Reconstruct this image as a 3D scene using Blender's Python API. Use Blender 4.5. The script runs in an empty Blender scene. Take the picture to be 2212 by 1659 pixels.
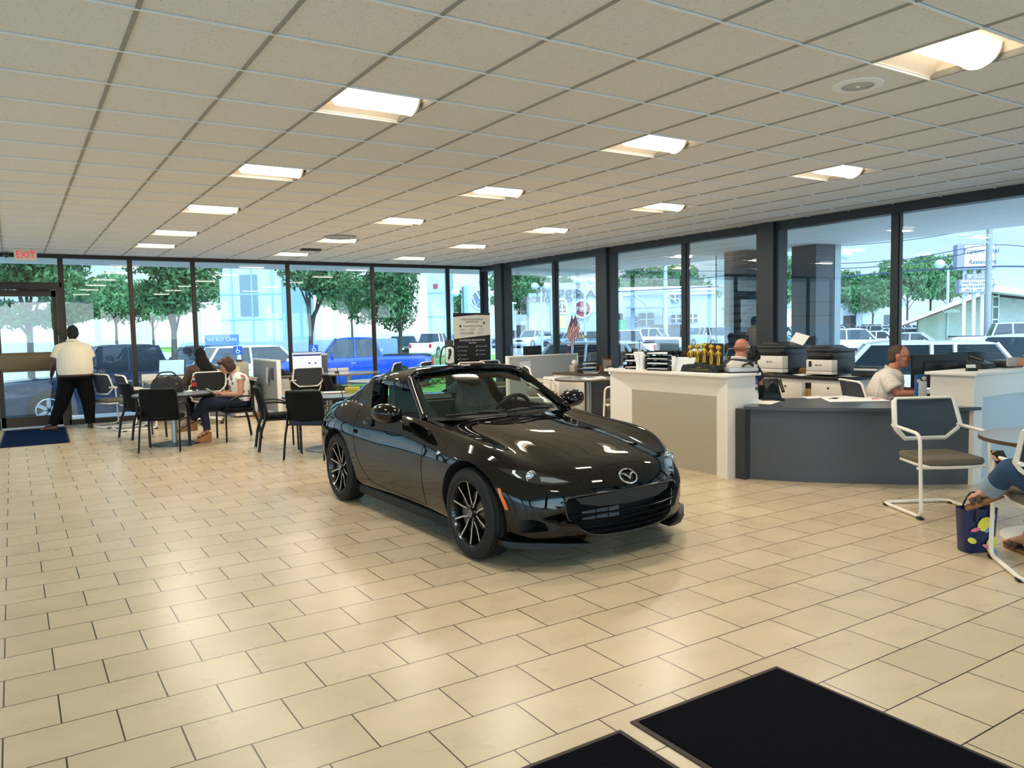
import bpy, bmesh, math, random
from math import sin, cos, pi, radians as rad, hypot, atan2
from mathutils import Vector as V, Matrix as M, Euler, noise
from mathutils.bvhtree import BVHTree
SC = bpy.context.scene
COL = SC.collection
R = random.Random(7)

# ------------------------------------------------------------------ camera
F_PX, YAW, PITCH, ROLL, EYE = 1682.78, -0.569012, -0.0713261, 0.020302, 1.575
ZC = 3.054                                    # ceiling height
def cam_rot():
    a, b, c = YAW, PITCH, ROLL
    return M.Rotation(a, 3, 'Z') @ M.Rotation(b, 3, 'X') @ M.Rotation(c, 3, 'Y')
CR = cam_rot()                                # columns: right, forward, up
def ray(u, v):
    return CR @ V(((u - 1106) / F_PX, 1, -(v - 829.5) / F_PX))
def at(u, v, ax, val):                        # the point of the plane axis = val seen at a photo pixel
    d = ray(u, v); o = V((0, 0, EYE))
    return o + d * ((val - o[ax]) / d[ax])
def dep(u, v, D):                             # the point at camera depth D
    return V((0, 0, EYE)) + ray(u, v) * D
cd = bpy.data.cameras.new('camera')
cam = bpy.data.objects.new('camera', cd); COL.objects.link(cam)
m4 = M.Identity(4)
for i in range(3):
    m4[i][0] = CR[i][0]; m4[i][1] = CR[i][2]; m4[i][2] = -CR[i][1]
m4[2][3] = EYE
cam.matrix_world = m4
cd.sensor_fit = 'HORIZONTAL'; cd.sensor_width = 36; cd.lens = 36 * F_PX / 2212
cd.clip_start = 0.05; cd.clip_end = 900
SC.camera = cam

# ------------------------------------------------------------------ materials
MATS = {}
def lin(h):
    if not isinstance(h, str): return tuple(h)
    h = h.lstrip('#'); o = []
    for i in (0, 2, 4):
        c = int(h[i:i+2], 16) / 255
        o.append(c / 12.92 if c <= .04045 else ((c + .055) / 1.055) ** 2.4)
    return tuple(o)
def mat(name, col='#808080', rough=.5, metal=0., coat=0., emit=0., emitcol=None, spec=.5, alpha=1., bump=0., bscale=200., var=0., vscale=8., trans=0.):
    if name in MATS: return MATS[name]
    m = bpy.data.materials.new(name); m.use_nodes = True
    n = m.node_tree.nodes; l = m.node_tree.links; b = n['Principled BSDF']
    c = lin(col)
    b.inputs['Base Color'].default_value = (*c, 1)
    b.inputs['Roughness'].default_value = rough
    b.inputs['Metallic'].default_value = metal
    b.inputs['Coat Weight'].default_value = coat
    b.inputs['Coat Roughness'].default_value = .02
    b.inputs['Specular IOR Level'].default_value = spec
    b.inputs['Alpha'].default_value = alpha
    b.inputs['Transmission Weight'].default_value = trans
    if emit:
        b.inputs['Emission Color'].default_value = (*lin(emitcol or col), 1)
        b.inputs['Emission Strength'].default_value = emit
    if bump or var:
        tc = n.new('ShaderNodeTexCoord')
    if bump:
        t = n.new('ShaderNodeTexNoise'); t.inputs['Scale'].default_value = bscale; t.inputs['Detail'].default_value = 3
        bp = n.new('ShaderNodeBump'); bp.inputs['Strength'].default_value = bump; bp.inputs['Distance'].default_value = .004
        l.new(tc.outputs['Object'], t.inputs['Vector']); l.new(t.outputs['Fac'], bp.inputs['Height']); l.new(bp.outputs['Normal'], b.inputs['Normal'])
    if var:
        t = n.new('ShaderNodeTexNoise'); t.inputs['Scale'].default_value = vscale; t.inputs['Detail'].default_value = 4
        r = n.new('ShaderNodeMix'); r.data_type = 'RGBA'
        r.inputs[6].default_value = (*[x * (1 - var) for x in c], 1); r.inputs[7].default_value = (*[min(1, x * (1 + var)) for x in c], 1)
        l.new(tc.outputs['Object'], t.inputs['Vector']); l.new(t.outputs['Fac'], r.inputs[0]); l.new(r.outputs[2], b.inputs['Base Color'])
    MATS[name] = m
    return m
def glass_mat(name, tint='#ffffff', base=.06, edge=.5, rough=0.):
    if name in MATS: return MATS[name]
    m = bpy.data.materials.new(name); m.use_nodes = True
    n = m.node_tree.nodes; l = m.node_tree.links
    n.remove(n['Principled BSDF']); out = n['Material Output']
    t = n.new('ShaderNodeBsdfTransparent'); t.inputs[0].default_value = (*lin(tint), 1)
    g = n.new('ShaderNodeBsdfGlossy'); g.inputs['Roughness'].default_value = rough
    lw = n.new('ShaderNodeFresnel'); lw.inputs['IOR'].default_value = 1.5
    ma = n.new('ShaderNodeMath'); ma.operation = 'MULTIPLY_ADD'; ma.inputs[1].default_value = edge; ma.inputs[2].default_value = base; ma.use_clamp = True
    mx = n.new('ShaderNodeMixShader')
    l.new(lw.outputs[0], ma.inputs[0]); l.new(ma.outputs[0], mx.inputs[0]); l.new(t.outputs[0], mx.inputs[1]); l.new(g.outputs[0], mx.inputs[2])
    l.new(mx.outputs[0], out.inputs[0])
    MATS[name] = m
    return m
def paint_mat(name='vehicle_paint', rough=.25):
    """car paint whose colour is the object's own colour (one material for all the cars of the lot)"""
    if name in MATS: return MATS[name]
    m = mat(name, '#ffffff', rough, coat=.6)
    n = m.node_tree.nodes; oi = n.new('ShaderNodeObjectInfo')
    m.node_tree.links.new(oi.outputs['Color'], n['Principled BSDF'].inputs['Base Color'])
    return m

# ------------------------------------------------------------------ mesh building
class MB:
    """collects shapes; obj() links them as one mesh object"""
    def __init__(s): s.bm = bmesh.new(); s.mi = 0
    def _add(s, vs, fs, mx=None, smooth=False):
        b = s.bm
        vv = [b.verts.new(mx @ V(v) if mx else v) for v in vs]
        out = []
        for f in fs:
            try:
                fc = b.faces.new([vv[i] for i in f]); fc.material_index = s.mi; fc.smooth = smooth; out.append(fc)
            except ValueError: pass
        return vv, out
    def box(s, x0, x1, y0, y1, z0, z1, bev=0., mx=None, seg=2):
        vs = [(x, y, z) for z in (z0, z1) for y in (y0, y1) for x in (x0, x1)]
        fs = [(0, 2, 3, 1), (4, 5, 7, 6), (0, 1, 5, 4), (2, 6, 7, 3), (0, 4, 6, 2), (1, 3, 7, 5)]
        vv, ff = s._add(vs, fs, mx)
        if bev:
            es = {e for f in ff for e in f.edges}
            r = bmesh.ops.bevel(s.bm, geom=list(es), offset=bev, segments=seg, profile=.5, affect='EDGES')
            for f in r['faces']: f.material_index = s.mi; f.smooth = True
        return s
    def cbox(s, c, d, bev=0., rz=0., mx=None):
        m = M.Translation(c) @ M.Rotation(rz, 4, 'Z')
        if mx: m = mx @ m
        return s.box(-d[0]/2, d[0]/2, -d[1]/2, d[1]/2, -d[2]/2, d[2]/2, bev, m)
    def loft(s, rings, cap=True, closed=True, smooth=True, mx=None):
        n = len(rings[0]); vs = [p for r in rings for p in r]; fs = []
        for i in range(len(rings) - 1):
            for j in range(n if closed else n - 1):
                k = (j + 1) % n
                fs.append((i*n+j, i*n+k, (i+1)*n+k, (i+1)*n+j))
        s._add(vs, fs, mx, smooth)
        if cap and closed:
            s._add(rings[0], [tuple(range(n))[::-1]], mx); s._add(rings[-1], [tuple(range(n))], mx)
        return s
    def tube(s, pts, r, n=8, cap=True, mx=None, ry=None, up=(0, 0, 1), closed=False):
        """round (or elliptic: r across, ry along 'up') tube through points"""
        pts = [V(p) for p in pts]; rings = []; N = len(pts)
        rs = r if isinstance(r, (list, tuple)) else [r] * N
        rys = ry if isinstance(ry, (list, tuple)) else [ry if ry else None] * N
        pu = V(up)
        for i, p in enumerate(pts):
            if closed: t = pts[(i+1) % N] - pts[i-1]
            else: t = (pts[min(i+1, N-1)] - pts[max(i-1, 0)])
            t.normalize()
            u = pu - t * pu.dot(t)
            if u.length < 1e-4: u = t.orthogonal()
            u.normalize(); w = t.cross(u); pu = u
            a = rs[i]; b = rys[i] or a
            rings.append([p + w * (a * cos(2*pi*k/n)) + u * (b * sin(2*pi*k/n)) for k in range(n)])
        if closed: rings.append(rings[0]); cap = False
        return s.loft(rings, cap=cap, mx=mx)
    def cyl(s, c, r, h, n=24, r2=None, mx=None, axis='z', bev=0.):
        r2 = r if r2 is None else r2
        pr = [(r, 0), (r2, h)]
        if bev: pr = [(r-bev, 0), (r, bev), (r2, h-bev), (r2-bev, h)]
        rot = {'z': M.Identity(4), 'x': M.Rotation(pi/2, 4, 'Y'), 'y': M.Rotation(-pi/2, 4, 'X')}[axis]
        m = M.Translation(c) @ rot
        if mx: m = mx @ m
        return s.lathe(pr, n, m)
    def lathe(s, prof, n=24, mx=None, cap=True):
        rings = [[V((r*cos(2*pi*k/n), r*sin(2*pi*k/n), z)) for k in range(n)] for r, z in prof]
        return s.loft(rings, cap=cap, mx=mx)
    def ball(s, c, r, n=12, m=8, mx=None):
        r = (r, r, r) if not isinstance(r, (tuple, list)) else r
        rings = []
        for i in range(m+1):
            a = -pi/2 + pi*i/m; q = max(cos(a), 1e-3)
            rings.append([V((c[0]+r[0]*q*cos(2*pi*k/n), c[1]+r[1]*q*sin(2*pi*k/n), c[2]+r[2]*sin(a))) for k in range(n)])
        return s.loft(rings, mx=mx)
    def prism(s, poly, z0, z1, mx=None, bev=0., axis='z'):
        """polygon in the plane across 'axis', extruded along it"""
        f = {'z': lambda a, b, c: V((a, b, c)), 'y': lambda a, b, c: V((a, c, b)), 'x': lambda a, b, c: V((c, a, b))}[axis]
        n = len(poly)
        vs = [f(a, b, z0) for a, b in poly] + [f(a, b, z1) for a, b in poly]
        fs = [tuple(range(n))[::-1], tuple(range(n, 2*n))] + [(i, (i+1) % n, n+(i+1) % n, n+i) for i in range(n)]
        vv, ff = s._add(vs, fs, mx)
        bmesh.ops.recalc_face_normals(s.bm, faces=ff)
        if bev:
            es = {e for q in ff[:2] for e in q.edges}
            r = bmesh.ops.bevel(s.bm, geom=list(es), offset=bev, segments=2, profile=.5, affect='EDGES')
            for q in r['faces']: q.material_index = s.mi; q.smooth = True
        return s
    def quad(s, *p, mx=None): s._add(p, [tuple(range(len(p)))], mx); return s
    def obj(s, name, m, parent=None, angle=35, fix=True, loc=None):
        if fix: bmesh.ops.recalc_face_normals(s.bm, faces=s.bm.faces)
        me = bpy.data.meshes.new(name); s.bm.to_mesh(me); s.bm.free()
        for q in (m if isinstance(m, (list, tuple)) else [m]): me.materials.append(q)
        if angle:
            me.shade_smooth(); me.set_sharp_from_angle(angle=rad(angle))
        o = bpy.data.objects.new(name, me); COL.objects.link(o)
        if parent: o.parent = parent
        if loc is not None: o.location = loc
        return o
def thing(name, label, cat, loc=(0, 0, 0), rz=0., group=None):
    o = bpy.data.objects.new(name, None); COL.objects.link(o)
    o.location = loc; o.rotation_euler = (0, 0, rz); o.empty_display_size = .1
    return tag(o, label, cat, group)
def tag(o, label, cat, group=None):
    o['label'] = label; o['category'] = cat
    if group: o['group'] = group
    return o
def struct(o): o['kind'] = 'structure'; return o
KIDS = {}
def dup(root, loc, rz, label=None, group=None, scale=None):
    r = root.copy(); COL.objects.link(r); r.location = loc; r.rotation_euler = (0, 0, rz)
    if label: r['label'] = label
    if group: r['group'] = group
    if scale: r.scale = scale
    def rec(a, b):
        for ch in [o for o in KID_LIST(a)]:
            c = ch.copy(); COL.objects.link(c); c.parent = b; KIDS.setdefault(b.name, []).append(c); rec(ch, c)
    rec(root, r)
    return r
def KID_LIST(a): return list(a.children) if a.children else KIDS.get(a.name, [])
def arc(cx, cy, r, a0, a1, n=12):
    return [(cx + r*cos(a0+(a1-a0)*i/n), cy + r*sin(a0+(a1-a0)*i/n)) for i in range(n+1)]
def rrect(w, h, r, n=4):
    o = []
    for sx, sy, a in ((1, 1, 0), (-1, 1, pi/2), (-1, -1, pi), (1, -1, 3*pi/2)):
        o += arc(sx*(w/2-r), sy*(h/2-r), r, a, a+pi/2, n)
    return o
def fillet(pts, r, n=5):
    """3-D polyline with rounded corners"""
    pts = [V(p) for p in pts]; o = [pts[0]]
    for i in range(1, len(pts)-1):
        a, b, c = pts[i-1], pts[i], pts[i+1]
        d1 = (a-b); d2 = (c-b); k = min(r, d1.length*.45, d2.length*.45)
        p = b + d1.normalized()*k; q = b + d2.normalized()*k
        for j in range(n+1):
            t = j/n; o.append(p*(1-t)**2 + b*2*t*(1-t) + q*t*t)
    return o + [pts[-1]]
def spline(xs, ys):
    """monotone-ish cubic through (xs, ys)"""
    n = len(xs); d = [(ys[i+1]-ys[i])/(xs[i+1]-xs[i]) for i in range(n-1)]
    m = [d[0]] + [0 if d[i-1]*d[i] <= 0 else (d[i-1]+d[i])/2 for i in range(1, n-1)] + [d[-1]]
    def f(x):
        if x <= xs[0]: return ys[0]
        if x >= xs[-1]: return ys[-1]
        i = 0
        while x > xs[i+1]: i += 1
        h = xs[i+1]-xs[i]; t = (x-xs[i])/h
        return (ys[i]*(1+2*t)*(1-t)**2 + m[i]*h*t*(1-t)**2 + ys[i+1]*t*t*(3-2*t) + m[i+1]*h*t*t*(t-1))
    return f
def text(body, name, m, parent=None, size=.1, loc=(0, 0, 0), rot=(pi/2, 0, 0), ext=.0008, align='CENTER', xs=1., sh=0.):
    cu = bpy.data.curves.new(name, 'FONT'); cu.body = body; cu.size = size; cu.extrude = ext
    cu.align_x = align; cu.align_y = 'CENTER'; cu.resolution_u = 3; cu.shear = sh
    cu.materials.append(m)
    tmp = bpy.data.objects.new('lettering_tmp', cu); COL.objects.link(tmp)
    bpy.context.view_layer.update()
    me = bpy.data.meshes.new_from_object(tmp.evaluated_get(bpy.context.evaluated_depsgraph_get()))
    bpy.data.objects.remove(tmp); bpy.data.curves.remove(cu)
    o = bpy.data.objects.new(name, me); COL.objects.link(o)
    o.location = loc; o.rotation_euler = rot; o.scale = (xs, 1, 1)
    if parent: o.parent = parent
    return o

def bake(o, angle=30):
    """apply an object's modifiers"""
    bpy.context.view_layer.update()
    me = bpy.data.meshes.new_from_object(o.evaluated_get(bpy.context.evaluated_depsgraph_get()))
    o.modifiers.clear(); old = o.data; me.name = old.name; o.data = me
    if angle: me.shade_smooth(); me.set_sharp_from_angle(angle=rad(angle))
    return o
def cut(o, cutters):
    for c in cutters:
        m = o.modifiers.new('cut', 'BOOLEAN'); m.object = c; m.operation = 'DIFFERENCE'; m.solver = 'EXACT'
        m.material_mode = 'TRANSFER'
    bake(o)
    for c in cutters: bpy.data.objects.remove(c)
    return o
def crspl(P, n):
    """n points along a Catmull-Rom curve through the points P, by chord length"""
    P = [V(p) for p in P]; L = [0]
    for i in range(1, len(P)): L.append(L[-1] + max(1e-6, (P[i]-P[i-1]).length) ** .6)
    T = []
    for i in range(len(P)):
        a, b = max(i-1, 0), min(i+1, len(P)-1)
        T.append((P[b]-P[a]) / (L[b]-L[a]))
    out = []
    for k in range(n):
        s = L[-1]*k/(n-1); i = 0
        while i < len(P)-2 and s > L[i+1]: i += 1
        h = L[i+1]-L[i]; t = (s-L[i])/h
        out.append(P[i]*((1+2*t)*(1-t)**2) + T[i]*(h*t*(1-t)**2) + P[i+1]*(t*t*(3-2*t)) + T[i+1]*(h*t*t*(t-1)))
    return out
LAMP = 22.0
# ------------------------------------------------------------------ the room
XR, YB, XL, YF = 9.5, 16.05, -5.0, 0.7
bronze = mat('bronze_anodised_frame', '#3a2f24', .45, metal=.3)
dkframe = mat('dark_painted_frame', '#23282b', .5)
pane_m = glass_mat('window_glass', '#eef7fa', .05, .32)

def floor_mat():
    m = mat('stone_floor_tile', '#cdb793', .3)
    n = m.node_tree.nodes; l = m.node_tree.links; b = n['Principled BSDF']
    tc = n.new('ShaderNodeTexCoord'); mp = n.new('ShaderNodeMapping')
    mp.inputs['Location'].default_value = (-.0857, -3.2988, 0)
    br = n.new('ShaderNodeTexBrick'); br.offset = .5; br.offset_frequency = 2; br.squash = 1
    br.inputs['Scale'].default_value = 1; br.inputs['Mortar Size'].default_value = .0033; br.inputs['Mortar Smooth'].default_value = .1
    br.inputs['Brick Width'].default_value = .4035; br.inputs['Row Height'].default_value = .30625; br.inputs['Bias'].default_value = -.1
    br.inputs['Color1'].default_value = (*lin('#cfbb9b'), 1); br.inputs['Color2'].default_value = (*lin('#c4b090'), 1); br.inputs['Mortar'].default_value = (*lin('#2a2016'), 1)
    l.new(tc.outputs['Object'], mp.inputs[0]); l.new(mp.outputs[0], br.inputs['Vector'])
    ns = n.new('ShaderNodeTexNoise'); ns.inputs['Scale'].default_value = 3.5; ns.inputs['Detail'].default_value = 3; ns.inputs['Roughness'].default_value = .5
    mp2 = n.new('ShaderNodeMapping'); mp2.inputs['Scale'].default_value = (.8, 1.3, 1)
    l.new(tc.outputs['Object'], mp2.inputs[0]); l.new(mp2.outputs[0], ns.inputs['Vector'])
    rp = n.new('ShaderNodeMapRange'); rp.inputs[1].default_value = .3; rp.inputs[2].default_value = .75; rp.inputs[3].default_value = .93; rp.inputs[4].default_value = 1.05
    l.new(ns.outputs['Fac'], rp.inputs[0])
    mx = n.new('ShaderNodeMix'); mx.data_type = 'RGBA'; mx.blend_type = 'MULTIPLY'; mx.inputs[0].default_value = 1
    l.new(br.outputs['Color'], mx.inputs[6]); l.new(rp.outputs[0], mx.inputs[7]); l.new(mx.outputs[2], b.inputs['Base Color'])
    r2 = n.new('ShaderNodeMapRange'); r2.inputs[3].default_value = .25; r2.inputs[4].default_value = .31
    l.new(ns.outputs['Fac'], r2.inputs[0]); l.new(r2.outputs[0], b.inputs['Roughness'])
    bp = n.new('ShaderNodeBump'); bp.inputs['Strength'].default_value = .5; bp.inputs['Distance'].default_value = .002; bp.invert = True
    l.new(br.outputs['Fac'], bp.inputs['Height']); l.new(bp.outputs[0], b.inputs['Normal'])
    b.inputs['Specular IOR Level'].default_value = .45
    return m
b = MB(); b.box(XL, XR+.05, -1.4, YB+.05, -.12, 0)
struct(b.obj('floor', floor_mat(), angle=0))

# ceiling: lay-in tiles in a tee grid, cells with a light left open
GX0, GY0, T = 0.5606, 3.9418, .6096
def cell(i, j): return GX0 + T*j, GY0 + T*i        # corner (row i, column j)
LIGHT_CELLS = {}
for row, jj in ((0, 2), (1, 6), (2, 10), (3, -2)):
    base = {0: 1, 1: 0, 2: -3, 3: 1}[row]
    LIGHT_CELLS[row] = jj
def lc():                                          # filled in below from measured positions
    px = [(812, 222), (590, 367), (465, 447), (383, 497), (330, 533), (1412, 312), (1075, 415), (873, 476), (735, 516), (632, 545),
          (2070, 112), (1805, 369), (1430, 445), (1187, 496), (1015, 531), (895, 556)]
    out = []
    for u, v in px:
        p = at(u, v, 2, ZC); out.append((math.floor((p.y-GY0)/T), math.floor((p.x-GX0)/T)))
    return out
def tile_mat():
    m = mat('mineral_fibre_ceiling_tile', '#ddd9d0', .9)
    n = m.node_tree.nodes; l = m.node_tree.links; b = n['Principled BSDF']
    tc = n.new('ShaderNodeTexCoord')
    v = n.new('ShaderNodeTexNoise'); v.inputs['Scale'].default_value = 70; v.inputs['Detail'].default_value = 4; v.inputs['Roughness'].default_value = .7
    l.new(tc.outputs['Object'], v.inputs['Vector'])
    r = n.new('ShaderNodeMapRange'); r.inputs[1].default_value = .33; r.inputs[2].default_value = .42; r.inputs[3].default_value = .7; r.inputs[4].default_value = 1
    l.new(v.outputs['Fac'], r.inputs[0])
    mx = n.new('ShaderNodeMix'); mx.data_type = 'RGBA'; mx.blend_type = 'MULTIPLY'; mx.inputs[0].default_value = 1
    mx.inputs[6].default_value = (*lin('#f0eee8'), 1); l.new(r.outputs[0], mx.inputs[7]); l.new(mx.outputs[2], b.inputs['Base Color'])
    bp = n.new('ShaderNodeBump'); bp.inputs['Strength'].default_value = .25; bp.inputs['Distance'].default_value = .002
    l.new(v.outputs['Fac'], bp.inputs['Height']); l.new(bp.outputs[0], b.inputs['Normal'])
    return m
CELLS = lc()
EXTRA = [(13, -3), (-4, 2), (-7, 6)]  # unseen troffers, added mainly to brighten the floor near the entry
ALL_L = CELLS + [c for c in EXTRA if c not in CELLS]
b = MB()
i0, i1, j0, j1 = -9, 20, -9, 15
for i in range(i0, i1):
    for j in range(j0, j1):
        if (i, j) in ALL_L: continue
        x, y = cell(i, j)
        xa, xb, ya, yb = max(x, XL), min(x+T, XR), max(y, -1.4), min(y+T, YB)
        if xb - xa < .02 or yb - ya < .02: continue
        g = .011
        b.quad((xa+g, ya+g, ZC-.006), (xb-g, ya+g, ZC-.006), (xb-g, yb-g, ZC-.006), (xa+g, yb-g, ZC-.006))
        b.quad((xa+g, ya+g, ZC-.006), (xb-g, ya+g, ZC-.006), (xb-g, ya+g, ZC+.02), (xa+g, ya+g, ZC+.02))
        b.quad((xa+g, ya+g, ZC-.006), (xa+g, yb-g, ZC-.006), (xa+g, yb-g, ZC+.02), (xa+g, ya+g, ZC+.02))
ceil = struct(b.obj('ceiling', tile_mat(), angle=0, fix=False))
b = MB()
for i in range(i0, i1+1):
    y = GY0 + T*i
    if -1.4 < y < YB: b.box(XL, XR, y-.006, y+.006, ZC-.0165, ZC+.03)
b.obj('tee_grid', mat('tee_daylit_white', '#fbfaf6', .5), ceil, angle=0)  # whiter than the runners: daylight on these edges is put into the colour
b = MB()
for j in range(j0, j1+1):
    x = GX0 + T*j
    if XL < x < XR: b.box(x-.010, x+.010, -1.4, YB, ZC-.0125, ZC+.03)
b.obj('main_runner', mat('runner_shaded_grey', '#a29e92', .6), ceil, angle=0)  # greyer than the cross tees: their shaded look is put into the colour
b = MB(); b.box(XL-.1, XR+.3, -1.5, YB+.3, ZC+.32, ZC+.45)
struct(b.obj('roof', mat('roof_deck', '#8a8880', .9), angle=0))

def light_mesh():
    t = thing('ceiling_light', 'light', 'ceiling light', (0, 0, 0), 0, 'recessed troffer lights in the ceiling')
    w = mat('warm_white_reflector', '#fdf0dc', .55)
    h = T/2
    b = MB()                                        # sloping reflector pan, open at the bottom
    o = [(-h, -h), (h, -h), (h, h), (-h, h)]
    k = h*.62; kk = h*.9
    inn = [(-kk, -k), (kk, -k), (kk, k), (-kk, k)]
    for a in range(4):
        c = (a+1) % 4
        b.quad((*o[a], 0), (*o[c], 0), (*inn[c], .075), (*inn[a], .075))
    b.quad(*[(*p, .075) for p in inn])
    b.obj('reflector', w, t, angle=0)
    b = MB()
    rings = []
    for x in (-.262, -.25, .25, .262):
        s = .9 if abs(x) > .255 else 1
        rings.append([V((x, .118*s*cos(a), .07 - .105*s*sin(a))) for a in [pi*q/14 for q in range(15)]])
    b.loft(rings, cap=True, closed=True)
    d = b.obj('diffuser', mat('lit_diffuser', '#fff2dc', .5, emit=3.0, emitcol='#fff0da'), t)
    b = MB()
    for x in (.262,):
        r1 = [V((x, .128*cos(a), .072 - .113*sin(a))) for a in [pi*q/14 for q in range(15)]]
        b.loft([r1, [p + V((.013, 0, 0)) for p in r1]])
    b.obj('end_cap', mat('white_metal_cap', '#efe6d6', .5), t)
    b = MB()
    for a in range(4):
        c = (a+1) % 4
        p, q = V((*o[a], 0)), V((*o[c], 0)); n = (-p-q).normalized()*.014
        b.quad(p + V((0, 0, -.004)), q + V((0, 0, -.004)), q+n + V((0, 0, -.004)), p+n + V((0, 0, -.004)))
    b.obj('frame', mat('white_metal_cap', '#efe6d6', .5), t, angle=0)
    return t

lamp0 = light_mesh()
ORD = ['first', 'second', 'third', 'fourth', 'fifth', 'sixth', 'seventh', 'eighth']
rows = {0: ('row toward the exit sign', CELLS[:5]), 1: ('row over the black sports car', CELLS[5:10]), 2: ('row toward the white counters', CELLS[10:])}
done = []
for k in rows:
    nm, cs = rows[k]
    for q, c in enumerate(sorted(cs, key=lambda c: -c[0])):
        done.append((c, f'recessed ceiling light, {ORD[q]} from the back windows, {nm}'))
for q, c in enumerate([c for c in EXTRA if c not in CELLS]):
    done.append((c, f'square recessed ceiling light out of view, {ORD[q] if q < 8 else "ninth"} of those added for brightness'))
for q, (c, lb) in enumerate(done):
    x, y = cell(*c); p = (x+T/2, y+T/2, ZC)
    if q == 0: lamp0.location = p; lamp0['label'] = lb
    else: dup(lamp0, p, 0, lb)
    al = bpy.data.lights.new('troffer_lamp', 'AREA'); al.shape = 'RECTANGLE'; al.size = .5; al.size_y = .17; al.energy = LAMP; al.color = (1, .91, .76)
    ao = bpy.data.objects.new('troffer_lamp', al); COL.objects.link(ao); ao.location = (p[0], p[1], ZC-.038)

# glazed walls ------------------------------------------------------
def glazing(n, ax, pos, a0, a1, z0, z1, m, d=.1, w=.06, open_=()):
    """one framed pane in a wall across axis 'ax' at 'pos', between a0 and a1"""
    def B(b, p0, p1, q0, q1, d0, d1):
        if ax == 'y': b.box(p0, p1, pos+d0, pos+d1, q0, q1)
        else: b.box(pos+d0, pos+d1, p0, p1, q0, q1)
    win = struct(bpy.data.objects.new(f'window_{n}', None)); COL.objects.link(win)
    b = MB()
    B(b, a0, a0+w/2, z0, z1, 0, d); B(b, a1-w/2, a1, z0, z1, 0, d)
    B(b, a0, a1, z1-.07, z1, 0, d); B(b, a0, a1, z0, z0+.09, 0, d)
    B(b, a0, a0+w/2+.012, z0+.09, z1-.07, .03, .06); B(b, a1-w/2-.012, a1, z0+.09, z1-.07, .03, .06)
    b.obj('window_frame', m, win, angle=0)
    b = MB()
    if ax == 'y': b.quad((a0, pos+.05, z0), (a1, pos+.05, z0), (a1, pos+.05, z1), (a0, pos+.05, z1))
    else: b.quad((pos+.05, a0, z0), (pos+.05, a1, z0), (pos+.05, a1, z1), (pos+.05, a0, z1))
    b.obj('window_pane', pane_m, win, angle=0)
    return win
nw = 1
xs = [-5, -3.8, -2.6, -1.45, -.32]
for a, c in zip(xs[:-1], xs[1:]): glazing(nw, 'y', YB, a, c, 0, ZC, bronze); nw += 1
glazing(nw, 'y', YB, -.32, .80, 2.46, ZC, bronze); nw += 1
xs = [.80, 1.92, 3.02, 4.86, 6.72, 8.58, 9.5]
for q, (a, c) in enumerate(zip(xs[:-1], xs[1:])): glazing(nw, 'y', YB, a, c, 0, ZC, bronze if q < 4 else dkframe); nw += 1
ys = [16.05, 15.2, 13.19, 11.5, 9.48, 7.71, 5.78, 3.95, 2.1, .7]
for a, c in zip(ys[:-1], ys[1:]): glazing(nw, 'x', XR, c, a, 0, ZC, dkframe, d=.12, w=.09); nw += 1
for a, c in zip([-1.4, 1.6, 4.6, 7.6, 10.6, 13.4], [1.6, 4.6, 7.6, 10.6, 13.4, 16.05]): glazing(nw, 'x', XL-.1, a, c, 0, ZC, dkframe, w=.3); nw += 1
for a, c in zip([4.2, 6.0, 7.8], [6.0, 7.8, 9.5]): glazing(nw, 'y', YF-.1, a, c, 0, ZC, dkframe, w=.28); nw += 1
for a, c in zip([-5, -2.8, -.6, 1.4, 2.8], [-2.8, -.6, 1.4, 2.8, 4.2]): glazing(nw, 'y', -1.5, a, c, 0, ZC, dkframe, w=.2); nw += 1
b = MB(); b.box(4.1, 4.2, -1.4, .7, 0, ZC)
struct(b.obj('wall_entry', mat('pale_wall', '#cfc8b8', .8), angle=0))
# steel columns standing in the street-side glazing, header over it
for q, y in enumerate([15.2, 11.5, 7.71, 3.95]):
    b = MB(); b.box(XR-.12, XR+.12, y-.15, y+.15, 0, ZC-.02); b.box(XR-.06, XR+.14, y-.2, y+.2, 0, ZC-.02)
    struct(b.obj(f'trim_{q+1}', mat('dark_column_paint', '#272d30', .42), angle=0))
b = MB(); b.box(XR-.05, XR+.13, .7, YB, ZC-.13, ZC+.0)
struct(b.obj('trim_5', dkframe, angle=0))
b = MB(); b.box(XL, XR, YB-.02, YB+.1, ZC-.075, ZC)
struct(b.obj('trim_6', mat('dark_bronze_header', '#2a2119', .5), angle=0))

# the glass exit door in the back wall
door = struct(bpy.data.objects.new('door_1', None)); COL.objects.link(door); door.location = (.24, YB+.03, 0)
b = MB()
b.box(-.56, -.47, -.06, .06, 0, 2.46); b.box(.47, .56, -.06, .06, 0, 2.46); b.box(-.47, .47, -.06, .06, 2.42, 2.53)
b.obj('door_frame', bronze, door, angle=0)
b = MB(); w = .465
b.box(-w, -w+.07, -.025, .025, .02, 2.41); b.box(w-.07, w, -.025, .025, .02, 2.41)
b.box(-w, w, -.025, .025, 2.3, 2.41); b.box(-w, w, -.025, .025, .02, .2)
b.obj('door_leaf', bronze, door, angle=0)
b = MB(); b.box(-w+.07, w-.07, -.005, .005, .2, 2.3); b.obj('door_pane', pane_m, door, angle=0)
b = MB(); b.box(-w, w, -.09, -.03, 1.03, 1.29, .006); b.box(-w+.05, w-.05, -.06, -.02, .99, 1.03); b.box(-w+.05, w-.05, -.06, -.02, 1.29, 1.325)
b.obj('push_bar', mat('tan_push_bar', '#6b5a3c', .5, metal=.2), door)
b = MB(); b.box(-.42, .0, -.13, -.05, 2.42, 2.54, .008); b.tube([(-.1, -.1, 2.42), (.1, -.16, 2.40), (.38, -.07, 2.42)], .012)
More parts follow.
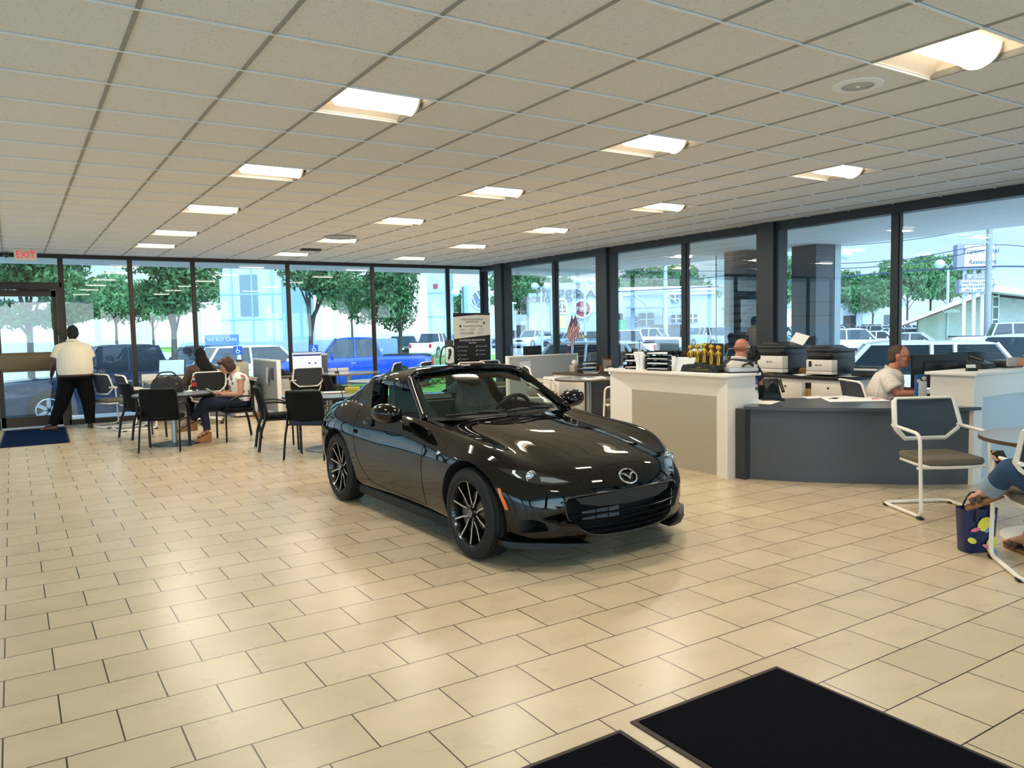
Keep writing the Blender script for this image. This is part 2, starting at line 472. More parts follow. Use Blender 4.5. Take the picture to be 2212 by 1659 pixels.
b.obj('door_closer', mat('closer_bronze', '#241c14', .5), door)
b = MB(); b.box(.45, .49, -.1, -.02, 1.62, 1.74, .004); b.obj('door_lock', mat('closer_bronze', '#241c14', .5), door)

# exit sign, speaker, vents, small fittings
t = thing('exit_sign', 'white exit sign with red letters hanging from the ceiling at the back door', 'sign', (.27, 15.25, ZC))
b = MB(); b.box(-.16, .16, -.03, .03, -.205, -.02, .006); b.obj('housing', mat('exit_white', '#e8e2d6', .5), t)
b = MB(); b.box(-.07, .07, -.04, .04, -.03, 0, .004); b.obj('mount', mat('exit_white'), t)
text('EXIT', 'lettering', mat('exit_red', '#d0142c', .5, emit=.9), t, .165, (0, -.0315, -.112), ext=.001, xs=.8)
p = at(13, 548, 1, 15.8)
t = thing('ceiling_camera', 'small grey dome camera hanging beside the exit sign', 'camera', (p.x, 15.8, ZC))
b = MB(); b.cyl((0, 0, -.03), .05, .03, 16); b.obj('base', mat('cam_grey', '#9a9a98', .4), t)
b = MB(); b.ball((0, 0, -.07), .045, 12, 8); b.obj('dome', mat('cam_dark', '#44474a', .15), t)
p = at(1853, 181, 2, ZC)
t = thing('ceiling_speaker', 'round white ceiling speaker with a perforated grey grille', 'speaker', (p.x, p.y, ZC-.006))
b = MB(); b.lathe([(.15, 0), (.148, -.008), (.10, -.012), (.095, -.006)], 48); b.obj('rim', mat('spk_white', '#fdfcf8', .5), t)
b = MB(); b.lathe([(.098, -.007), (.05, -.011), (.0, -.012)], 40)
for r_ in (.03, .045, .06, .075, .09): b.lathe([(r_, -.0125), (r_+.004, -.0135), (r_+.008, -.0115)], 40, cap=False)
b.obj('grille', mat('spk_grey', '#cfd0cc', .5), t)
b = MB(); b.ball((0, 0, -.013), (.014, .014, .008), 12, 6); b.obj('cone', mat('spk_white'), t)
p = at(671, 537, 2, ZC)
t = thing('ceiling_vent', 'small dark slot vent in the ceiling close to the back windows', 'vent', (p.x, p.y, ZC-.008))
b = MB(); b.box(-.17, .17, -.09, .09, -.03, 0, .01); b.obj('frame', mat('vent_dark', '#3c3933', .6), t)
p = at(735, 510, 2, ZC)
t = thing('ceiling_diffuser', 'round grey air diffuser beside a recessed ceiling light', 'vent', (p.x, p.y, ZC-.008))
b = MB()
for r_ in (.23, .17, .11, .05): b.lathe([(r_, 0), (r_+.02, -.02), (r_-.02, -.025), (r_-.03, -.0)], 32)
b.obj('rings', mat('diff_grey', '#b9b6ae', .6), t)

# floor mats
def floor_mat_obj(name, label, x0, x1, y0, y1, c, edge, rz=0):
    t = thing(name, label, 'mat', ((x0+x1)/2, (y0+y1)/2, 0), rz)
    w, d = x1-x0, y1-y0
    b = MB(); b.box(-w/2, w/2, -d/2, d/2, .001, .006, .002); b.obj('rubber_edge', mat('mat_edge_'+name, edge, .6), t)
    b = MB(); b.box(-w/2+.025, w/2-.025, -d/2+.025, d/2-.025, .004, .0105); b.obj('carpet_pile', c, t, angle=0)
    return t
pile = mat('charcoal_mat_pile', '#0c0d13', 1., spec=.05, bump=1., bscale=160, var=.45, vscale=90)
floor_mat_obj('floor_mat', 'large black carpet mat beside the open tiles, wider strip of it in view', 1.985, 2.87, .0, 2.285, pile, '#2a1d17')
floor_mat_obj('floor_mat', 'black carpet mat whose corner alone shows, set against the larger black mat', 1.02, 1.915, .0, 2.26, pile, '#2a1d17')
floor_mat_obj('door_mat', 'navy blue mat lying on the tiles before the glass exit door', -.22, .69, 13.35, 15.75, mat('navy_pile', '#0a1a38', 1., spec=.05, bump=.6, bscale=150), '#0e141f', rad(-1.5))
# ------------------------------------------------------------------ the black sports car (front toward -y)
car = thing('sports_car', 'glossy black two seat sports car parked on the showroom tiles', 'car', (3.395, 5.802, 0), rad(1.38))
car.scale = (1.021, 1.021, 1.021)
blk = mat('black_car_paint', '#040405', .3, coat=1., spec=0.)
trimk = mat('black_plastic_trim', '#0a0a0b', .45)
gloss = mat('gloss_black_trim', '#060607', .12, coat=.5)
cabin = mat('dark_grey_leather', '#5f6b67', .5)
cabin2 = mat('black_cabin_lining', '#0b0d0e', .7)
chrome = mat('chrome', '#d8d8d8', .12, metal=1)
Y_ = [-1.862, -1.855, -1.84, -1.80, -1.74, -1.65, -1.5, -1.3, -1.1, -.8, -.5, -.2, .2, .6, .9, 1.15, 1.4, 1.6, 1.75, 1.86, 1.93, 1.965, 1.975]
def col(*v): return spline(Y_, list(v))
zc = col(.41, .455, .50, .562, .617, .656, .695, .742, .778, .812, .84, .858, .86, .87, .90, .925, .915, .90, .885, .865, .82, .72, .62)
zv = col(.41, .455, .495, .548, .594, .629, .665, .704, .735, .768, .805, .838, .84, .85, .885, .91, .90, .885, .87, .85, .80, .71, .62)
zf = col(.41, .445, .485, .530, .573, .62, .678, .740, .774, .80, .83, .858, .865, .878, .895, .905, .885, .86, .835, .80, .76, .69, .62)
xf = col(.44, .48, .52, .58, .63, .665, .69, .715, .725, .725, .725, .725, .725, .725, .73, .73, .715, .69, .66, .63, .59, .55, .5)
xs = col(.62, .68, .72, .765, .80, .825, .845, .862, .866, .853, .838, .832, .834, .846, .862, .868, .862, .845, .82, .79, .75, .70, .62)
zs = col(.38, .40, .42, .45, .47, .50, .54, .57, .58, .56, .54, .53, .53, .55, .58, .60, .60, .59, .58, .57, .56, .54, .52)
zb = col(.29, .245, .21, .188, .18, .175, .175, .18, .18, .185, .185, .185, .185, .185, .185, .19, .2, .22, .25, .28, .30, .33, .38)
kb = spline([-1.862, -1.7, -1.5, -1.3, -1.05, 1.2, 1.5, 1.75, 1.975], [.40, .30, .16, .05, 0, 0, -.04, -.14, -.26])
def section(y, n=56):
    c, v, f, X, x, s, b = zc(y), zv(y), zf(y), xf(y), xs(y), zs(y), zb(y)
    P = [(0, c), (.16, c-.002), (.33, c*.75+v*.25-.002), (min(.50, X*.72), v), (X-.075, f*.72+v*.28), (X, f), (X+(x-X)*.52, f-(f-s)*.26), (x-.012, s+(f-s)*.42), (x, s), (x-.006, s*.6+b*.4), (x-.035, s*.25+b*.75), (x-.06, b+.02), (x-.10, b), (x*.5, b-.004), (0, b-.006)]
    pts = crspl([(a, 0, z) for a, z in P], n)
    k = kb(y)
    return [V((p.x, y + k*(abs(p.x)/.85)**2.5, p.z)) for p in pts]
b = MB(); rings = []
ys = [-1.862, -1.859, -1.855, -1.848, -1.84, -1.83, -1.815, -1.8, -1.78, -1.76]
y = -1.735
while y < 1.86: ys.append(y); y += .035
ys += [1.88, 1.90, 1.92, 1.94, 1.95, 1.96, 1.968, 1.975]
for y in ys:
    h = section(y)
    rings.append([V((-p.x, p.y, p.z)) for p in h[1:-1]][::-1] + h)      # full loop, starts at the sill on one side
b.loft(rings)
body = b.obj('body_shell', [blk, cabin2, trimk], car, 28)
body.parent = None
def solid(f, m):
    c = MB(); f(c); return c.obj('cutter', m, angle=0)
cutters = []
for sx in (-1, 1):
    for wy in (-1.155, 1.155):
        x0, x1 = (.56, 1.1) if sx > 0 else (-1.1, -.56)
        cutters.append(solid(lambda c: c.cyl((x0, wy, .315), .352, x1-x0, 72, axis='x'), cabin2))
cutters.append(solid(lambda c: c.prism([(-.56, -.28), (.56, -.28), (.665, -.1), (.675, .3), (.66, .88), (-.66, .88), (-.675, .3), (-.665, -.1)], .30, 1.3, bev=.02), cabin2))
def grille_poly(s=1., dz=0):
    H = [(0, .478), (.22, .477), (.40, .470), (.462, .459), (.487, .436), (.480, .395), (.44, .32), (.385, .257), (.31, .221), (.2, .205), (0, .199)]
    H = [(x*s, .32+(z-.32)*s+dz) for x, z in H]
    return H + [(-x, z) for x, z in H[-2:0:-1]]
cutters.append(solid(lambda c: c.prism(grille_poly(), -2.2, -1.60, axis='y'), cabin2))
for sx in (-1, 1):                                 # corner vents of the bumper
    P = [(.575, .26), (.60, .315), (.66, .335), (.75, .325), (.755, .262), (.70, .245)]
    cutters.append(solid(lambda c: c.prism([(sx*x, z) for x, z in P], -2.2, -1.575, axis='y'), trimk))
cut(body, cutters)
body.parent = car
bvh = BVHTree.FromPolygons([v.co for v in body.data.vertices], [p.vertices for p in body.data.polygons])
def onbody(o, d):
    h = bvh.ray_cast(V(o), V(d).normalized()); return (h[0], h[1]) if h[0] else (None, None)
def proj_front(x, z):  return onbody((x, -3, z), (0, 1, 0))
def proj_side(y, z, s=-1): return onbody((s*3, y, z), (-s, 0, 0))
def proj_top(x, y): return onbody((x, y, 3), (0, 0, -1))
def patch(poly, fn, name, m, off=.003, step=.012, parent=None, thick=0, dome=0.):
    """a sheet cut to 'poly' lying on the body, seen along one axis through the projection fn"""
    t = bmesh.new(); vs = [t.verts.new((a, b_, 0)) for a, b_ in poly]; t.faces.new(vs)
    bmesh.ops.triangulate(t, faces=t.faces)
    for _ in range(4):
        L = [e for e in t.edges if e.calc_length() > step*2]
        if not L: break
        bmesh.ops.subdivide_edges(t, edges=L, cuts=1); bmesh.ops.triangulate(t, faces=t.faces)
    ca = sum((V(p) for p in poly), V((0, 0)))/len(poly); rm = max((V(p)-ca).length for p in poly)
    for v in t.verts:
        p, n_ = fn(v.co.x, v.co.y)
        if p is None: p, n_ = fn(v.co.x*.98, v.co.y)
        if p is None: continue
        q = off + dome*max(0, 1-((V(v.co[:2])-ca).length/rm)**2)
        v.co = p + n_*q
    o = MB(); o.bm.free(); o.bm = t
    return o.obj(name, m, parent or car, 60)
def seam(pts, fn, name='panel_gap', r=.0022, parent=None, m=None, n=24, off=.0005):
    P = crspl([(a, b_, 0) for a, b_ in pts], n); q = []
    for p in P:
        h, n_ = fn(p.x, p.y)
        if h is not None: q.append(h + n_*off)
    o = MB(); o.tube(q, r, 5); return o.obj(name, m or mat('panel_gap_black', '#010101', .9), parent or body, 60)
# panel gaps
for s in (-1, 1):
    ps = lambda a, b_, s=s: proj_side(a, b_, s)
    seam([(-.50, .80), (-.485, .62), (-.48, .40), (-.47, .24)], ps)
    seam([(.80, .855), (.77, .7), (.72, .5), (.60, .34), (.45, .265), (-.1, .245), (-.47, .24)], ps, n=40)
    seam([(.88, .42), (.75, .45)], ps)
    seam([(s*.30, -1.752), (s*.42, -1.70), (s*.57, -1.58), (s*.66, -1.40), (s*.675, -1.1), (s*.672, -.7), (s*.66, -.45)], proj_top, n=40)
seam([(-.30, -1.752), (-.15, -1.722), (0, -1.715), (.15, -1.722), (.30, -1.752)], proj_top)
# grille: dark cavity, slats, plate panel, radiator, chrome-like lip
b = MB(); b.prism(grille_poly(.985), -1.615, -1.60, axis='y'); b.obj('grille_backing', mat('radiator_dark', '#08090a', .8), car, 0)
g = MB()
def gl_half(z):
    P = grille_poly(); h = [p for p in P if p[0] >= 0][:11]
    for (xa, za), (xb, zb_) in zip(h[:-1], h[1:]):
        if zb_ <= z <= za: return xa + (xb-xa)*(za-z)/max(1e-6, za-zb_)
    return .2
for z in (.347, .305, .265, .230):
    X = gl_half(z) - .004
    g.tube([(X*k/12, -1.83 + .40*(abs(X*k/12)/.85)**2.5 + (.30-z)*.12, z) for k in range(-12, 13)], .020, 8, ry=.0065)
g.obj('grille_slats', mat('grille_slat', '#0e0f11', .3), car, 50)
b = MB()
P = [(x, z) for x, z in [(-.415, .456), (-.30, .466), (0, .472), (.30, .466), (.415, .456), (.38, .42), (.26, .395), (0, .385), (-.26, .395), (-.38, .42)]]
rg = []
b.loft([[V((x, -1.842 + .40*(abs(x)/.85)**2.5, z)) for x, z in P], [V((x, -1.815 + .40*(abs(x)/.85)**2.5, z)) for x, z in P]])
b.obj('plate_panel', mat('plate_panel', '#0d0e10', .4), car, 40)
rd = MB()
for z in (.327, .285):
    for x0, x1 in ((-.30, -.19), (-.18, -.08), (-.07, .02)):
        for k in range(4):
            rd.box(x0, x1, -1.70, -1.69, z-.012+k*.007, z-.008+k*.007)
rd.obj('radiator_fins', mat('radiator_alu', '#7c8794', .35, metal=.6), car, 0)
P = grille_poly(1.0)
q = [V((x*1.006, 0, .32+(z-.32)*1.006)) for x, z in P]
ring = []
for p in q:
    h, n_ = proj_front(p.x*1.012, .32+(p.z-.32)*1.02)
    ring.append((h if h is not None else V((p.x, -1.8, p.z))) + V((0, -.001, 0)))
b = MB(); b.tube(ring, .0075, 8, closed=True); b.obj('grille_surround', gloss, car, 60)
# front lip and its winglets
for s in (-1, 1):
    b = MB()
    P = [(.34, .172), (.42, .160), (.55, .148), (.72, .148), (.80, .158), (.82, .20), (.74, .19), (.5, .182)]
    lo = [V((s*x, -1.872 + .40*(x/.85)**2.5 - .015, z)) for x, z in P]
    b.loft([lo, [p + V((0, .10, .004)) for p in lo]]); b.obj('front_lip', mat('lip_black', '#060606', .35, spec=.3), car, 40)
# headlights
for s in (-1, 1):
    hl = [(.405, .556), (.47, .545), (.56, .545), (.645, .562), (.70, .590), (.745, .628), (.752, .640), (.70, .636), (.60, .622), (.52, .60), (.45, .575)]
    pf = lambda a, b_: proj_front(a, b_)
    h = patch([(s*x, z) for x, z in hl], pf, 'headlight', mat('headlight_black', '#1a1e21', .12, coat=1), .0015)
    def bit(poly, nm, m, off=.004): return patch([(s*x, z) for x, z in poly], pf, nm, m, off, parent=h)
    bit([(.43, .557), (.52, .554), (.578, .562), (.57, .590), (.50, .582)], 'light_guide', mat('lamp_silver', '#8d9499', .25, metal=.6))
    bit([(.665, .582), (.685, .588), (.70, .612), (.69, .628), (.675, .628), (.685, .612)], 'running_light', mat('lamp_white', '#dfe7ea', .2))
    c, n_ = proj_front(s*.615, .594)
    b = MB(); b.tube([c + V((0, -.004, 0)) + V((.037*cos(a), 0, .036*sin(a))) for a in [2*pi*k/24 for k in range(24)]], .0045, 6, closed=True)
    b.obj('lens_ring', chrome, h, 60)
    b = MB(); b.ball(c + V((0, .006, 0)), (.034, .018, .033), 16, 10); b.obj('projector_lens', mat('lens_glass', '#b7c3c6', .03, metal=.75), h)
    # orange marker, repeater, handle
    pz = lambda a, b_, s=s: proj_side(a, b_, s)
    mk = patch([(-1.455, .525), (-1.472, .522), (-1.508, .45), (-1.528, .39), (-1.508, .39), (-1.484, .45)], pz, 'side_marker', mat('amber_lens', '#d8640c', .2, emit=.15), .003)
    patch([(-.79, .675), (-.74, .685), (-.725, .668), (-.745, .655)], pz, 'side_repeater', mat('repeater_clear', '#c9cdca', .15), .003)
    c, n_ = proj_side(.54, .765, s)
    b = MB(); b.ball((0, 0, 0), (.012, .085, .05), 20, 10, M.Translation(c)); b.obj('handle_cup', cabin2, car)
    b = MB(); b.tube([c + V((s*.006, -.085, -.006)), c + V((s*.026, -.04, 0)), c + V((s*.026, .04, .004)), c + V((s*.006, .085, .004))], .012, 8, ry=.016); b.obj('door_handle', blk, car)
# badge
c, n_ = proj_front(0, .553)
bd = thing('badge', '', '', c + n_*.006); del bd['label']; del bd['category']
bd.parent = car
bd.rotation_euler = V((0, 0, 1)).rotation_difference(n_).to_euler()
b = MB(); b.tube([(.068*cos(a), .053*sin(a), .001) for a in [2*pi*k/36 for k in range(36)]], .0065, 8, closed=True)
b.tube([(-.062, .020, .002), (-.035, .018, .004), (-.013, .002, .005), (0, -.018, .006), (.013, .002, .005), (.035, .018, .004), (.062, .020, .002)], [.004, .007, .008, .0085, .008, .007, .004], 8)
bo = b.obj('emblem', chrome, bd)
# with +z of the badge along the panel normal, turn its own x to the car's x
rot = M.Identity(3); zx = n_.normalized(); xx = V((1, 0, 0)); yy = zx.cross(xx).normalized()
if yy.z < 0: xx = -xx; yy = -yy
mm = M((xx, yy, zx)).transposed(); bd.rotation_euler = mm.to_euler()
# windscreen, its frame, roof
Wb = crspl([(-.655, -.225, .862), (-.45, -.33, .86), (0, -.38, .86), (.45, -.33, .86), (.655, -.225, .862)], 17)
Wt = crspl([(-.525, .235, 1.150), (-.30, .185, 1.178), (0, .165, 1.186), (.30, .185, 1.178), (.525, .235, 1.150)], 17)
b = MB()
rows_ = []
for k in range(9):
    t = k/8
    rows_.append([p*(1-t) + q_*t + V((0, -.03*4*t*(1-t)*.5, .022*4*t*(1-t))) for p, q_ in zip(Wb, Wt)])
b.loft(rows_, cap=False, closed=False); b.obj('windscreen', glass_mat('car_glass', '#cfe0da', .015, .5), car, 60)
for s in (-1, 1):
    b = MB()
    P = fillet([(s*.70, -.30, .845), (s*.672, -.222, .885), (s*.615, -.02, 1.0), (s*.552, .215, 1.148), (s*.47, .245, 1.178), (s*.2, .205, 1.203), (0, .195, 1.208)], .09, 6)
    b.tube(P, [.02]+[.032]*(len(P)-1), 12, ry=[.035]+[.042]*(len(P)-1), up=(0, -.6, .8)); b.obj('windscreen_pillar', blk, car, 60)
def roof_ring(y, z, x, n=17, th=.035, drop=.06):
    top = [V((x*sin(a), y, z - drop*(1-cos(a*1.0))*1.9)) for a in [(-pi/2 + pi*k/(n-1)) for k in range(n)]]
    return top + [p + V((0, 0, -th)) for p in top[::-1]]
b = MB()
b.loft([roof_ring(.215, 1.196, .555), roof_ring(.235, 1.207, .565), roof_ring(.45, 1.222, .57), roof_ring(.65, 1.224, .572), roof_ring(.84, 1.214, .575), roof_ring(.85, 1.208, .572)])
b.obj('roof_panel', mat('roof_black', '#040405', .3, coat=1, spec=0.), car, 40)
b = MB()
b.loft([roof_ring(.858, 1.208, .578, th=.05, drop=.075), roof_ring(.87, 1.213, .582, th=.06, drop=.075), roof_ring(.97, 1.196, .585, th=.07, drop=.085), roof_ring(1.05, 1.165, .585, th=.06, drop=.09)])
b.obj('roof_hoop', blk, car, 40)
for s in (-1, 1):                                   # flying buttresses
    b = MB(); rg = []
    for y, zt, xt, xo, xi, z0 in [(.84, 1.06, .575, .63, .50, .86), (.95, 1.05, .575, .655, .44, .86), (1.08, 1.035, .57, .675, .42, .86), (1.2, 1.0, .57, .685, .41, .86), (1.35, .955, .565, .69, .41, .86), (1.5, .915, .56, .68, .42, .85), (1.66, .875, .55, .66, .44, .83)]:
        zt += .055*(1 - (y-.84)/.82)
        zz = zt
        rg.append([V((s*xo, y, z0)), V((s*(xo*.6+xt*.4), y, z0*.45+zz*.55)), V((s*(xt+.012), y, zz-.018)), V((s*(xt-.02), y, zz)), V((s*(xi+.05), y, zz-.006)), V((s*xi, y, zz-.035)), V((s*xi, y, z0))])
    b.loft(rg); b.obj('roof_buttress', blk, car, 40)
    # black quarter panel ahead of the buttress
    q0 = [(.70, .70, .872), (.635, .80, 1.05), (.59, .86, 1.135), (.60, .93, 1.10), (.67, 1.0, .95), (.70, 1.03, .87)]
    b = MB(); b.loft([[V((s*x, y, z)) for x, y, z in q0], [V((s*(x-.02), y, z)) for x, y, z in q0]]); b.obj('quarter_panel', gloss, car, 0)
b = MB(); b.quad((-.42, .99, .90), (.42, .99, .90), (.42, .95, 1.15), (-.42, .95, 1.15)); b.obj('rear_window', glass_mat('car_glass'), car, 0)
b = MB()
for s in (-1, 1): b.tube([(s*.42, .99, .88), (s*.42, .95, 1.16)], .012, 6)
b.tube([(-.42, .99, .895), (.42, .99, .895)], .01, 6); b.obj('rear_window_frame', trimk, car)
# cabin
b = MB()
b.box(-.6, .6, .80, .98, .5, .885, .02); b.box(-.40, -.08, .785, .80, .60, .82, .008); b.box(-.26, -.19, .776, .786, .70, .73)
b.obj('rear_bulkhead', cabin, car)
b = MB(); b.loft([[V((x, y, z)) for x, z in ((-.62, .78), (-.3, .80), (0, .81), (.3, .80), (.62, .78), (.62, .55), (-.62, .55))] for y in (-.36, -.20)] + [[V((x, -.10, z)) for x, z in ((-.62, .75), (-.3, .77), (0, .78), (.3, .77), (.62, .75), (.62, .55), (-.62, .55))]])
b.ball((.33, -.13, .78), (.20, .13, .085), 20, 12); b.box(-.12, .10, -.07, -.045, .765, .86, .008)
b.obj('dashboard', mat('dash_grey', '#343a33', .6), car)
b = MB(); b.box(-.14, .14, -.1, .8, .34, .55, .04); b.obj('centre_tunnel', cabin2, car)
def seat(x):
    t = MB(); m_ = M.Translation((x, .42, 0))
    def slab(pts, w0, w1, th):
        rg = []
        for i, (y, z, w, d) in enumerate(pts):
            rg.append([V((a*w, y + d*abs(a)**3*-1, z)) for a in (-1, -.92, -.6, 0, .6, .92, 1)] + [V((a*w*.97, y+th, z)) for a in (1, .5, 0, -.5, -1)])
        t.loft(rg, mx=m_)
    slab([(.10, .44, .22, .07), (.14, .55, .235, .08), (.19, .68, .24, .075), (.235, .80, .22, .06), (.26, .89, .165, .03), (.275, .95, .145, .02), (.295, 1.03, .135, .015), (.315, 1.075, .11, .01), (.33, 1.09, .07, 0)], 0, 0, .10)
    t.box(-.23, .23, -.28, .14, .40, .50, .05, m_)
    return t.obj('seat', cabin, car, 50)
for x in (-.34, .36):
    st = seat(x)
    b = MB()
    for k in (-.08, .08):
        b.tube([(x+k, .505+.0, .56), (x+k*1.05, .585, .74), (x+k*.8, .625, .84)], .004, 5)
    b.tube([(x-.19, .56, .84), (x-.08, .6, .815), (x, .605, .81), (x+.08, .6, .815), (x+.19, .56, .84)], .004, 5)
    b.obj('stitching', mat('stitch_grey', '#474d4c', .6), st)
    b = MB(); b.ball((x, .70, 1.02), (.06, .03, .022), 12, 6); b.obj('headrest_slot', cabin2, st)
b = MB(); mx = M.Translation((.35, .06, .80)) @ M.Rotation(rad(-66), 4, 'X')
b.tube([(.178*cos(a), .178*sin(a), 0) for a in [2*pi*k/36 for k in range(36)]], .017, 10, closed=True, mx=mx)
b.obj('steering_wheel', mat('wheel_leather', '#15181a', .4), car)
b = MB(); b.ball((0, 0, -.02), (.07, .055, .03), 16, 8, mx)
b.tube([(-.17, 0, 0), (.17, 0, 0)], .014, 6, mx=mx); b.tube([(0, 0, 0), (0, -.17, 0)], .014, 6, mx=mx); b.obj('steering_hub', trimk, car)
b = MB(); b.ball((0, .17, 1.10), (.11, .02, .032), 16, 8); b.tube([(0, .17, 1.12), (0, .15, 1.18)], .008, 6); b.obj('rear_view_mirror', trimk, car)
b = MB()                                             # sun visors
for s in (-1, 1): b.box(min(s*.08, s*.42), max(s*.08, s*.42), .22, .34, 1.135, 1.15, .006)
b.obj('sun_visor', mat('visor_grey', '#2c302f', .7), car)
b = MB(); b.quad((.50, .055, 1.063), (.56, .07, 1.055), (.60, -.03, 1.0), (.545, -.045, 1.008)); b.obj('windscreen_sticker', mat('paper_white', '#eeeeea', .8), car, 0)
# door mirrors
for s in (-1, 1):
    b = MB(); c = V((s*.912, -.075, .902))
    rg = []
    for y, k in ((-.115, .12), (-.105, .5), (-.075, .82), (-.03, .98), (.02, 1.0), (.045, .97), (.05, .90)):
        rg.append([c + V((.115*k*cos(a)*(1 if cos(a)*s > 0 else 1.08), y, 0.079*k*sin(a) + .012*k*cos(a)*s)) for a in [2*pi*q/24 for q in range(24)]])
    b.loft(rg); mo = b.obj('door_mirror', blk, car, 50)
    b = MB(); b.tube([c + V((-s*.07, -.02, -.05)), c + V((-s*.12, -.03, -.085)), (s*.80, -.16, .79)], [.03, .026, .03], 10, ry=[.02, .016, .022]); b.obj('mirror_foot', gloss, mo, 50)
    b = MB(); b.ball(c + V((0, .05, 0)), (.10, .004, .056), 20, 8); b.obj('mirror_glass', mat('mirror_silver', '#cfd6d8', .02, metal=1), mo)
# wipers, antenna, cowl
for x0, x1 in ((-.52, -.02), (.0, .50)):
    b = MB(); f = spline([-.66, -.45, 0, .45, .66], [-.24, -.355, -.405, -.355, -.24])
    b.tube([(x0+(x1-x0)*k/8, f(x0+(x1-x0)*k/8)+.02, .874+.012*k/8) for k in range(9)], .007, 6, ry=.011)
    b.tube([(x1, f(x1)-.02, .866), (x1-.1, f(x1-.1), .883), ((x0+x1)/2, f((x0+x1)/2)+.012, .893)], .006, 6); b.obj('wiper', trimk, car)
b = MB(); b.loft([[p + V((0, -.045, -.02)) for p in Wb], [p + V((0, -.005, .002)) for p in Wb]], cap=False, closed=False); b.obj('cowl_panel', trimk, car)
b = MB(); b.tube([(-.63, 1.50, .83), (-.64, 1.53, 1.0), (-.655, 1.585, 1.21)], [.007, .004, .003], 6); b.obj('antenna', trimk, car)
b = MB(); b.box(-.79, .79, -.82, .82, .125, .2, .01); b.obj('underbody', cabin2, car)
for s in (-1, 1):
    b = MB(); b.loft([[V((s*x, y, z)) for x, z in ((.66, .14), (.745, .14), (.76, .17), (.75, .2), (.66, .2))] for y in (-.78, .0, .78)]); b.obj('side_skirt', trimk, car, 30)
# wheels
def car_wheel(x, y, s, steer=0.):
    t = thing('wheel', '', '', (x, y, .308), steer); del t['label']; del t['category']; t.parent = car
    R_, w = .308, .1025
    b = MB()
    pr = [(.222, -w+.018), (.225, -w+.004), (.25, -w-.004), (.275, -w+.002), (.298, -w+.014), (.305, -w+.026)]
    for k in range(4):
        z0 = -w+.03 + k*.037
        pr += [(.308, z0), (.308, z0+.029), (.300, z0+.031), (.300, z0+.035)]
    pr += [(.305, w-.024), (.298, w-.014), (.275, w-.002), (.25, w+.004), (.225, w-.004), (.222, w-.018)]
    rot = M.Rotation(s*pi/2, 4, 'Y')
    b.lathe(pr, 72, rot, cap=False); b.obj('tyre', mat('tyre_rubber', '#0c0c0d', .75), t, 30)
    b = MB()
    b.lathe([(.223, w-.002), (.216, w-.006), (.206, w-.03), (.195, -w+.01), (.0, -w+.02)], 60, rot, cap=False)
    b.lathe([(.0, w-.05), (.15, w-.052), (.15, w-.09), (.0, w-.09)], 48, rot, cap=False)
    b.obj('rim', mat('wheel_black', '#0a0a0b', .25, coat=.5), t, 35)
    for k in range(10):
        a0 = 2*pi*k/10 + .05; da = (.10 if k % 2 else -.10)
        def pt(r, z, off): 
            a = a0 + da*(1 - min(1, max(0, (r-.05)/.06)))*1.6
            return V((r*cos(a) - off*sin(a), r*sin(a) + off*cos(a), z))
        rg = []
        for r, z, h in ((.035, w-.038, .010), (.075, w-.034, .0085), (.11, w-.030, .0075), (.16, w-.022, .007), (.212, w-.012, .0085)):
            rg.append([pt(r, z-.022, -h*1.5), pt(r, z-.003, -h*1.1), pt(r, z-.003, h*1.1), pt(r, z-.022, h*1.5)])
        b = MB(); b.loft(rg, mx=rot); sp_ = b.obj('spoke', mat('wheel_black'), t, 30)
        b = MB(); rg = []
        for r, z, h in ((.062, w-.0345, .004), (.085, w-.0325, .0042), (.11, w-.030, .0045), (.16, w-.022, .0048), (.206, w-.0135, .005)):
            rg.append([pt(r, z-.004, -h), pt(r, z-.0015, -h), pt(r, z-.0015, h), pt(r, z-.004, h)])
        b.loft(rg, mx=rot); b.obj('machined_face', mat('machined_alu', '#cfcbc2', .3, metal=.85), sp_, 30)
    b = MB(); b.lathe([(.0, w-.026), (.028, w-.027), (.031, w-.034), (.031, w-.05)], 24, rot, cap=False); b.obj('centre_cap', mat('wheel_black'), t)
    b = MB(); b.tube([(.021*cos(a), .018*sin(a), w-.024) for a in [2*pi*k/20 for k in range(20)]], .0022, 5, closed=True, mx=rot); b.tube([(-.018, .006, w-.023), (0, -.008, w-.023), (.018, .006, w-.023)], .0025, 5, mx=rot); b.obj('cap_emblem', chrome, t)
    for k in range(4):
        a = 2*pi*k/4 + .4
        b = MB(); b.cyl((.05*cos(a), .05*sin(a), w-.05), .008, .018, 8, mx=rot); b.obj('lug_nut', mat('lug_steel', '#8a8a88', .3, metal=.8), t)
for s in (-1, 1):
    car_wheel(s*.748, -1.155, s, rad(0)); car_wheel(s*.752, 1.155, s)
# ------------------------------------------------------------------ furniture
whitem = mat('white_powder_coat', '#ece5d8', .4)
taupe = mat('taupe_seat_fabric', '#6b6353', .85, bump=.3, bscale=400)
meshm = mat('charcoal_mesh', '#2c3138', .7, bump=.5, bscale=700)
blkm = mat('black_steel', '#080809', .45, spec=.35)
blkf = mat('black_mesh_fabric', '#0a0b0c', .85, spec=.2, bump=.4, bscale=600)
navyf = mat('navy_seat_fabric', '#0e1c33', .85, bump=.3, bscale=500)
wlam = mat('white_laminate', '#ece7df', .4)
glam = mat('pale_grey_laminate', '#aeb3b3', .3)
dklam = mat('dark_grey_laminate', '#4a4e54', .4)
wood = mat('walnut_laminate', '#4c3a2a', .45, var=.35, vscale=14)
tan = mat('tan_laminate', '#b8a68a', .5)
paper = mat('paper_white')
screenk = mat('screen_black', '#07090c', .12)
blkp = mat('black_plastic', '#121315', .4)
steel = mat('brushed_steel', '#9a9a96', .35, metal=.9)

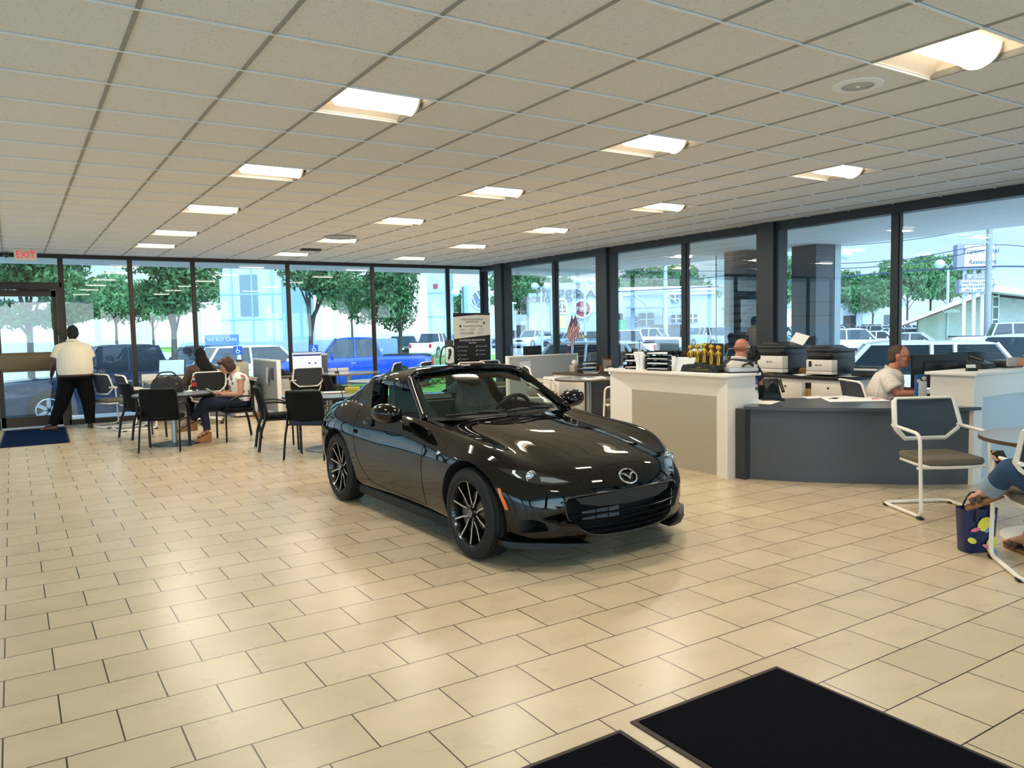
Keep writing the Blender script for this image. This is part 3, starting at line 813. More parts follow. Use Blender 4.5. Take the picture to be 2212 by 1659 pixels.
def q_chair(label, loc, rz, task=False, meshc=None, group='white framed chairs with mesh backs'):
    t = thing('guest_chair' if not task else 'task_chair', label, 'chair', loc, rz, group)
    if not task:
        for s in (-1, 1):
            b = MB()
            b.tube(fillet([(s*.27, -.22, .70), (s*.285, .20, .675), (s*.285, .235, .02), (s*.285, -.30, .018), (s*.2, -.33, .018)], .07), .0145, 10)
            b.obj('side_frame', whitem, t, 60)
            for y in (.22, -.27):
                b = MB(); b.box(s*.285-.018, s*.285+.018, y-.03, y+.03, 0, .02, .004); b.obj('glide', blkp, t)
        b = MB(); b.tube([(-.21, -.33, .018), (.21, -.33, .018)], .0145, 10); b.obj('rear_rail', whitem, t)
        b = MB(); b.tube([(-.285, .17, .40), (.285, .17, .40)], .012, 8); b.obj('seat_bar', whitem, t)
    else:
        b = MB()
        for k in range(5):
            a = 2*pi*k/5 + .3; b.tube([(0, 0, .11), (.29*cos(a), .29*sin(a), .075)], [.025, .016], 8)
        b.cyl((0, 0, .09), .03, .3, 16); b.obj('star_base', whitem, t, 50)
        for k in range(5):
            a = 2*pi*k/5 + .3
            b = MB(); b.cyl((.29*cos(a)-.02, .29*sin(a), .03), .03, .04, 12, axis='x'); b.obj('caster', blkp, t)
        for s in (-1, 1):
            b = MB(); b.tube(fillet([(s*.25, -.25, .70), (s*.30, -.02, .69), (s*.29, .03, .5), (s*.2, .02, .41), (0, .0, .40)], .07), .013, 8); b.obj('armrest', whitem, t, 60)
    P = [(-.235, .92), (.235, .92), (.262, .90), (.285, .70), (.262, .665), (.175, .585), (-.175, .585), (-.262, .665), (-.285, .70), (-.262, .90)]
    f = lambda x, z, d=0: V((x, -.225 - (z-.58)*.22 + .09*(abs(x)/.285)**2 + d, z))
    b = MB(); b.tube([f(x, z) for x, z in P], .021, 8, ry=.013, closed=True); b.obj('back_frame', whitem, t, 60)
    b = MB(); rr = []
    for k in range(9):
        z = .595 + .318*k/8
        w = .18 + (z-.585)*.98 if z < .67 else .268 - (z-.67)*.03
        rr.append([f(-w + 2*w*q/12, z) for q in range(13)])
    b.loft(rr, cap=False, closed=False); b.loft([[p + V((0, -.008, 0)) for p in r] for r in rr], cap=False, closed=False)
    b.obj('back_mesh', meshc or meshm, t, 60)
    b = MB()
    q = [(-.215, -.22), (.215, -.22), (.245, .05), (.225, .235), (.12, .265), (-.12, .265), (-.225, .235), (-.245, .05)]
    b.prism(q, .425, .485, bev=.022); b.obj('seat', taupe, t, 50)
    b = MB(); b.prism([(x*.97, y*.97) for x, y in q], .40, .428, bev=.01); b.obj('seat_pan', whitem, t, 50)
    return t
def black_chair(label, loc, rz, fab=None, group='black guest chairs at the round tables'):
    t = thing('guest_chair', label, 'chair', loc, rz, group)
    for s in (-1, 1):
        b = MB(); b.tube(fillet([(s*.235, -.17, .60), (s*.25, -.17, .44), (s*.255, -.23, .28), (s*.265, -.27, .0)], .05), .013, 8, ry=.019, up=(0, 1, 0)); b.obj('rear_leg', blkm, t, 60)
        b = MB(); b.tube(fillet([(s*.235, -.19, .655), (s*.27, .02, .665), (s*.275, .20, .60), (s*.265, .235, .42), (s*.265, .24, 0)], .1), .013, 8, ry=.02, up=(0, 1, 0)); b.obj('front_leg', blkm, t, 60)
        for y in (-.27, .24):
            b = MB(); b.cyl((s*.265, y, 0), .014, .012, 10); b.obj('glide', mat('clear_glide', '#c9c4b8', .4), t)
        b = MB(); b.tube([(s*.255, -.17, .425), (s*.262, .235, .425)], .011, 8); b.obj('side_rail', blkm, t)
    f = lambda x, z: V((x, -.19 - (z-.46)*.24 + .10*(abs(x)/.235)**2*.6, z))
    rr = []
    for k in range(9):
        z = .47 + .385*k/8; w = .225 + .012*sin(pi*k/8) - (.01 if k == 8 else 0)
        rr.append([f(-w+2*w*q/12, z) for q in range(13)])
    b = MB(); b.loft(rr, cap=False, closed=False); b.loft([[p + V((0, -.012, 0)) for p in r] for r in rr], cap=False, closed=False); b.obj('back_mesh', blkf, t, 60)
    edge = rr[0] + [r[-1] for r in rr[1:]] + rr[-1][::-1][1:] + [r[0] for r in rr[::-1][1:-1]]
    b = MB(); b.tube(edge, .014, 8, closed=True); b.obj('back_frame', blkm, t, 60)
    b = MB(); b.prism(rrect(.47, .45, .07), .425, .485, bev=.022, mx=M.Translation((0, .02, 0))); b.obj('seat', fab or blkf, t, 50)
    return t
def round_table(label, x, y, r, top, edge, z=.735, base=.34, bm=None, cm=None, group='round tables'):
    t = thing('round_table', label, 'table', (x, y, 0), 0, group)
    b = MB(); b.cyl((0, 0, z-.026), r-.001, .026, 64); b.obj('edge_band', edge, t, 40)
    b = MB(); b.cyl((0, 0, z-.004), r-.003, .0045, 64); b.obj('tabletop', top, t, 40)
    b = MB(); b.cyl((0, 0, .0), .042, z-.026, 24); b.obj('column', cm or steel, t)
    b = MB(); b.lathe([(0, 0), (base, 0), (base, .008), (base*.9, .014), (.05, .02), (0, .022)], 48); b.obj('base', bm or steel, t)
    return t
dkedge = mat('dark_table_edge', '#1c1b1a', .5)
gtop = mat('grey_table_top', '#7d8486', .25)
# --- the table by the exit door, with its three black chairs
round_table('grey round table with a steel column, a black bag lying on it', 1.92, 12.12, .54, gtop, dkedge, bm=mat('dark_steel_base', '#4d4c49', .35, metal=.8))
black_chair('black mesh chair with its back to the room, drawn to the table with the bag', (1.70, 11.56, 0), atan2(-.4, .91))
black_chair('black mesh chair beside the bag table, its side to the exit door', (1.64, 13.18, 0), rad(-76))
black_chair('black chair in which the woman in the floral top sits', (2.79, 12.02, 0), rad(92))
q_chair('white framed chair by the window, closer to the exit door of the two there', (1.46, 15.35, 0), rad(-66), group='white framed chairs at the window')
q_chair('white framed chair at the open end of the window desk, behind a black chair', (1.72, 14.55, 0), rad(-82), group='white framed chairs at the window')
# --- window desk of the dark-haired woman
def desk(label, x0, x1, y0, y1, z, top, panelm, wh=(1, 1, 1)):
    t = thing('desk', label, 'desk', ((x0+x1)/2, (y0+y1)/2, 0)); w, d = (x1-x0)/2, (y1-y0)/2
    b = MB(); b.box(-w, w, -d, d, z-.03, z, .004); b.obj('worktop', top, t)
    b = MB(); b.box(-w+.02, w-.02, d-.05, d-.02, .12, z-.03); b.obj('modesty_panel', panelm, t, 0)
    for s in (-1, 1):
        b = MB(); b.box(s*(w-.04)-.015, s*(w-.04)+.015, -d+.03, d-.03, 0, z-.03); b.obj('side_panel', panelm, t, 0)
    return t
greyp = mat('grey_panel', '#77797a', .6)
desk('long window desk where the dark haired woman works', 2.0, 3.92, 15.12, 15.86, .74, tan, greyp)
t = thing('back_panel', 'low white panel standing along the rear of the long window desk', 'panel', (2.75, 15.93, 0))
b = MB(); b.box(-.75, .75, -.02, .02, .0, .86, .004); b.obj('board', wlam, t)
def pedestal(label, x, y, rz=0, z=.70, n=3, w=.42, d=.5):
    t = thing('drawer_pedestal', label, 'drawer cabinet', (x, y, 0), rz)
    b = MB(); b.box(-w/2, w/2, -d/2, d/2, .03, z, .003); b.obj('body', wlam, t)
    hs = [.19, .19, .29] if n == 3 else [.3, .34]
    zz = z-.01
    for h in hs:
        b = MB(); b.box(-w/2+.006, w/2-.006, -d/2-.018, -d/2, zz-h+.008, zz, .003); dr = b.obj('drawer', wlam, t)
        b = MB(); b.box(-.06, .06, -d/2-.03, -d/2-.017, zz-.05, zz-.04); b.obj('handle', blkp, dr)
        zz -= h
    return t
pedestal('white drawer cabinet beside the partition with the pinned papers', 3.68, 15.36, 0)
t = thing('partition', 'short grey fabric partition with papers pinned on it, beside the drawer cabinet', 'partition', (4.06, 15.05, 0))
pg = mat('grey_partition_fabric', '#8d9193', .85, bump=.2, bscale=300)
b = MB(); b.box(-.03, .03, -.80, .80, .12, 1.05); b.obj('fabric_panel', pg, t, 0)
b = MB(); b.box(-.035, .035, -.86, -.80, 0, 1.085, .004); b.box(-.035, .035, .80, .84, 0, 1.085, .004); b.box(-.035, .035, -.80, .80, 1.05, 1.085, .004); b.box(-.035, .035, -.80, .80, 0, .12); b.obj('white_trim', wlam, t)
def sheet(name, label, cat, pts, th, m, mx=None, group=None):
    b = MB(); P = [V(p) for p in pts]; n_ = (P[1]-P[0]).cross(P[2]-P[0]).normalized()*th
    b.loft([P, [p+n_ for p in P]], smooth=False); o = b.obj(name, m, angle=0)
    return tag(o, label, cat, group)
sheet('hanging_paper', 'pale curling sheet pinned to the short grey partition', 'paper', [(4.005, 14.86, .93), (4.02, 14.72, .95), (3.97, 14.66, .62), (3.985, 14.82, .66)], .002, mat('grey_paper', '#b9bcc4', .8))
sheet('hanging_card', 'dark printed card pinned to the short grey partition', 'paper', [(4.022, 14.62, .93), (4.022, 14.45, .93), (4.022, 14.45, .70), (4.022, 14.62, .72)], .003, mat('purple_card', '#4a4350', .7))
t = thing('wooden_block', 'orange brown wooden block on the floor under the grey partition', 'block', (3.86, 15.0, 0), rad(10))
b = MB(); b.box(-.06, .06, -.24, .24, 0, .085, .004); b.obj('block', mat('oak_block', '#96652c', .6, var=.25, vscale=20), t)
def monitor(label, x, y, z, rz, w=.5, h=.3, scr=None, zup=.12, tilt=0, group=None, black=True):
    """screen side faces local -y"""
    t = thing('monitor', label, 'monitor', (x, y, z), rz, group)
    b = MB(); b.prism(rrect(.2, .16, .03), 0, .012); b.cyl((0, .03, .01), .018, zup+.08, 12); b.obj('stand', blkp, t)
    mx = M.Translation((0, 0, zup+h/2)) @ M.Rotation(tilt, 4, 'X')
    b = MB(); b.box(-w/2, w/2, -.012, .02, -h/2, h/2, .005, mx); b.box(-w*.3, w*.3, .015, .04, -h*.3, h*.3, .01, mx); b.obj('housing', blkp, t)
    b = MB(); b.box(-w/2+.012, w/2-.012, -.0145, -.0125, -h/2+.014, h/2-.012, mx=mx); s = b.obj('screen', scr or screenk, t, 0)
    return t, s, mx
monitor('lit blue monitor turned sideways on the long window desk', 2.42, 15.22, .74, rad(-28), .46, .30, mat('blue_screen', '#9fc4d8', .3, emit=.45, emitcol='#a8d0e4'), .1, rad(-12))
t = thing('keyboard', 'thin pale keyboard and papers spot on the long window desk', 'keyboard', (2.7, 15.2, .74), rad(5)); b = MB(); b.box(-.2, .2, -.07, .07, 0, .02, .005); b.obj('keys', wlam, t); t['label'] = 'pale keyboard lying before the blue monitor'
sheet('paper_stack', 'loose white papers on the end of the long window desk', 'paper', [(2.08, 15.16, .741), (2.36, 15.14, .741), (2.38, 15.36, .741), (2.1, 15.38, .741)], .014, paper)
t = thing('organiser_box', 'pink two drawer organiser box on the long window desk', 'box', (3.22, 15.32, .74), rad(8))
b = MB(); b.box(-.10, .10, -.08, .08, 0, .17, .004); b.obj('case', mat('pink_box', '#d9a99c', .6), t)
for k in range(2):
    b = MB(); b.box(-.09, .09, -.09, -.08, .01+.08*k, .08+.08*k, .003); d_ = b.obj('drawer', mat('pink_drawer', '#cf9486', .6), t); b = MB(); b.ball((0, -.094, .045+.08*k), .01, 8, 6); b.obj('knob', blkp, d_)
t = thing('desk_organiser', 'grey upright file box with notes at the corner of the window desk', 'organiser', (3.66, 15.42, .74))
b = MB(); b.box(-.14, .14, -.12, .12, 0, .30, .006); b.obj('box', mat('beige_grey', '#a9a396', .6), t); b = MB(); b.box(-.12, -.03, -.124, -.121, .12, .22); b.obj('note', mat('cream_note', '#d8cfa8', .8), t, 0)
b = MB(); b.lathe([(.05, .30), (.06, .34), (.0, .345)], 16); b.obj('lid', mat('brown_lid', '#5a4b3a', .5), t)
t = thing('pen_cup', 'black pen cup with pens beside the grey file box', 'pen cup', (3.42, 15.5, .74))
b = MB(); b.lathe([(0, 0), (.05, 0), (.052, .16), (.045, .16), (.043, .02)], 16); b.obj('cup', blkp, t)
for k in range(4):
    b = MB(); b.tube([(.01*k-.015, .01, .03), (.03*k-.05, .02*(k % 2), .30+.03*(k % 3))], .006, 6); b.obj('pen', mat('ink_blue', '#16233f', .4), t)
q_chair('white task chair with a dark back, in which the dark haired woman sits', (2.86, 14.5, 0), rad(4), task=True, meshc=mat('black_mesh_back', '#17191b', .75))
# bag, bottle, napkin on the round table
t = thing('shoulder_bag', 'slumped black shoulder bag on the table by the exit door', 'bag', (1.88, 12.3, .735), rad(8))
b = MB()
b.loft([[V(((.23-.04*abs(q))*sx_*cos(a)*1.0, .12*(1-.25*z_)*sin(a), z_*.24 + .012*sin(5*a+z_*3))) for a in [2*pi*k/28 for k in range(28)]] for q, sx_, z_ in ((0, .92, 0), (0, 1, .12), (0, 1.02, .35), (0, .98, .6), (0, .88, .82), (0, .70, .95), (0, .45, 1.0))])
b.obj('pouch', mat('black_leather', '#0b0a0b', .55, bump=.6, bscale=25), t, 60)
b = MB(); b.tube(fillet([(-.16, 0, .2), (-.10, .02, .30), (.08, -.02, .31), (.17, .01, .2)], .08), .011, 8); b.obj('strap', mat('black_leather'), t)
b = MB(); b.cyl((.1, -.1, .13), .016, .006, 12, axis='y'); b.obj('ring', mat('gold_ring', '#b08b47', .3, metal=.9), t)
p = at(419.5, 845, 2, .735)
t = thing('soda_bottle', 'dark soda bottle with a red label and red cap on the table', 'bottle', (p.x, p.y, .735))
b = MB(); b.lathe([(0, 0), (.028, 0), (.032, .01), (.030, .05), (.033, .07), (.033, .13), (.026, .165), (.013, .19), (.012, .205), (0, .205)], 20); b.obj('bottle', mat('cola', '#1a0d09', .08), t)
b = MB(); b.lathe([(.0335, .075), (.0338, .08), (.0338, .128), (.0335, .132)], 20, cap=False); b.obj('label', mat('soda_red', '#c4161e', .4), t)
b = MB(); b.lathe([(.0268, .163), (.0135, .19), (.0125, .2)], 20, cap=False); b.obj('clear_neck', mat('clear_plastic', '#aab4b8', .1), t)
b = MB(); b.lathe([(.0145, .198), (.0145, .22), (0, .222)], 16); b.obj('cap', mat('soda_red'), t)
sheet('napkin', 'crumpled white napkin under the soda bottle', 'napkin', [(p.x-.13, p.y-.02, .736), (p.x-.03, p.y-.08, .737), (p.x+.05, p.y+.02, .736), (p.x-.05, p.y+.06, .75)], .004, paper)

# --- middle group
round_table('grey round table behind the sports car holding a magazine and yellow box', 3.56, 10.17, .61, gtop, dkedge, bm=mat('dark_steel_base'), base=.33)
black_chair('black mesh chair with a navy seat, its back toward the entrance', (3.13, 9.60, 0), rad(-42), navyf)
black_chair('black chair half hidden behind the navy seat chair, tucked to the table', (2.98, 10.62, 0), rad(-100))
t = thing('magazine', 'thin magazine with a dark red edge on the grey table', 'magazine', (3.72, 10.35, .735), rad(-20))
b = MB(); b.box(-.16, .16, -.11, .11, 0, .012, .002); b.obj('pages', mat('magazine_cover', '#d9cfc6', .5), t); b = MB(); b.box(-.161, .161, -.112, -.108, 0, .01); b.obj('spine', mat('dark_red', '#4c1520', .5), t, 0)
t = thing('card_box', 'small yellow and green box standing on the grey table', 'box', (3.92, 10.22, .735), rad(-25))
b = MB(); b.box(-.10, .10, -.05, .05, 0, .075, .003); b.obj('carton', mat('yellow_carton', '#b7a62c', .5), t); b = MB(); b.box(-.101, .101, -.051, .051, .03, .036); b.obj('band', mat('green_band', '#5d6b1c', .5), t, 0)
whitet = mat('pale_blue_white_top', '#c6ccd0', .18)
round_table('pale round table with a white column in front of the blue pickup', 5.22, 12.45, .50, whitet, mat('grey_edge', '#5a5d60', .4), bm=whitem, cm=whitem, base=.3)
black_chair('black chair drawn to the pale round table', (4.66, 12.72, 0), rad(-95))
desk('window desk with the monitor showing a web page', 4.2, 5.5, 15.1, 15.88, .74, mat('walnut_grey', '#7d6f60', .4), mat('near_black_panel', '#2b2e31', .6))
pedestal('white drawer cabinet at the end of the web page desk', 4.32, 15.42, 0)
t = round_table('round ended meeting table joined to the web page desk', 5.72, 15.1, .62, mat('blue_grey_top', '#b4bcc2', .12), mat('walnut_grey'), z=.745, bm=whitem, cm=whitem)
q_chair('white task chair before the monitor showing a web page', (4.62, 14.45, 0), rad(-2), task=True)
for x, y, a, lb in ((6.38, 14.7, 52, 'dark backed chair at the round ended table, touching the mullion'), (6.98, 14.55, 40, 'dark backed chair beside the one at the round ended table')):
    q_chair(lb, (x, y, 0), rad(a), group='dark backed chairs by the blue pickup window')
mt, ms, mm_ = monitor('monitor showing a web page on the window desk', 4.98, 15.42, .74, rad(-6), .60, .35, mat('web_screen', '#ccd4ea', .3, emit=.5, emitcol='#ccd4ea'), .10)
for x0, x1, z0, z1, c in ((-.28, .28, .09, .125, '#2a2f63'), (-.28, .28, .135, .16, '#a9b2cf'), (-.26, -.02, .03, .035, '#9fa6ba'), (.02, .24, .04, .045, '#9fa6ba'), (-.26, .10, -.02, -.016, '#b3b9c9'), (.02, .06, -.07, -.04, '#364c5c'), (.15, .185, -.075, -.04, '#3f5a3c'), (-.26, .1, -.11, -.106, '#b3b9c9')):
    b = MB(); b.box(x0, x1, -.0152, -.0147, z0, z1, mx=mm_); b.obj('page_block', mat('page'+c, c, .4, emit=.4), ms, 0)
t = thing('desk_phone', 'black desk phone on the web page desk', 'phone', (4.52, 15.35, .74), rad(12))
b = MB(); b.prism([(-.10, 0), (.10, 0), (.10, .10), (-.10, .03)], -.1, .1, axis='x'); b.obj('base', blkp, t); b = MB(); b.tube([(-.06, -.09, .06), (-.06, 0, .10), (-.06, .09, .12)], .02, 8, ry=.015); b.obj('handset', blkp, t)
t = thing('mug', 'orange mug at the corner of the web page desk', 'mug', (4.3, 15.22, .74))
om = mat('orange_glaze', '#b5581f', .35)
b = MB(); b.lathe([(0, 0), (.036, 0), (.042, .09), (.037, .09), (.033, .01), (0, .01)], 20); b.obj('cup', om, t); b = MB(); b.tube([(.04, 0, .07), (.07, 0, .06), (.068, 0, .03), (.038, 0, .02)], .006, 6); b.obj('handle', om, t)
t = thing('speaker_tower', 'tall grey cabinet unit standing behind the web page desk', 'cabinet', (5.36, 15.66, .74), rad(-4))
b = MB(); b.box(-.10, .10, -.1, .1, 0, .36, .006); b.obj('body', mat('grey_unit', '#565e62', .5), t); b = MB(); b.box(-.10, .10, -.1, .1, .36, .40, .012); b.obj('cap', mat('pale_cap', '#c9d2d4', .3), t)
t = thing('computer_mouse', 'black mouse lying on the round ended table', 'mouse', (5.52, 15.22, .745)); b = MB(); b.ball((0, 0, .012), (.05, .035, .025), 16, 8); b.obj('shell', blkp, t)
t = thing('edge_rail', 'low white cable rail at the rear of the web page desk', 'rail', (5.65, 15.83, .745)); b = MB(); b.box(-.35, .35, -.015, .015, 0, .07, .004); b.obj('rail', wlam, t)

# --- EV charger stand and the banner
t = thing('ev_charger', 'black pedestal with a white electric car charger and looped cable', 'car charger', (7.46, 14.0, 0), rad(-25))
b = MB(); b.box(-.085, .085, -.06, .06, .02, 1.36, .008); b.obj('post', blkp, t); b = MB(); b.box(-.2, .2, -.18, .18, 0, .02, .004); b.obj('base', blkp, t)
b = MB(); b.prism(rrect(.17, .34, .06), .06, .15, axis='y', bev=.02, mx=M.Translation((0, 0, 1.06)) @ M.Scale(-1, 4, (0, 1, 0))); b.obj('wallbox', mat('white_charger', '#d7d9d8', .35), t)
b = MB(); b.tube([(0, -.155, 1.17), (.01, -.19, 1.12), (-.03, -.20, .98)], [.032, .028, .018], 10); b.obj('plug', blkp, t)
for s, q in ((-1, 0), (1, .03)):
    b = MB(); b.tube(fillet([(s*.03, -.1, 1.26), (s*.14, -.12, 1.22), (s*(.20+q), -.12, 1.0), (s*(.18+q), -.12, .75), (s*.05, -.12, .62)], .15, 8), .016, 8); b.obj('cable', blkp, t, 60)
bx, by = 8.06, 14.1
t = thing('banner_stand', 'roll up banner with a white top and black lower half', 'banner', (bx, by, 0), rad(-3))
b = MB(); b.box(-.43, .43, -.05, .05, 0, .07, .01); b.obj('base', mat('silver', '#9fa1a2', .3, metal=.8), t)
b = MB(); b.box(-.425, .425, -.003, .003, .06, 1.91); bk = b.obj('print', mat('banner_black', '#171312', .5), t, 0)
b = MB(); b.loft([[V((-.425, -.0045, 1.83)), V((.1, -.0045, 1.87)), V((.425, -.0045, 1.86)), V((.425, -.0045, 1.45)), V((-.425, -.0045, 1.38))], [V((-.425, -.0035, 1.83)), V((.1, -.0035, 1.87)), V((.425, -.0035, 1.86)), V((.425, -.0035, 1.45)), V((-.425, -.0035, 1.38))]], smooth=False)
b.obj('white_field', mat('banner_cream', '#dcd5c8', .5), t, 0)
ik, iw = mat('banner_ink', '#2a2320', .6), mat('banner_white', '#e8e4da', .6)
def bt(s, x, z, size, m, xs=1, al='CENTER'): text(s, 'lettering', m, t, size, (x, -.0065, z), ext=.0005, xs=xs, align=al)
bt('LAIRD NOLLER MAZDA', 0, 1.775, .05, ik); bt('ADVANTAGE', .0, 1.725, .05, ik); bt('Powertrain Coverage', .02, 1.64, .052, mat('banner_red', '#5e1f1c', .6))
bt('INCLUDED', -.12, 1.49, .066, ik)
for x in (-.22, 0, .22):
    bt('lifetime plan', x, 1.578, .02, ik); bt('parts & labour', x, 1.553, .02, ik)
bt('with every vehicle', .17, 1.50, .022, ik); bt('purchase', .17, 1.475, .022, ik)
bt('PLATINUM ADVANTAGE', 0, 1.345, .054, iw); bt('INCLUDES', 0, 1.29, .038, iw)
for k in range(7):
    z = 1.215 - .085*k
    b = MB(); b.tube([(-.345, -.006, z), (-.33, -.006, z-.016), (-.305, -.006, z+.02)], .005, 5); b.obj('tick', iw, t)
    bt(['24 Month Service', '2 Oil Changes', 'Tire Rotation', 'Key Replacement', 'Wash Club', '100% Satisfaction', 'Loaner Car'][k], -.28, z, .026, iw, al='LEFT')
    if k < 3:
        b = MB(); b.tube([(.075, -.006, z), (.09, -.006, z-.016), (.115, -.006, z+.02)], .005, 5); b.obj('tick', iw, t)
        bt(['Paintless Dent Repair', 'Roadside Assist', 'Nationwide Plan'][k], .14, z, .024, iw, al='LEFT')
for k in range(3):
    b = MB(); b.tube([(.10+.10*k + .035*cos(a), -.006, .83+.035*sin(a)) for a in [2*pi*q/20 for q in range(20)]], .004, 5, closed=True); b.obj('icon', iw, t)
b = MB(); b.cyl((.28, -.0062, 1.70), .024, .002, 20, axis='y'); b.obj('icon', ik, t)
b = MB(); b.cyl((-.27, -.0062, 1.64), .024, .002, 20, axis='y'); b.obj('icon', ik, t)
b = MB(); b.cyl((.14, -.0062, .60), .13, .003, 32, axis='y'); b.obj('sticker', iw, t)
for x, y, a, lb in ((7.55, 13.15, 165, 'dark backed chair before the banner, toward the charger'), (8.30, 13.55, 190, 'dark backed chair before the banner, toward the grey partition')):
    q_chair(lb, (x, y, 0), rad(a), group='dark backed chairs before the banner')
# --- partition and workstation behind the white counter
t = thing('partition', 'long pale grey partition behind the sports car with a list pinned on it', 'partition', (8.58, 12.3, 0))
b = MB(); b.box(-.78, .80, -.03, .03, .12, 1.035); b.obj('fabric_panel', mat('pale_partition', '#a9adae', .8, bump=.2, bscale=300), t, 0)
b = MB(); b.box(-.83, -.78, -.035, .035, 0, 1.06, .004); b.box(.80, .83, -.035, .035, 0, 1.06, .004); b.box(-.78, .80, -.035, .035, 1.035, 1.06, .004); b.box(-.78, .80, -.035, .035, 0, .12); b.obj('white_trim', wlam, t)
b = MB(); b.box(-.83, -.70, -.004, .004, 1.06, 1.25); b.obj('glass_screen', pane_m, t, 0)
sheet('hanging_list', 'white printed list pinned on the long pale partition', 'paper', [(8.02, 12.265, .94), (8.27, 12.265, .95), (8.29, 12.262, .66), (8.03, 12.262, .68)], .002, mat('list_paper', '#d4d5d8', .8, var=.12, vscale=60))
monitor('dark monitor rising over the long pale partition', 8.6, 12.68, .80, rad(180), .42, .26, None, .16)
desk('desk behind the long pale partition carrying the dark monitor', 8.25, 9.3, 12.4, 12.95, .80, wlam, wlam)
desk('walnut topped desk with the tissue box and paper trays', 8.3, 9.35, 10.35, 11.6, .75, wood, wlam)
pedestal('white drawer cabinet under the walnut topped desk', 8.25, 11.2, rad(-90), n=2, w=.5, d=.5, z=.70)
t = round_table('round walnut edged table beside the walnut topped desk', 7.92, 10.05, .56, mat('table_grey_sheen', '#a59c8e', .2), wood, base=.3)
b = MB(); b.box(.05, .5, .15, .18, 0, .71); b.obj('leg_panel', wood, t, 0)
q_chair('white framed chair facing the walnut edged table, its back to the grey partition', (7.52, 10.85, 0), rad(-118))
q_chair('white framed chair half hidden by the end of the white counter', (7.72, 8.95, 0), rad(32))
def on(z, u, v): p = at(u, v, 2, z); return (p.x, p.y, z)
t = thing('tissue_box', 'patterned tissue box with a white tissue on the walnut desk', 'tissue box', on(.75, 1241, 803), rad(10))
b = MB(); b.box(-.065, .065, -.06, .06, 0, .125, .004); b.obj('box', mat('tissue_box', '#b7ada0', .7, var=.2, vscale=40), t); b = MB(); b.lathe([(.02, .12), (.05, .16), (.045, .2), (.01, .225)], 9); b.obj('tissue', paper, t)
def tray_stack(label, loc, rz, n=3, w=.26, d=.32, gap=.085, m=None, sl=True):
    t = thing('letter_tray', label, 'letter tray', loc, rz); m = m or blkp
    for k in range(n):
        b = MB(); z = gap*k + .01; b.box(-w/2, w/2, -d/2, d/2, z, z+.008); b.box(-w/2, -w/2+.006, -d/2, d/2, z, z+.04); b.box(w/2-.006, w/2, -d/2, d/2, z, z+.04); b.box(-w/2, w/2, d/2-.006, d/2, z, z+.04); b.obj('tray', m, t, 0)
        if sl:
            b = MB(); b.box(-w/2+.02, w/2-.02, -d/2+.01, d/2-.02, z+.008, z+.016+.006*(k % 2)); b.obj('sheets', paper, t, 0)
    for s in (-1, 1):
        b = MB(); b.loft([[V((s*w/2, y+o, z)) for y, z in ((-d*.35, 0), (-d*.1, gap*n*.5), (-d*.3, gap*n), (-d*.22, gap*n), (-d*.0, gap*n*.5), (-d*.25, 0))] for o in (0, .02)]); b.obj('post', m, t, 0)
        b = MB(); b.loft([[V((s*w/2, y+o, z)) for y, z in ((d*.15, 0), (d*.35, gap*n*.5), (d*.15, gap*n), (d*.23, gap*n), (d*.45, gap*n*.5), (d*.25, 0))] for o in (0, .02)]); b.obj('post', m, t, 0)
    return t
tray_stack('black wire letter trays on the walnut topped desk', on(.75, 1270, 804), rad(-20), 3, .30, .26, .07)
x, y, z = on(.75, 1300, 802)
t = thing('pencil_holder', 'orange pot beside the black letter trays', 'pot', (x, y, z)); b = MB(); b.lathe([(0, 0), (.035, 0), (.04, .1), (.034, .1), (.03, .01)], 16); b.obj('pot', om, t)
t = thing('picture_frame', 'dark framed picture standing on the walnut topped desk', 'picture frame', on(.75, 1312, 806), rad(-25)); b = MB(); b.box(-.10, .10, -.01, .01, 0, .26, .004); b.obj('frame', wood, t); b = MB(); b.box(-.075, .075, -.013, -.01, .03, .235); b.obj('print', mat('sepia', '#8c8474', .7, var=.4, vscale=30), t, 0)
t = thing('picture_frame', 'small black easel frame leaning before the dark framed picture', 'picture frame', on(.75, 1320, 812), rad(-30)); b = MB(); b.box(-.06, .06, -.008, .008, 0, .17, .004, M.Rotation(rad(-12), 4, 'X')); b.obj('frame', blkp, t); b = MB(); b.box(-.04, .04, -.011, -.008, .03, .14, mx=M.Rotation(rad(-12), 4, 'X')); b.obj('print', paper, t, 0)
tag(sheet('desk_paper', 'white paper lying on the walnut topped desk', 'paper', [on(.752, 1260, 806), on(.752, 1270, 802), on(.752, 1296, 801), on(.752, 1290, 806)], .004, paper), 'white paper lying on the walnut topped desk', 'paper')
sheet('table_papers', 'spread white papers on the walnut edged round table', 'paper', [on(.737, 1252, 817), on(.737, 1300, 812), on(.737, 1312, 817), on(.737, 1270, 820)], .004, paper)
t = thing('pen', 'dark pen lying on the papers of the walnut edged table', 'pen', on(.742, 1277, 816), rad(-15)); b = MB(); b.tube([(-.07, 0, .005), (.07, 0, .005)], .005, 6); b.obj('barrel', blkp, t)
t = thing('chip_can', 'tall blue and red can standing on the long pale partition', 'can', (9.22, 12.3, 1.06))
b = MB(); b.cyl((0, 0, 0), .037, .15, 20); b.obj('body', mat('can_blue', '#1b2550', .3), t); b = MB(); b.cyl((0, 0, .15), .038, .02, 20); b.obj('lid', mat('can_lid', '#d8d6d6', .3), t); b = MB(); b.cyl((0, 0, .0), .0375, .035, 20); b.obj('red_band', mat('can_red', '#a0352c', .4), t)
b = MB(); b.ball((0, 0, .006), (.02, .02, .012), 10, 6); tag(b.obj('red_knob', mat('dark_red'), loc=(8.93, 12.3, 1.062)), 'tiny dark red knob on top of the long pale partition', 'knob')
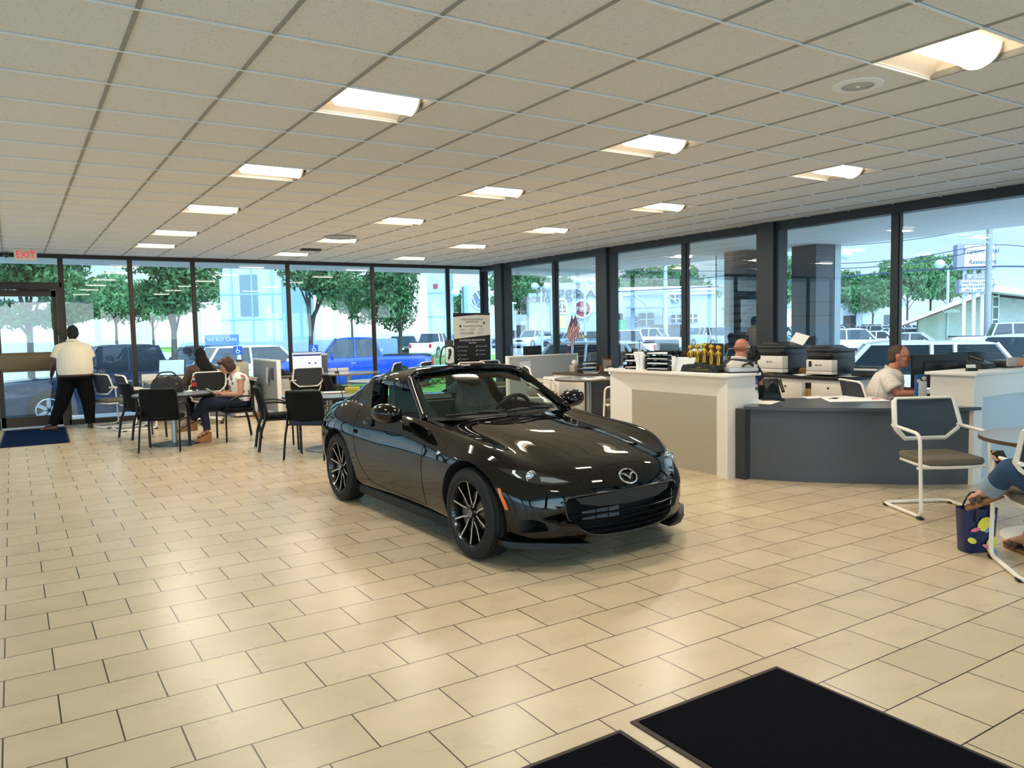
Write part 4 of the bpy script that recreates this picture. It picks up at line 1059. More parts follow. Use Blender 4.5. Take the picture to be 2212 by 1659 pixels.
# flags on the street window
fm_r, fm_w, fm_b = mat('flag_red', '#8d1f2a', .7), mat('flag_white', '#d6cfd0', .7), mat('flag_blue', '#232a58', .7)
for q, (u0, v0, u1, v1, lb) in enumerate([(1235, 680, 1252, 727, 'small stars and stripes flag on the window, the longer hanging of two'), (1243, 679, 1259, 727, 'small stars and stripes flag on the window, overlapping the longer one')]):
    a, c = at(u0, v0, 0, 9.36 - .03*q), at(u1, v1, 0, 9.36 - .03*q)
    t = thing('flag', lb, 'flag', c, 0, 'flags on the street window')
    b = MB(); b.tube([(0, 0, 0), a-c], .006, 6); b.obj('pole', wlam, t)
    b = MB(); b.box(-.0, .14, -.03, .03, -.03, .02, .004); b.obj('suction_mount', mat('cream_mount', '#cfc9b8', .5), t)
    d = (a-c); L = d.length; ln = [.52, .34][q]
    def F(s_, h): return d - d*(s_*.62) + V((.008*sin(9*s_+7*h), .12*h*(1-.4*s_) + .05*h, -h*ln*.75 - .03*sin(6*s_)))
    def cloth(s0, s1, h0, h1, nm, m, off=0):
        b = MB(); b.loft([[F(s0+(s1-s0)*i/5, h0+(h1-h0)*j/8) + V((-off, 0, 0)) for i in range(6)] for j in range(9)], cap=False, closed=False); b.obj(nm, m, t, 60)
    cloth(0, 1, 0, 1, 'cloth', fm_w)
    for k in range(0, 7, 1): cloth(k*2/13, (k*2+1)/13, 0, 1, 'stripe', fm_r, .003)
    cloth(0, .54, 0, .42, 'canton', fm_b, .006)
    b = MB()
    for i in range(5):
        for j in range(4):
            p = F(.05+.1*i, .05+.09*j) + V((-.010, 0, 0)); b.ball(p, .007, 5, 4)
    b.obj('stars', fm_w, t)
# ------------------------------------------------------------------ counters on the street side
t = thing('reception_counter', 'tall white counter with a splayed grey recess, next to the sports car', 'counter', (0, 0, 0))
cw = mat('counter_white', '#e9e2d8', .35)
X, Y0, Y1, H = 6.05, 5.43, 7.26, 1.036; I = 6.13; ya, yb, zt = 5.645, 6.96, .828
b = MB()
b.box(I+.02, 6.47, Y0, Y1, 0, H); b.box(X, I+.02, Y0-.0, Y0+.02, 0, H); b.box(X, I+.02, Y1-.02, Y1, 0, H)
b.obj('carcass', cw, t, 0)
for nm, P in (('side_splay', [(X, Y0+.018, 0), (X, Y0+.018, H), (I, ya, zt), (I, ya, 0)]), ('side_splay', [(X, Y1-.018, 0), (X, Y1-.018, H), (I, yb, zt), (I, yb, 0)]), ('top_splay', [(X, Y0, H), (X, Y1, H), (I, yb, zt), (I, ya, zt)])):
    b = MB(); b.loft([[V(p) for p in P], [V(p)+V((.02, 0, 0)) for p in P]], smooth=False); b.obj(nm, cw, t, 0)
b = MB(); b.box(I-.002, I+.02, ya, yb, .0, zt); b.obj('recess_panel', mat('grey_recess_panel', '#a89e8c', .5), t, 0)
b = MB(); b.box(X-.05, 6.52, Y0-.035, Y1+.05, H, H+.03, .005); b.obj('countertop', cw, t)
CT = H+.03
def onc(u, v, z=CT): p = at(u, v, 2, z); return V((p.x, p.y, z))
x = onc(1340, 793)
t = thing('sign_holder', 'thin black upright panel at the end of the white counter', 'sign holder', (6.35, 7.2, CT), rad(65)); b = MB(); b.box(-.11, .11, -.006, .006, 0, .24, .002, M.Rotation(rad(8), 4, 'X')); b.box(-.12, .12, -.05, .05, 0, .008); b.obj('panel', blkp, t)
tray_stack('black letter trays on the white counter beside the white vase', (6.27, 7.02, CT), rad(-75), 3, .22, .26, .075)
t = thing('paper_vase', 'white curved vase standing between black trays on the white counter', 'vase', (6.15, 6.84, CT))
b = MB(); b.lathe([(0, 0), (.035, 0), (.03, .03), (.038, .09), (.055, .15), (.062, .2), (.052, .205), (.05, .19)], 20, M.Translation((.02, .04, 0))); b.obj('vase', paper, t)
b = MB(); b.tube([(.0, -.04, 0), (.0, -.045, .08), (.005, -.05, .16), (.01, -.05, .185)], [.025, .024, .032, .030], 14); b.obj('roll', paper, t)
tray_stack('black sorter with white shelves between the vase and the white binder', (6.22, 6.52, CT), rad(-85), 4, .34, .24, .056)
t = thing('cable', 'green cable hanging down the black sorter', 'cable', (6.12, 6.68, CT)); b = MB(); b.tube(fillet([(.1, -.06, .2), (0, -.02, .16), (-.015, .02, .08), (0, .01, .01), (.06, -.03, .005)], .06), .006, 6); b.obj('wire', mat('green_wire', '#6f8a3c', .5), t)
t = thing('white_binder', 'white binder leaning open on the counter beside the trophies', 'binder', (6.2, 6.2, CT), rad(-88))
b = MB(); b.box(-.15, .15, -.006, .006, .0, .16, .002, M.Rotation(rad(-18), 4, 'X')); b.box(-.165, -.145, -.02, .04, 0, .165, .004); b.obj('cover', paper, t)
t = thing('cardboard_panel', 'brown panel standing upright behind the white binder', 'panel', (6.42, 6.25, CT), rad(-86)); b = MB(); b.box(-.17, .17, -.01, .01, 0, .21); b.obj('board', wood, t, 0)
t = thing('cardboard_panel', 'dark brown panel standing upright behind the trophies', 'panel', (6.44, 5.98, CT), rad(-86)); b = MB(); b.box(-.13, .13, -.012, .012, 0, .30); b.obj('board', mat('dark_brown', '#2a211d', .6), t, 0)
# trophy plinth and five plain gold statuettes
tp = thing('trophy_plinth', 'black stepped plinth with gold writing on the white counter', 'plinth', (6.24, 5.93, CT), rad(-90))
pk = mat('plinth_black', '#0d0f10', .3); gl = mat('gold_leaf', '#d0a13a', .22, metal=1)
b = MB()
b.loft([[V((-.265, y, 0)), V((-.265, y, .035)), V((-.235, y, .075)), V((-.07, y, .09)), V((-.065, y, .105)), V((.065, y, .105)), V((.07, y, .09)), V((.235, y, .075)), V((.265, y, .035)), V((.265, y, 0))] for y in (-.07, .07)], smooth=False)
b.box(-.27, .27, -.075, .075, 0, .012); b.obj('block', pk, tp, 20)
text('CARFAX', 'lettering', gl, tp, .022, (0, -.0715, .052)); text('EV TOP-RATED DEALER WINNER', 'lettering', gl, tp, .0185, (0, -.0715, .028))
for k in range(5):
    x = (-.2, -.1, 0, .1, .2)[k]; zt_ = (.079, .0875, .105, .0875, .079)[k]
    b = MB(); b.box(x-.035, x+.035, -.066, -.064, zt_-.03, zt_-.008); b.obj('plaque', pk, tp, 0)
    text('CARFAX', 'lettering', gl, tp, .0115, (x, -.0725, zt_-.012)); text(['2019', '2020', '2021', '2022', '2023'][k], 'lettering', gl, tp, .0115, (x, -.0725, zt_-.024)) if 0 else None
def statuette(label, x, z, group):
    p = M.Rotation(rad(-90), 4, 'Z') @ V((x, .01, 0)) + V((6.24, 5.93, CT+z))
    t = thing('gold_trophy', label, 'trophy', p, rad(-90), group)
    b = MB()
    b.cyl((0, 0, 0), .027, .008, 20); b.lathe([(.0, .072), (.016, .075), (.021, .09), (.018, .105), (.024, .128), (.02, .142), (.010, .152), (.010, .162)], 16)
    for s in (-1, 1): b.tube([(s*.012, -.006, .008), (s*.013, 0, .04), (s*.010, 0, .085)], [.007, .008, .010], 8)
    b.obj('figure', gl, t, 50)
    b = MB(); b.ball((0, 0, .182), (.03, .028, .027), 16, 10); b.obj('head', gl, t)
    for s in (-1, 1):
        b = MB(); b.tube([(s*.020, 0, .135), (s*.042, -.004, .112), (s*.022, -.012, .09)], [.0075, .0065, .006], 8); b.obj('arm', gl, t)
    return t
for k, (x, z, lb) in enumerate([(-.2, .079, 'gold statuette at the binder end of the black plinth'), (-.1, .088, 'gold statuette between the binder end and the middle of the plinth'), (0, .105, 'gold statuette on the highest middle step of the plinth'), (.1, .088, 'gold statuette just past the middle step, toward the hole punch'), (.2, .079, 'gold statuette at the hole punch end of the black plinth')]):
    statuette(lb, x, z, 'gold statuettes on the black plinth')
t = thing('hole_punch', 'large pale grey hole punch on the end of the white counter', 'hole punch', (6.37, 5.52, CT), rad(-30))
b = MB(); b.box(-.16, .16, -.07, .07, 0, .012, .003); b.obj('tray', blkp, t); b = MB(); b.box(-.15, .15, -.065, .065, .012, .055, .006); b.obj('base', mat('punch_silver', '#b6b8ba', .35, metal=.3), t)
b = MB(); b.prism([(-.15, .055), (.14, .055), (.15, .08), (.02, .115), (-.10, .13), (-.15, .09)], -.055, .055, axis='y', bev=.006); b.obj('lever', mat('punch_cream', '#cfc6b8', .4), t)
b = MB(); b.tube([(-.02, -.06, .07), (.04, -.07, .105), (.10, -.06, .075)], .012, 8); b.obj('handle', blkp, t)
t = thing('desk_stapler', 'grey stapler between the plinth and the hole punch', 'stapler', (6.3, 5.62, CT), rad(-70)); b = MB(); b.box(-.07, .07, -.018, .018, 0, .014, .004); b.prism([(-.07, .014), (.07, .02), (.07, .045), (-.06, .06)], -.016, .016, axis='y'); b.obj('body', mat('grey_stapler', '#6e6a62', .5), t)
t = thing('clip_fan', 'round black clip fan standing on the counter before the bald man', 'fan', (6.44, 5.46, CT), rad(-35))
fm = M.Translation((.03, .03, .20)) @ M.Rotation(rad(52), 4, 'Z') @ M.Rotation(rad(62), 4, 'X')
b = MB()
for r_ in (.085, .07, .055, .04, .022): b.tube([(r_*cos(a), r_*sin(a), .035-r_*.12) for a in [2*pi*q/28 for q in range(28)]], .004, 5, closed=True, mx=fm)
b.lathe([(.086, -.03), (.09, 0), (.086, .025)], 32, fm, cap=False); b.lathe([(.0, -.055), (.05, -.045), (.086, -.03)], 32, fm, cap=False); b.obj('cage', mat('fan_black', '#0a0a0b', .35), t)
b = MB(); b.tube([(.03, 0, 0), (.03, .0, .17), (0, .03, .21)], .008, 8); b.obj('stem', steel, t); b = MB(); b.box(-.05, .06, -.05, .05, 0, .015, .004); b.obj('clamp', blkp, t)
# --- low credenza under the windows
t = thing('credenza', 'low white credenza with a black top carrying two printers', 'cabinet', (8.5, 6.9, 0))
b = MB(); b.box(-.35, .35, -1.4, 1.4, .03, .885); b.obj('carcass', wlam, t, 0)
b = MB(); b.box(-.39, .39, -1.42, 1.42, .885, .92, .003); b.obj('worktop', mat('black_worktop', '#191817', .45), t)
for k, (y0, y1, d) in enumerate([(-1.39, -.92, 0), (-.83, -.34, .05), (-.33, .16, .02), (.2, .7, 0), (.71, 1.38, 0)]):
    b = MB(); b.box(-.37-d, -.352-d, y0, y1, .50, .84, .003); o = b.obj('drawer', mat('cream_drawer', '#ddd2c2', .45), t)
    b = MB(); b.cyl((-.378-d, (y0+y1)/2, .79), .012, .008, 12, axis='x'); b.obj('lock', blkp, o)
    b = MB(); b.box(-.37, -.352, y0, y1, .06, .48, .003); b.obj('drawer', mat('cream_drawer'), t)
b = MB(); b.box(-.36, -.3, -.92, -.83, .5, .84); b.obj('open_gap', blkp, t, 0); b = MB(); b.box(-.365, -.3, -.92, -.83, .5, .77); b.obj('drawer_inside', mat('manila', '#b98f4e', .7), t, 0)
def printer(label, x, y, big):
    t = thing('printer', label, 'printer', (x, y, .92), rad(-90)); w, h, d = (.40, .235, .5) if big else (.36, .20, .46)
    pw, pk_ = mat('printer_white', '#ddd6cb', .45), mat('printer_slate', '#2c3138', .5)
    b = MB(); b.box(-w/2, w/2, -d/2, d/2-.02, .02, h*.28, .006); b.obj('paper_drawer', pw, t)
    b = MB(); b.box(-w/2, w/2, -d/2, -d/2+.12, h*.30, h, .012); b.obj('front_cover', pw, t)
    b = MB(); b.box(-w/2+.004, w/2+.004, -d/2+.11, d/2, .02, h*1.05, .006); b.obj('rear_body', pk_, t)
    b = MB(); b.box(-w/2, w/2, -d/2+.03, d/2, h, h+.09, .008); b.box(-w/2+.03, w/2-.02, -d/2-.02, -d/2+.06, h+.03, h+.06, .004); b.obj('output_bay', blkp, t)
    b = MB(); b.box(-w/2-.02, w/2+.03, -d/2+.02, d/2+.01, h+.09, h+.13, .01); b.prism([(-w/2, h+.13), (w/2-.04, h+.13), (w/2-.14, h+.17), (-w/2+.05, h+.17)], -d/2+.05, d/2-.05, axis='y', bev=.006); b.obj('scanner_lid', mat('printer_black', '#1d2022', .4), t)
    b = MB(); b.box(-.05, .08, -d/2+.0, -d/2+.03, h+.1, h+.104); b.obj('touch_panel', screenk, t, 0)
    b = MB(); b.box(-.045, -.03, -d/2-.002, -d/2, h*.62, h*.70); b.obj('logo', blkp, t, 0); text('LEXMARK', 'lettering', blkp, t, .016, (.01, -d/2-.002, h*.66))
    if big:
        b = MB(); b.box(-.12, .12, -.001, .001, 0, .15, mx=M.Translation((.14, .1, h+.15)) @ M.Rotation(rad(-35), 4, 'X') @ M.Rotation(rad(15), 4, 'Y')); b.obj('loose_sheet', paper, t, 0)
    else:
        b = MB(); b.box(-.14, -.10, -d/2-.002, -d/2, h*.55, h*.9); b.obj('sticker', blkp, t, 0)
printer('bigger white and black printer on the credenza, sheets fanned on its lid', 8.48, 6.68, True)
printer('smaller white and black printer on the credenza, closer to the man in glasses', 8.46, 5.95, False)
t = thing('folder_stack', 'leaning stack of manila folders between the two printers', 'folders', (8.6, 6.32, .92), rad(-80))
for k in range(5):
    b = MB(); b.box(-.13, .13, -.09, .09, 0, .012, mx=M.Translation((0, 0, .012*k)) @ M.Rotation(rad(8*k-14), 4, 'Z') @ M.Rotation(rad(1.5*k), 4, 'Y')); b.obj('folder', mat('manila_folder', '#b07a3a', .7), t, 0)
def zsheet(label, z, pix, th=.004, m=None, name='paper', cat='paper'):
    return sheet(name, label, cat, [on(z, u, v) for u, v in pix], th, m or paper)
zsheet('yellow paper sheet before the bigger printer', .921, [(1641, 806), (1655, 802), (1682, 806), (1670, 808)], .004, mat('yellow_paper', '#d8c667', .7))
zsheet('white sheets lying under the front edge of the bigger printer', .921, [(1655, 807), (1704, 804), (1707, 806), (1690, 808)], .006)
zsheet('white sheet hanging over the credenza top between the printers', .921, [(1712, 809), (1740, 806), (1755, 809), (1731, 812)], .004)
zsheet('white sheet on the credenza top beside the binders', .921, [(1795, 812), (1830, 810), (1880, 811), (1840, 814)], .004)
t = thing('binder_stack', 'stack of dark binders and folders on the credenza beside the smaller printer', 'binders', (8.62, 5.55, .92), rad(-80))
for k, (c, h) in enumerate((('#1b1d1e', .022), ('#3a3631', .016), ('#123038', .03), ('#d9dadc', .026), ('#1f3a37', .02))):
    z = sum((.022, .016, .03, .026, .02)[:k])
    b = MB(); b.box(-.15+.01*k, .15+.012*(k % 3), -.12, .12, z, z+h, .002); b.obj('binder', mat('binder'+c, c, .5), t)
# --- the curved dark grey desk
t = thing('curved_desk', 'dark grey curved desk between the two white counters', 'desk', (0, 0, 0))
fr = crspl([(6.2, 5.36, 0), (6.52, 4.86, 0), (6.93, 4.42, 0), (7.30, 4.08, 0), (7.62, 3.86, 0)], 21)
bk_ = crspl([(6.75, 5.75, 0), (7.2, 5.55, 0), (7.6, 5.15, 0), (7.72, 4.75, 0), (7.62, 4.25, 0)], 21)
dl = mat('desk_top_grey', '#474b50', .3)
b = MB(); off = V((-.045, -.05, 0))
out = [p + off for p in fr]; out[-1] = V((7.66, 3.77, 0))
L = [V((p.x, p.y, .715)) for p in out] + [V((p.x, p.y, .715)) for p in bk_[::-1]]
b.loft([L, [p + V((0, 0, .03)) for p in L]], smooth=False); b.obj('worktop', dl, t, 20)
b = MB(); L = [V((p.x, p.y, 0)) for p in fr] + [V((p.x+.02, p.y+.022, 0)) for p in fr[::-1]]
b.loft([L, [p + V((0, 0, .715)) for p in L]], smooth=False); b.obj('front_panel', dklam, t, 30)
b = MB(); b.box(6.16, 6.24, 5.30, 5.42, 0, .715); b.obj('end_post', mat('desk_end_dark', '#34373b', .45), t, 0)
DT = .746
t = thing('brochure_holder', 'clear holder of blue and white brochures at the end of the dark desk', 'brochure holder', (6.51, 5.50, DT-.001), rad(-40))
b = MB(); b.box(-.06, .06, -.03, .03, 0, .012); b.obj('base', mat('clear_acrylic', '#cdd8dd', .1), t)
for x0, x1, z0, z1, c in ((-.055, .055, .012, .255, '#e6e4e6'), (-.055, .055, .19, .258, '#3a57a8'), (-.055, .055, .13, .165, '#3c4250'), (-.055, .055, .165, .192, '#c9c6cc')):
    b = MB(); b.box(x0, x1, -.006 - (.001 if z0 > .1 else 0), .006, z0, z1, mx=M.Rotation(rad(-8), 4, 'X')); b.obj('brochure', mat('broch'+c, c, .4), t, 0)
text('LairdNoller', 'lettering', paper, t, .018, (0, .018, .225), (pi/2-.14, 0, 0))
b = MB(); b.box(-.06, .055, -.032, -.016, .012, .10); b.obj('card_stack', mat('pale_card', '#e0e2e6', .5), t, 0)
b = MB(); b.cyl((0, -.036, .07), .02, .003, 16, axis='y'); b.obj('emblem', mat('orange_print', '#d98f62', .6), t)
t = thing('award_plaque', 'pointed glass award plaque standing on the dark desk', 'award', (6.86, 5.53, DT-.001), rad(-35))
P = [(-.085, 0), (.085, 0), (.09, .07), (.06, .14), (0, .20), (-.06, .14), (-.09, .07)]
b = MB(); b.prism(P, -.012, .012, axis='y', bev=.004); b.obj('glass', mat('smoked_glass', '#1c2326', .05), t, 0)
b = MB(); b.box(-.12, .12, -.05, .06, 0, .02, .004); b.obj('base', blkp, t)
t = thing('desk_phone', 'black desk phone behind the pointed award plaque', 'phone', (7.02, 5.62, DT-.001), rad(-30))
b = MB(); b.prism([(-.09, 0), (.10, 0), (.09, .20), (.05, .22), (-.02, .06)], -.11, .05, axis='x', bev=.004); b.obj('base', blkp, t); b = MB(); b.tube([(.07, -.05, .08), (.07, .03, .17), (.07, .05, .205)], .02, 8, ry=.016); b.obj('handset', blkp, t)
t = thing('cup_holder', 'black cup shaped caddy beside the black desk phone', 'caddy', (6.88, 5.74, DT-.001)); b = MB(); b.lathe([(0, 0), (.05, 0), (.065, .15), (.058, .15), (.045, .01)], 16); b.obj('cup', blkp, t)
zsheet('cream paper sheet on the dark desk before the award plaque', DT, [(1618, 871), (1664, 874), (1686, 867), (1641, 863)], .002, mat('cream_paper', '#e6dfcb', .7))
zsheet('white paper with a torn edge at the middle of the dark desk', DT, [(1729, 857), (1768, 855), (1780, 859), (1745, 861)], .003)
zsheet('big white document pad on the dark desk', DT+.002, [(1768, 858), (1792, 869), (1924, 867), (1888, 858), (1840, 855)], .006)
zsheet('pink paper scrap on the big white pad', DT+.009, [(1881, 860), (1890, 858), (1903, 862), (1884, 863)], .002, mat('pink_paper', '#e79aa3', .7))
zsheet('white clipboard sheet before the man in glasses', DT+.002, [(1904, 856), (1965, 852), (1985, 856), (1940, 860)], .006)
t = thing('car_keys', 'small dark keys lying on the big white pad', 'keys', on(DT+.009, 1800, 861))
for dx in (-.05, .0, .06):
    b = MB(); b.tube([(dx+.018*cos(a), .018*sin(a), .004) for a in [2*pi*q/14 for q in range(14)]], .003, 5, closed=True); b.obj('ring', steel, t)
b = MB(); b.box(-.03, .03, -.035, -.01, 0, .012, .004); b.obj('fob', blkp, t)
for u, v, lb in ((1935, 855, 'black pen on the clipboard, closer to the man'), (1950, 856, 'thick black marker on the clipboard')):
    t = thing('pen', lb, 'pen', on(DT+.009, u, v), rad(-60)); b = MB(); b.tube([(-.06, 0, .007), (.06, 0, .007)], .007, 8); b.obj('barrel', blkp, t)
t = thing('card_holder', 'black card holder with white cards at the corner of the tall white counter', 'card holder', on(DT, 2008, 868), rad(-20))
b = MB(); b.prism([(-.06, 0), (.06, 0), (.03, .09), (-.02, .09)], -.09, .09, axis='x', bev=.004); b.obj('base', blkp, t); b = MB(); b.box(-.075, .075, -.05, -.03, .035, .12, mx=M.Rotation(rad(-20), 4, 'X')); b.obj('cards', paper, t, 0)
t = thing('banana_bunch', 'small yellow item on a dark folder beside the card holder', 'pouch', on(DT, 1990, 860), rad(10)); t.name = 'yellow_pouch'
b = MB(); b.ball((0, 0, .014), (.06, .03, .016), 14, 8); b.obj('pouch', mat('yellow_green', '#b5b83c', .5), t)
zsheet('dark folder under the yellow pouch', DT, [(1968, 861), (1995, 857), (2010, 860), (1985, 864)], .004, mat('navy_folder', '#161c2b', .5))
t = thing('snack_bag', 'upright blue bag with white text panel against the tall white counter', 'bag', (7.66, 4.36, DT-.001), rad(-25))
b = MB(); b.loft([[V((.065*cos(a)*w, .025*sin(a)*d, z)) for a in [2*pi*q/20 for q in range(20)]] for z, w, d in ((0, 1, 1), (.05, 1.02, 1.3), (.2, 1.0, 1.1), (.27, 1.03, .3), (.285, 1.03, .15))]); b.obj('bag', mat('bag_blue', '#1e5f93', .3), t)
b = MB(); b.box(-.045, .045, -.035, -.030, .03, .22, .004); b.obj('text_panel', mat('bag_white', '#dfe4e8', .4, var=.15, vscale=80), t); b = MB(); b.ball((0.02, -.026, .245), (.025, .006, .02), 12, 8); b.ball((-.04, -.028, .22), (.02, .006, .02), 12, 8); b.obj('print', mat('bag_cream', '#e5d7a4', .4), t)
# --- the second tall white counter
t = thing('reception_counter', 'tall white counter with an inset panel tinted as if blue-lit, a man standing beside it', 'counter', (0, 0, 0))
b = MB(); b.box(7.62, 10, 3.86, 4.24, 0, 1.036) if 0 else b.box(7.62, 7.78, 3.82, 4.24, 0, 1.036); b.box(7.78, 9.3, 3.86, 4.24, 0, 1.036); b.box(7.78, 9.3, 3.82, 3.86, .83, 1.036); b.obj('carcass', cw, t, 0)
b = MB(); b.box(7.78, 9.3, 3.855, 3.862, .0, .83); b.obj('inset_panel', mat('blue_lit_inset', '#b9c4cc', .35), t, 0)  # pale blue of the daylight on this panel is put into its colour
b = MB(); b.box(7.58, 9.34, 3.78, 4.28, 1.036, 1.066, .005); b.obj('countertop', cw, t)
C2 = 1.067
t = thing('desk_phone', 'low black phone and base on the tall white counter', 'phone', (8.35, 4.12, C2-.001), rad(-8)); b = MB(); b.prism([(-.09, 0), (.09, 0), (.09, .10), (-.06, .05)], -.12, .12, axis='x', bev=.005); b.obj('base', blkp, t); b = MB(); b.tube([(-.08, -.07, .09), (-.08, .07, .125)], .022, 8); b.obj('handset', blkp, t)
t = thing('document_tray', 'flat black tray on the tall white counter, closer to the standing man', 'tray', (8.72, 4.08, C2-.001), rad(-6)); b = MB(); b.box(-.15, .15, -.11, .11, 0, .07, .006); b.obj('tray', blkp, t); b = MB(); b.box(-.14, .14, -.10, .10, .07, .075); b.obj('sheet', mat('dark_sheet', '#23262a', .4), t, 0)
t = thing('card_stand', 'tiny stand of white cards on the tall white counter', 'card stand', (7.92, 4.0, C2-.001), rad(-30)); b = MB(); b.prism([(-.025, 0), (.025, 0), (.015, .03), (-.015, .03)], -.05, .05, axis='x'); b.obj('stand', blkp, t); b = MB(); b.box(-.045, .045, -.014, -.004, .012, .062, mx=M.Rotation(rad(-25), 4, 'X')); b.obj('cards', paper, t, 0)
zsheet('white sheet lying flat on the tall white counter', C2, [(2078, 797), (2110, 791), (2172, 792), (2150, 797)], .003)
zsheet('thin dark folder on the tall white counter beside the standing man', C2, [(2108, 791), (2150, 786), (2195, 787), (2190, 792)], .006, mat('dark_folder', '#24262b', .5))
monitor('big black monitor turned away beside the man in glasses', 8.47, 4.62, .75, rad(150), .62, .36, None, .09)
monitor('black monitor behind the big one, over the tall white counter', 8.98, 4.6, .75, rad(165), .56, .34, None, .12)
desk('inner work desk of the man in glasses', 8.05, 9.3, 4.26, 4.86, .75, wlam, wlam)
t = thing('desk_keyboard', 'pale keyboard under the hands of the man in glasses', 'keyboard', (8.2, 4.78, .752), rad(-122)); b = MB(); b.box(-.2, .2, -.06, .06, 0, .018, .004); b.obj('keys', mat('key_grey', '#8d8c8a', .5), t)
q_chair('white and grey chair in which the man in glasses sits', (8.0, 5.12, 0), rad(-122), task=True)
# --- sitting group beside the entrance
t = round_table('round table with a dark walnut edge next to the lemon print tote bag', 6.2, 2.44, .57, mat('walnut_sheen', '#7d6c5c', .18), wood, bm=mat('white_base', '#e6dfd2', .35), cm=whitem, base=.42)
q_chair('white framed chair with a slate back before the dark curved desk', (6.33, 3.44, 0), rad(151), meshc=mat('slate_mesh', '#3a4450', .7, bump=.4, bscale=600))
q_chair('white framed chair cut off by the picture edge, the woman with sandals in it', (5.40, 2.20, 0), rad(-47))
# tote bag
t = thing('tote_bag', 'navy tote bag printed with lemons and pink leaves on the floor', 'bag', (5.45, 2.70, 0), rad(-28))
nv = mat('navy_leather', '#10204d', .4)
w, d, h = .115, .06, .30
b = MB(); rg = []
for z, k in ((0, .86), (.01, .92), (.12, .98), (.24, 1.04), (h, 1.08)):
    rg.append([V((x*w*2*k, y*d*2*k, z)) for x, y in rrect(1, 1, .22, 4)])
b.loft(rg, cap=False); b.loft([[V((p.x*.97, p.y*.95, p.z)) for p in r] for r in rg], cap=False); b.loft([rg[0], [p + V((0, 0, .004)) for p in rg[0]]])
b.obj('body', nv, t, 50)
b = MB(); b.box(-.11, .11, -.05, .05, .245, .25); b.obj('lining', mat('pink_lining', '#c9a79b', .8), t, 0)
for s in (-1, 1):
    b = MB(); b.tube(fillet([(-.055, s*.072, .22), (-.05, s*.07, .31), (-.02, s*.04, .395), (.02, s*.04, .395), (.05, s*.07, .31), (.055, s*.072, .22)], .06), .012, 8, ry=.006); b.obj('handle', blkp, t, 60)
def blob(cx, cz, pts, nm, m, off):
    x_ = .74; b = MB(); P = [V((cx*x_+x*.8, -d*1.03 - off - .004*(cz+z)/h*2, cz+z)) for x, z in pts]; b.loft([P, [p + V((0, .003, 0)) for p in P]], smooth=False); b.obj(nm, m, t, 0)
el = lambda rx, rz, a=0, n=20, tip=0: [((rx*cos(q)*(1+tip*abs(cos(q))**3))*cos(a)-rz*sin(q)*sin(a), (rx*cos(q)*(1+tip*abs(cos(q))**3))*sin(a)+rz*sin(q)*cos(a)) for q in [2*pi*k/n for k in range(n)]]
ly, pkm, bl = mat('lemon_yellow', '#e8e055', .5), mat('leaf_pink', '#e87f92', .5), mat('leaf_blue', '#6f9bd8', .5)
blob(.02, .20, el(.062, .048, .2, 24, .15), 'lemon_print', ly, .006); blob(-.10, .09, el(.02, .04, 1.3), 'lemon_print', ly, .004); blob(.085, .06, el(.04, .058, -.4, 24, .1), 'lemon_print', ly, .006)
for cx, cz, a, m_ in ((-.075, .165, .15, pkm), (.085, .225, 1.1, pkm), (.04, .045, -.35, pkm), (.055, .165, .5, bl), (.09, .03, -.6, bl)): blob(cx, cz, el(.034, .014, a, 16, .3), 'leaf_print', m_, .008)
# ------------------------------------------------------------------ people
def remesh(b, name, m, parent, vox=.009, it=5, smooth=True):
    o = b.obj(name, m, None, 0)
    r = o.modifiers.new('r', 'REMESH'); r.mode = 'VOXEL'; r.voxel_size = vox
    s = o.modifiers.new('s', 'SMOOTH'); s.iterations = it; s.factor = .5
    bake(o, 0); o.data.shade_smooth(); o.parent = parent
    if not o.data.materials: o.data.materials.append(m)
    return o
def head_mx(c, f, up=(0, 0, 1)):
    f = V(f).normalized(); x = f.cross(V(up)).normalized(); u = x.cross(f)
    return M.Translation(c) @ M((x, f, u)).transposed().to_4x4()
HEADR = [(-.118, .022, .026, .050), (-.105, .042, .046, .042), (-.075, .057, .070, .022), (-.035, .067, .086, .006), (.015, .074, .098, -.003), (.055, .073, .097, -.007), (.09, .056, .077, -.010), (.112, .028, .040, -.012), (.119, .006, .01, -.012)]
def head(b, mx, k=1.0):
    b.loft([[V((k*rx*cos(a), k*(yo+ry*sin(a)), k*z)) for a in [2*pi*q/24 for q in range(24)]] for z, rx, ry, yo in HEADR], mx=mx)
    B = lambda c, r: b.ball([k*q for q in c], [k*q for q in r], 12, 8, mx)
    b.tube([(0, k*.092, k*.02), (0, k*.108, k*-.012), (0, k*.114, k*-.03), (0, k*.098, k*-.043)], [k*.009, k*.012, k*.016, k*.012], 8, mx=mx)
    B((.032, .082, .018), (.024, .014, .009)); B((-.032, .082, .018), (.024, .014, .009))
    B((0, .088, -.066), (.024, .013, .007)); B((0, .086, -.076), (.020, .012, .007)); B((0, .075, -.102), (.024, .020, .016))
    for s in (-1, 1):
        B((s*.045, .055, -.03), (.022, .028, .024))
        B((s*.075, -.008, -.012), (.011, .022, .033)); B((s*.081, -.016, .0), (.008, .016, .024))
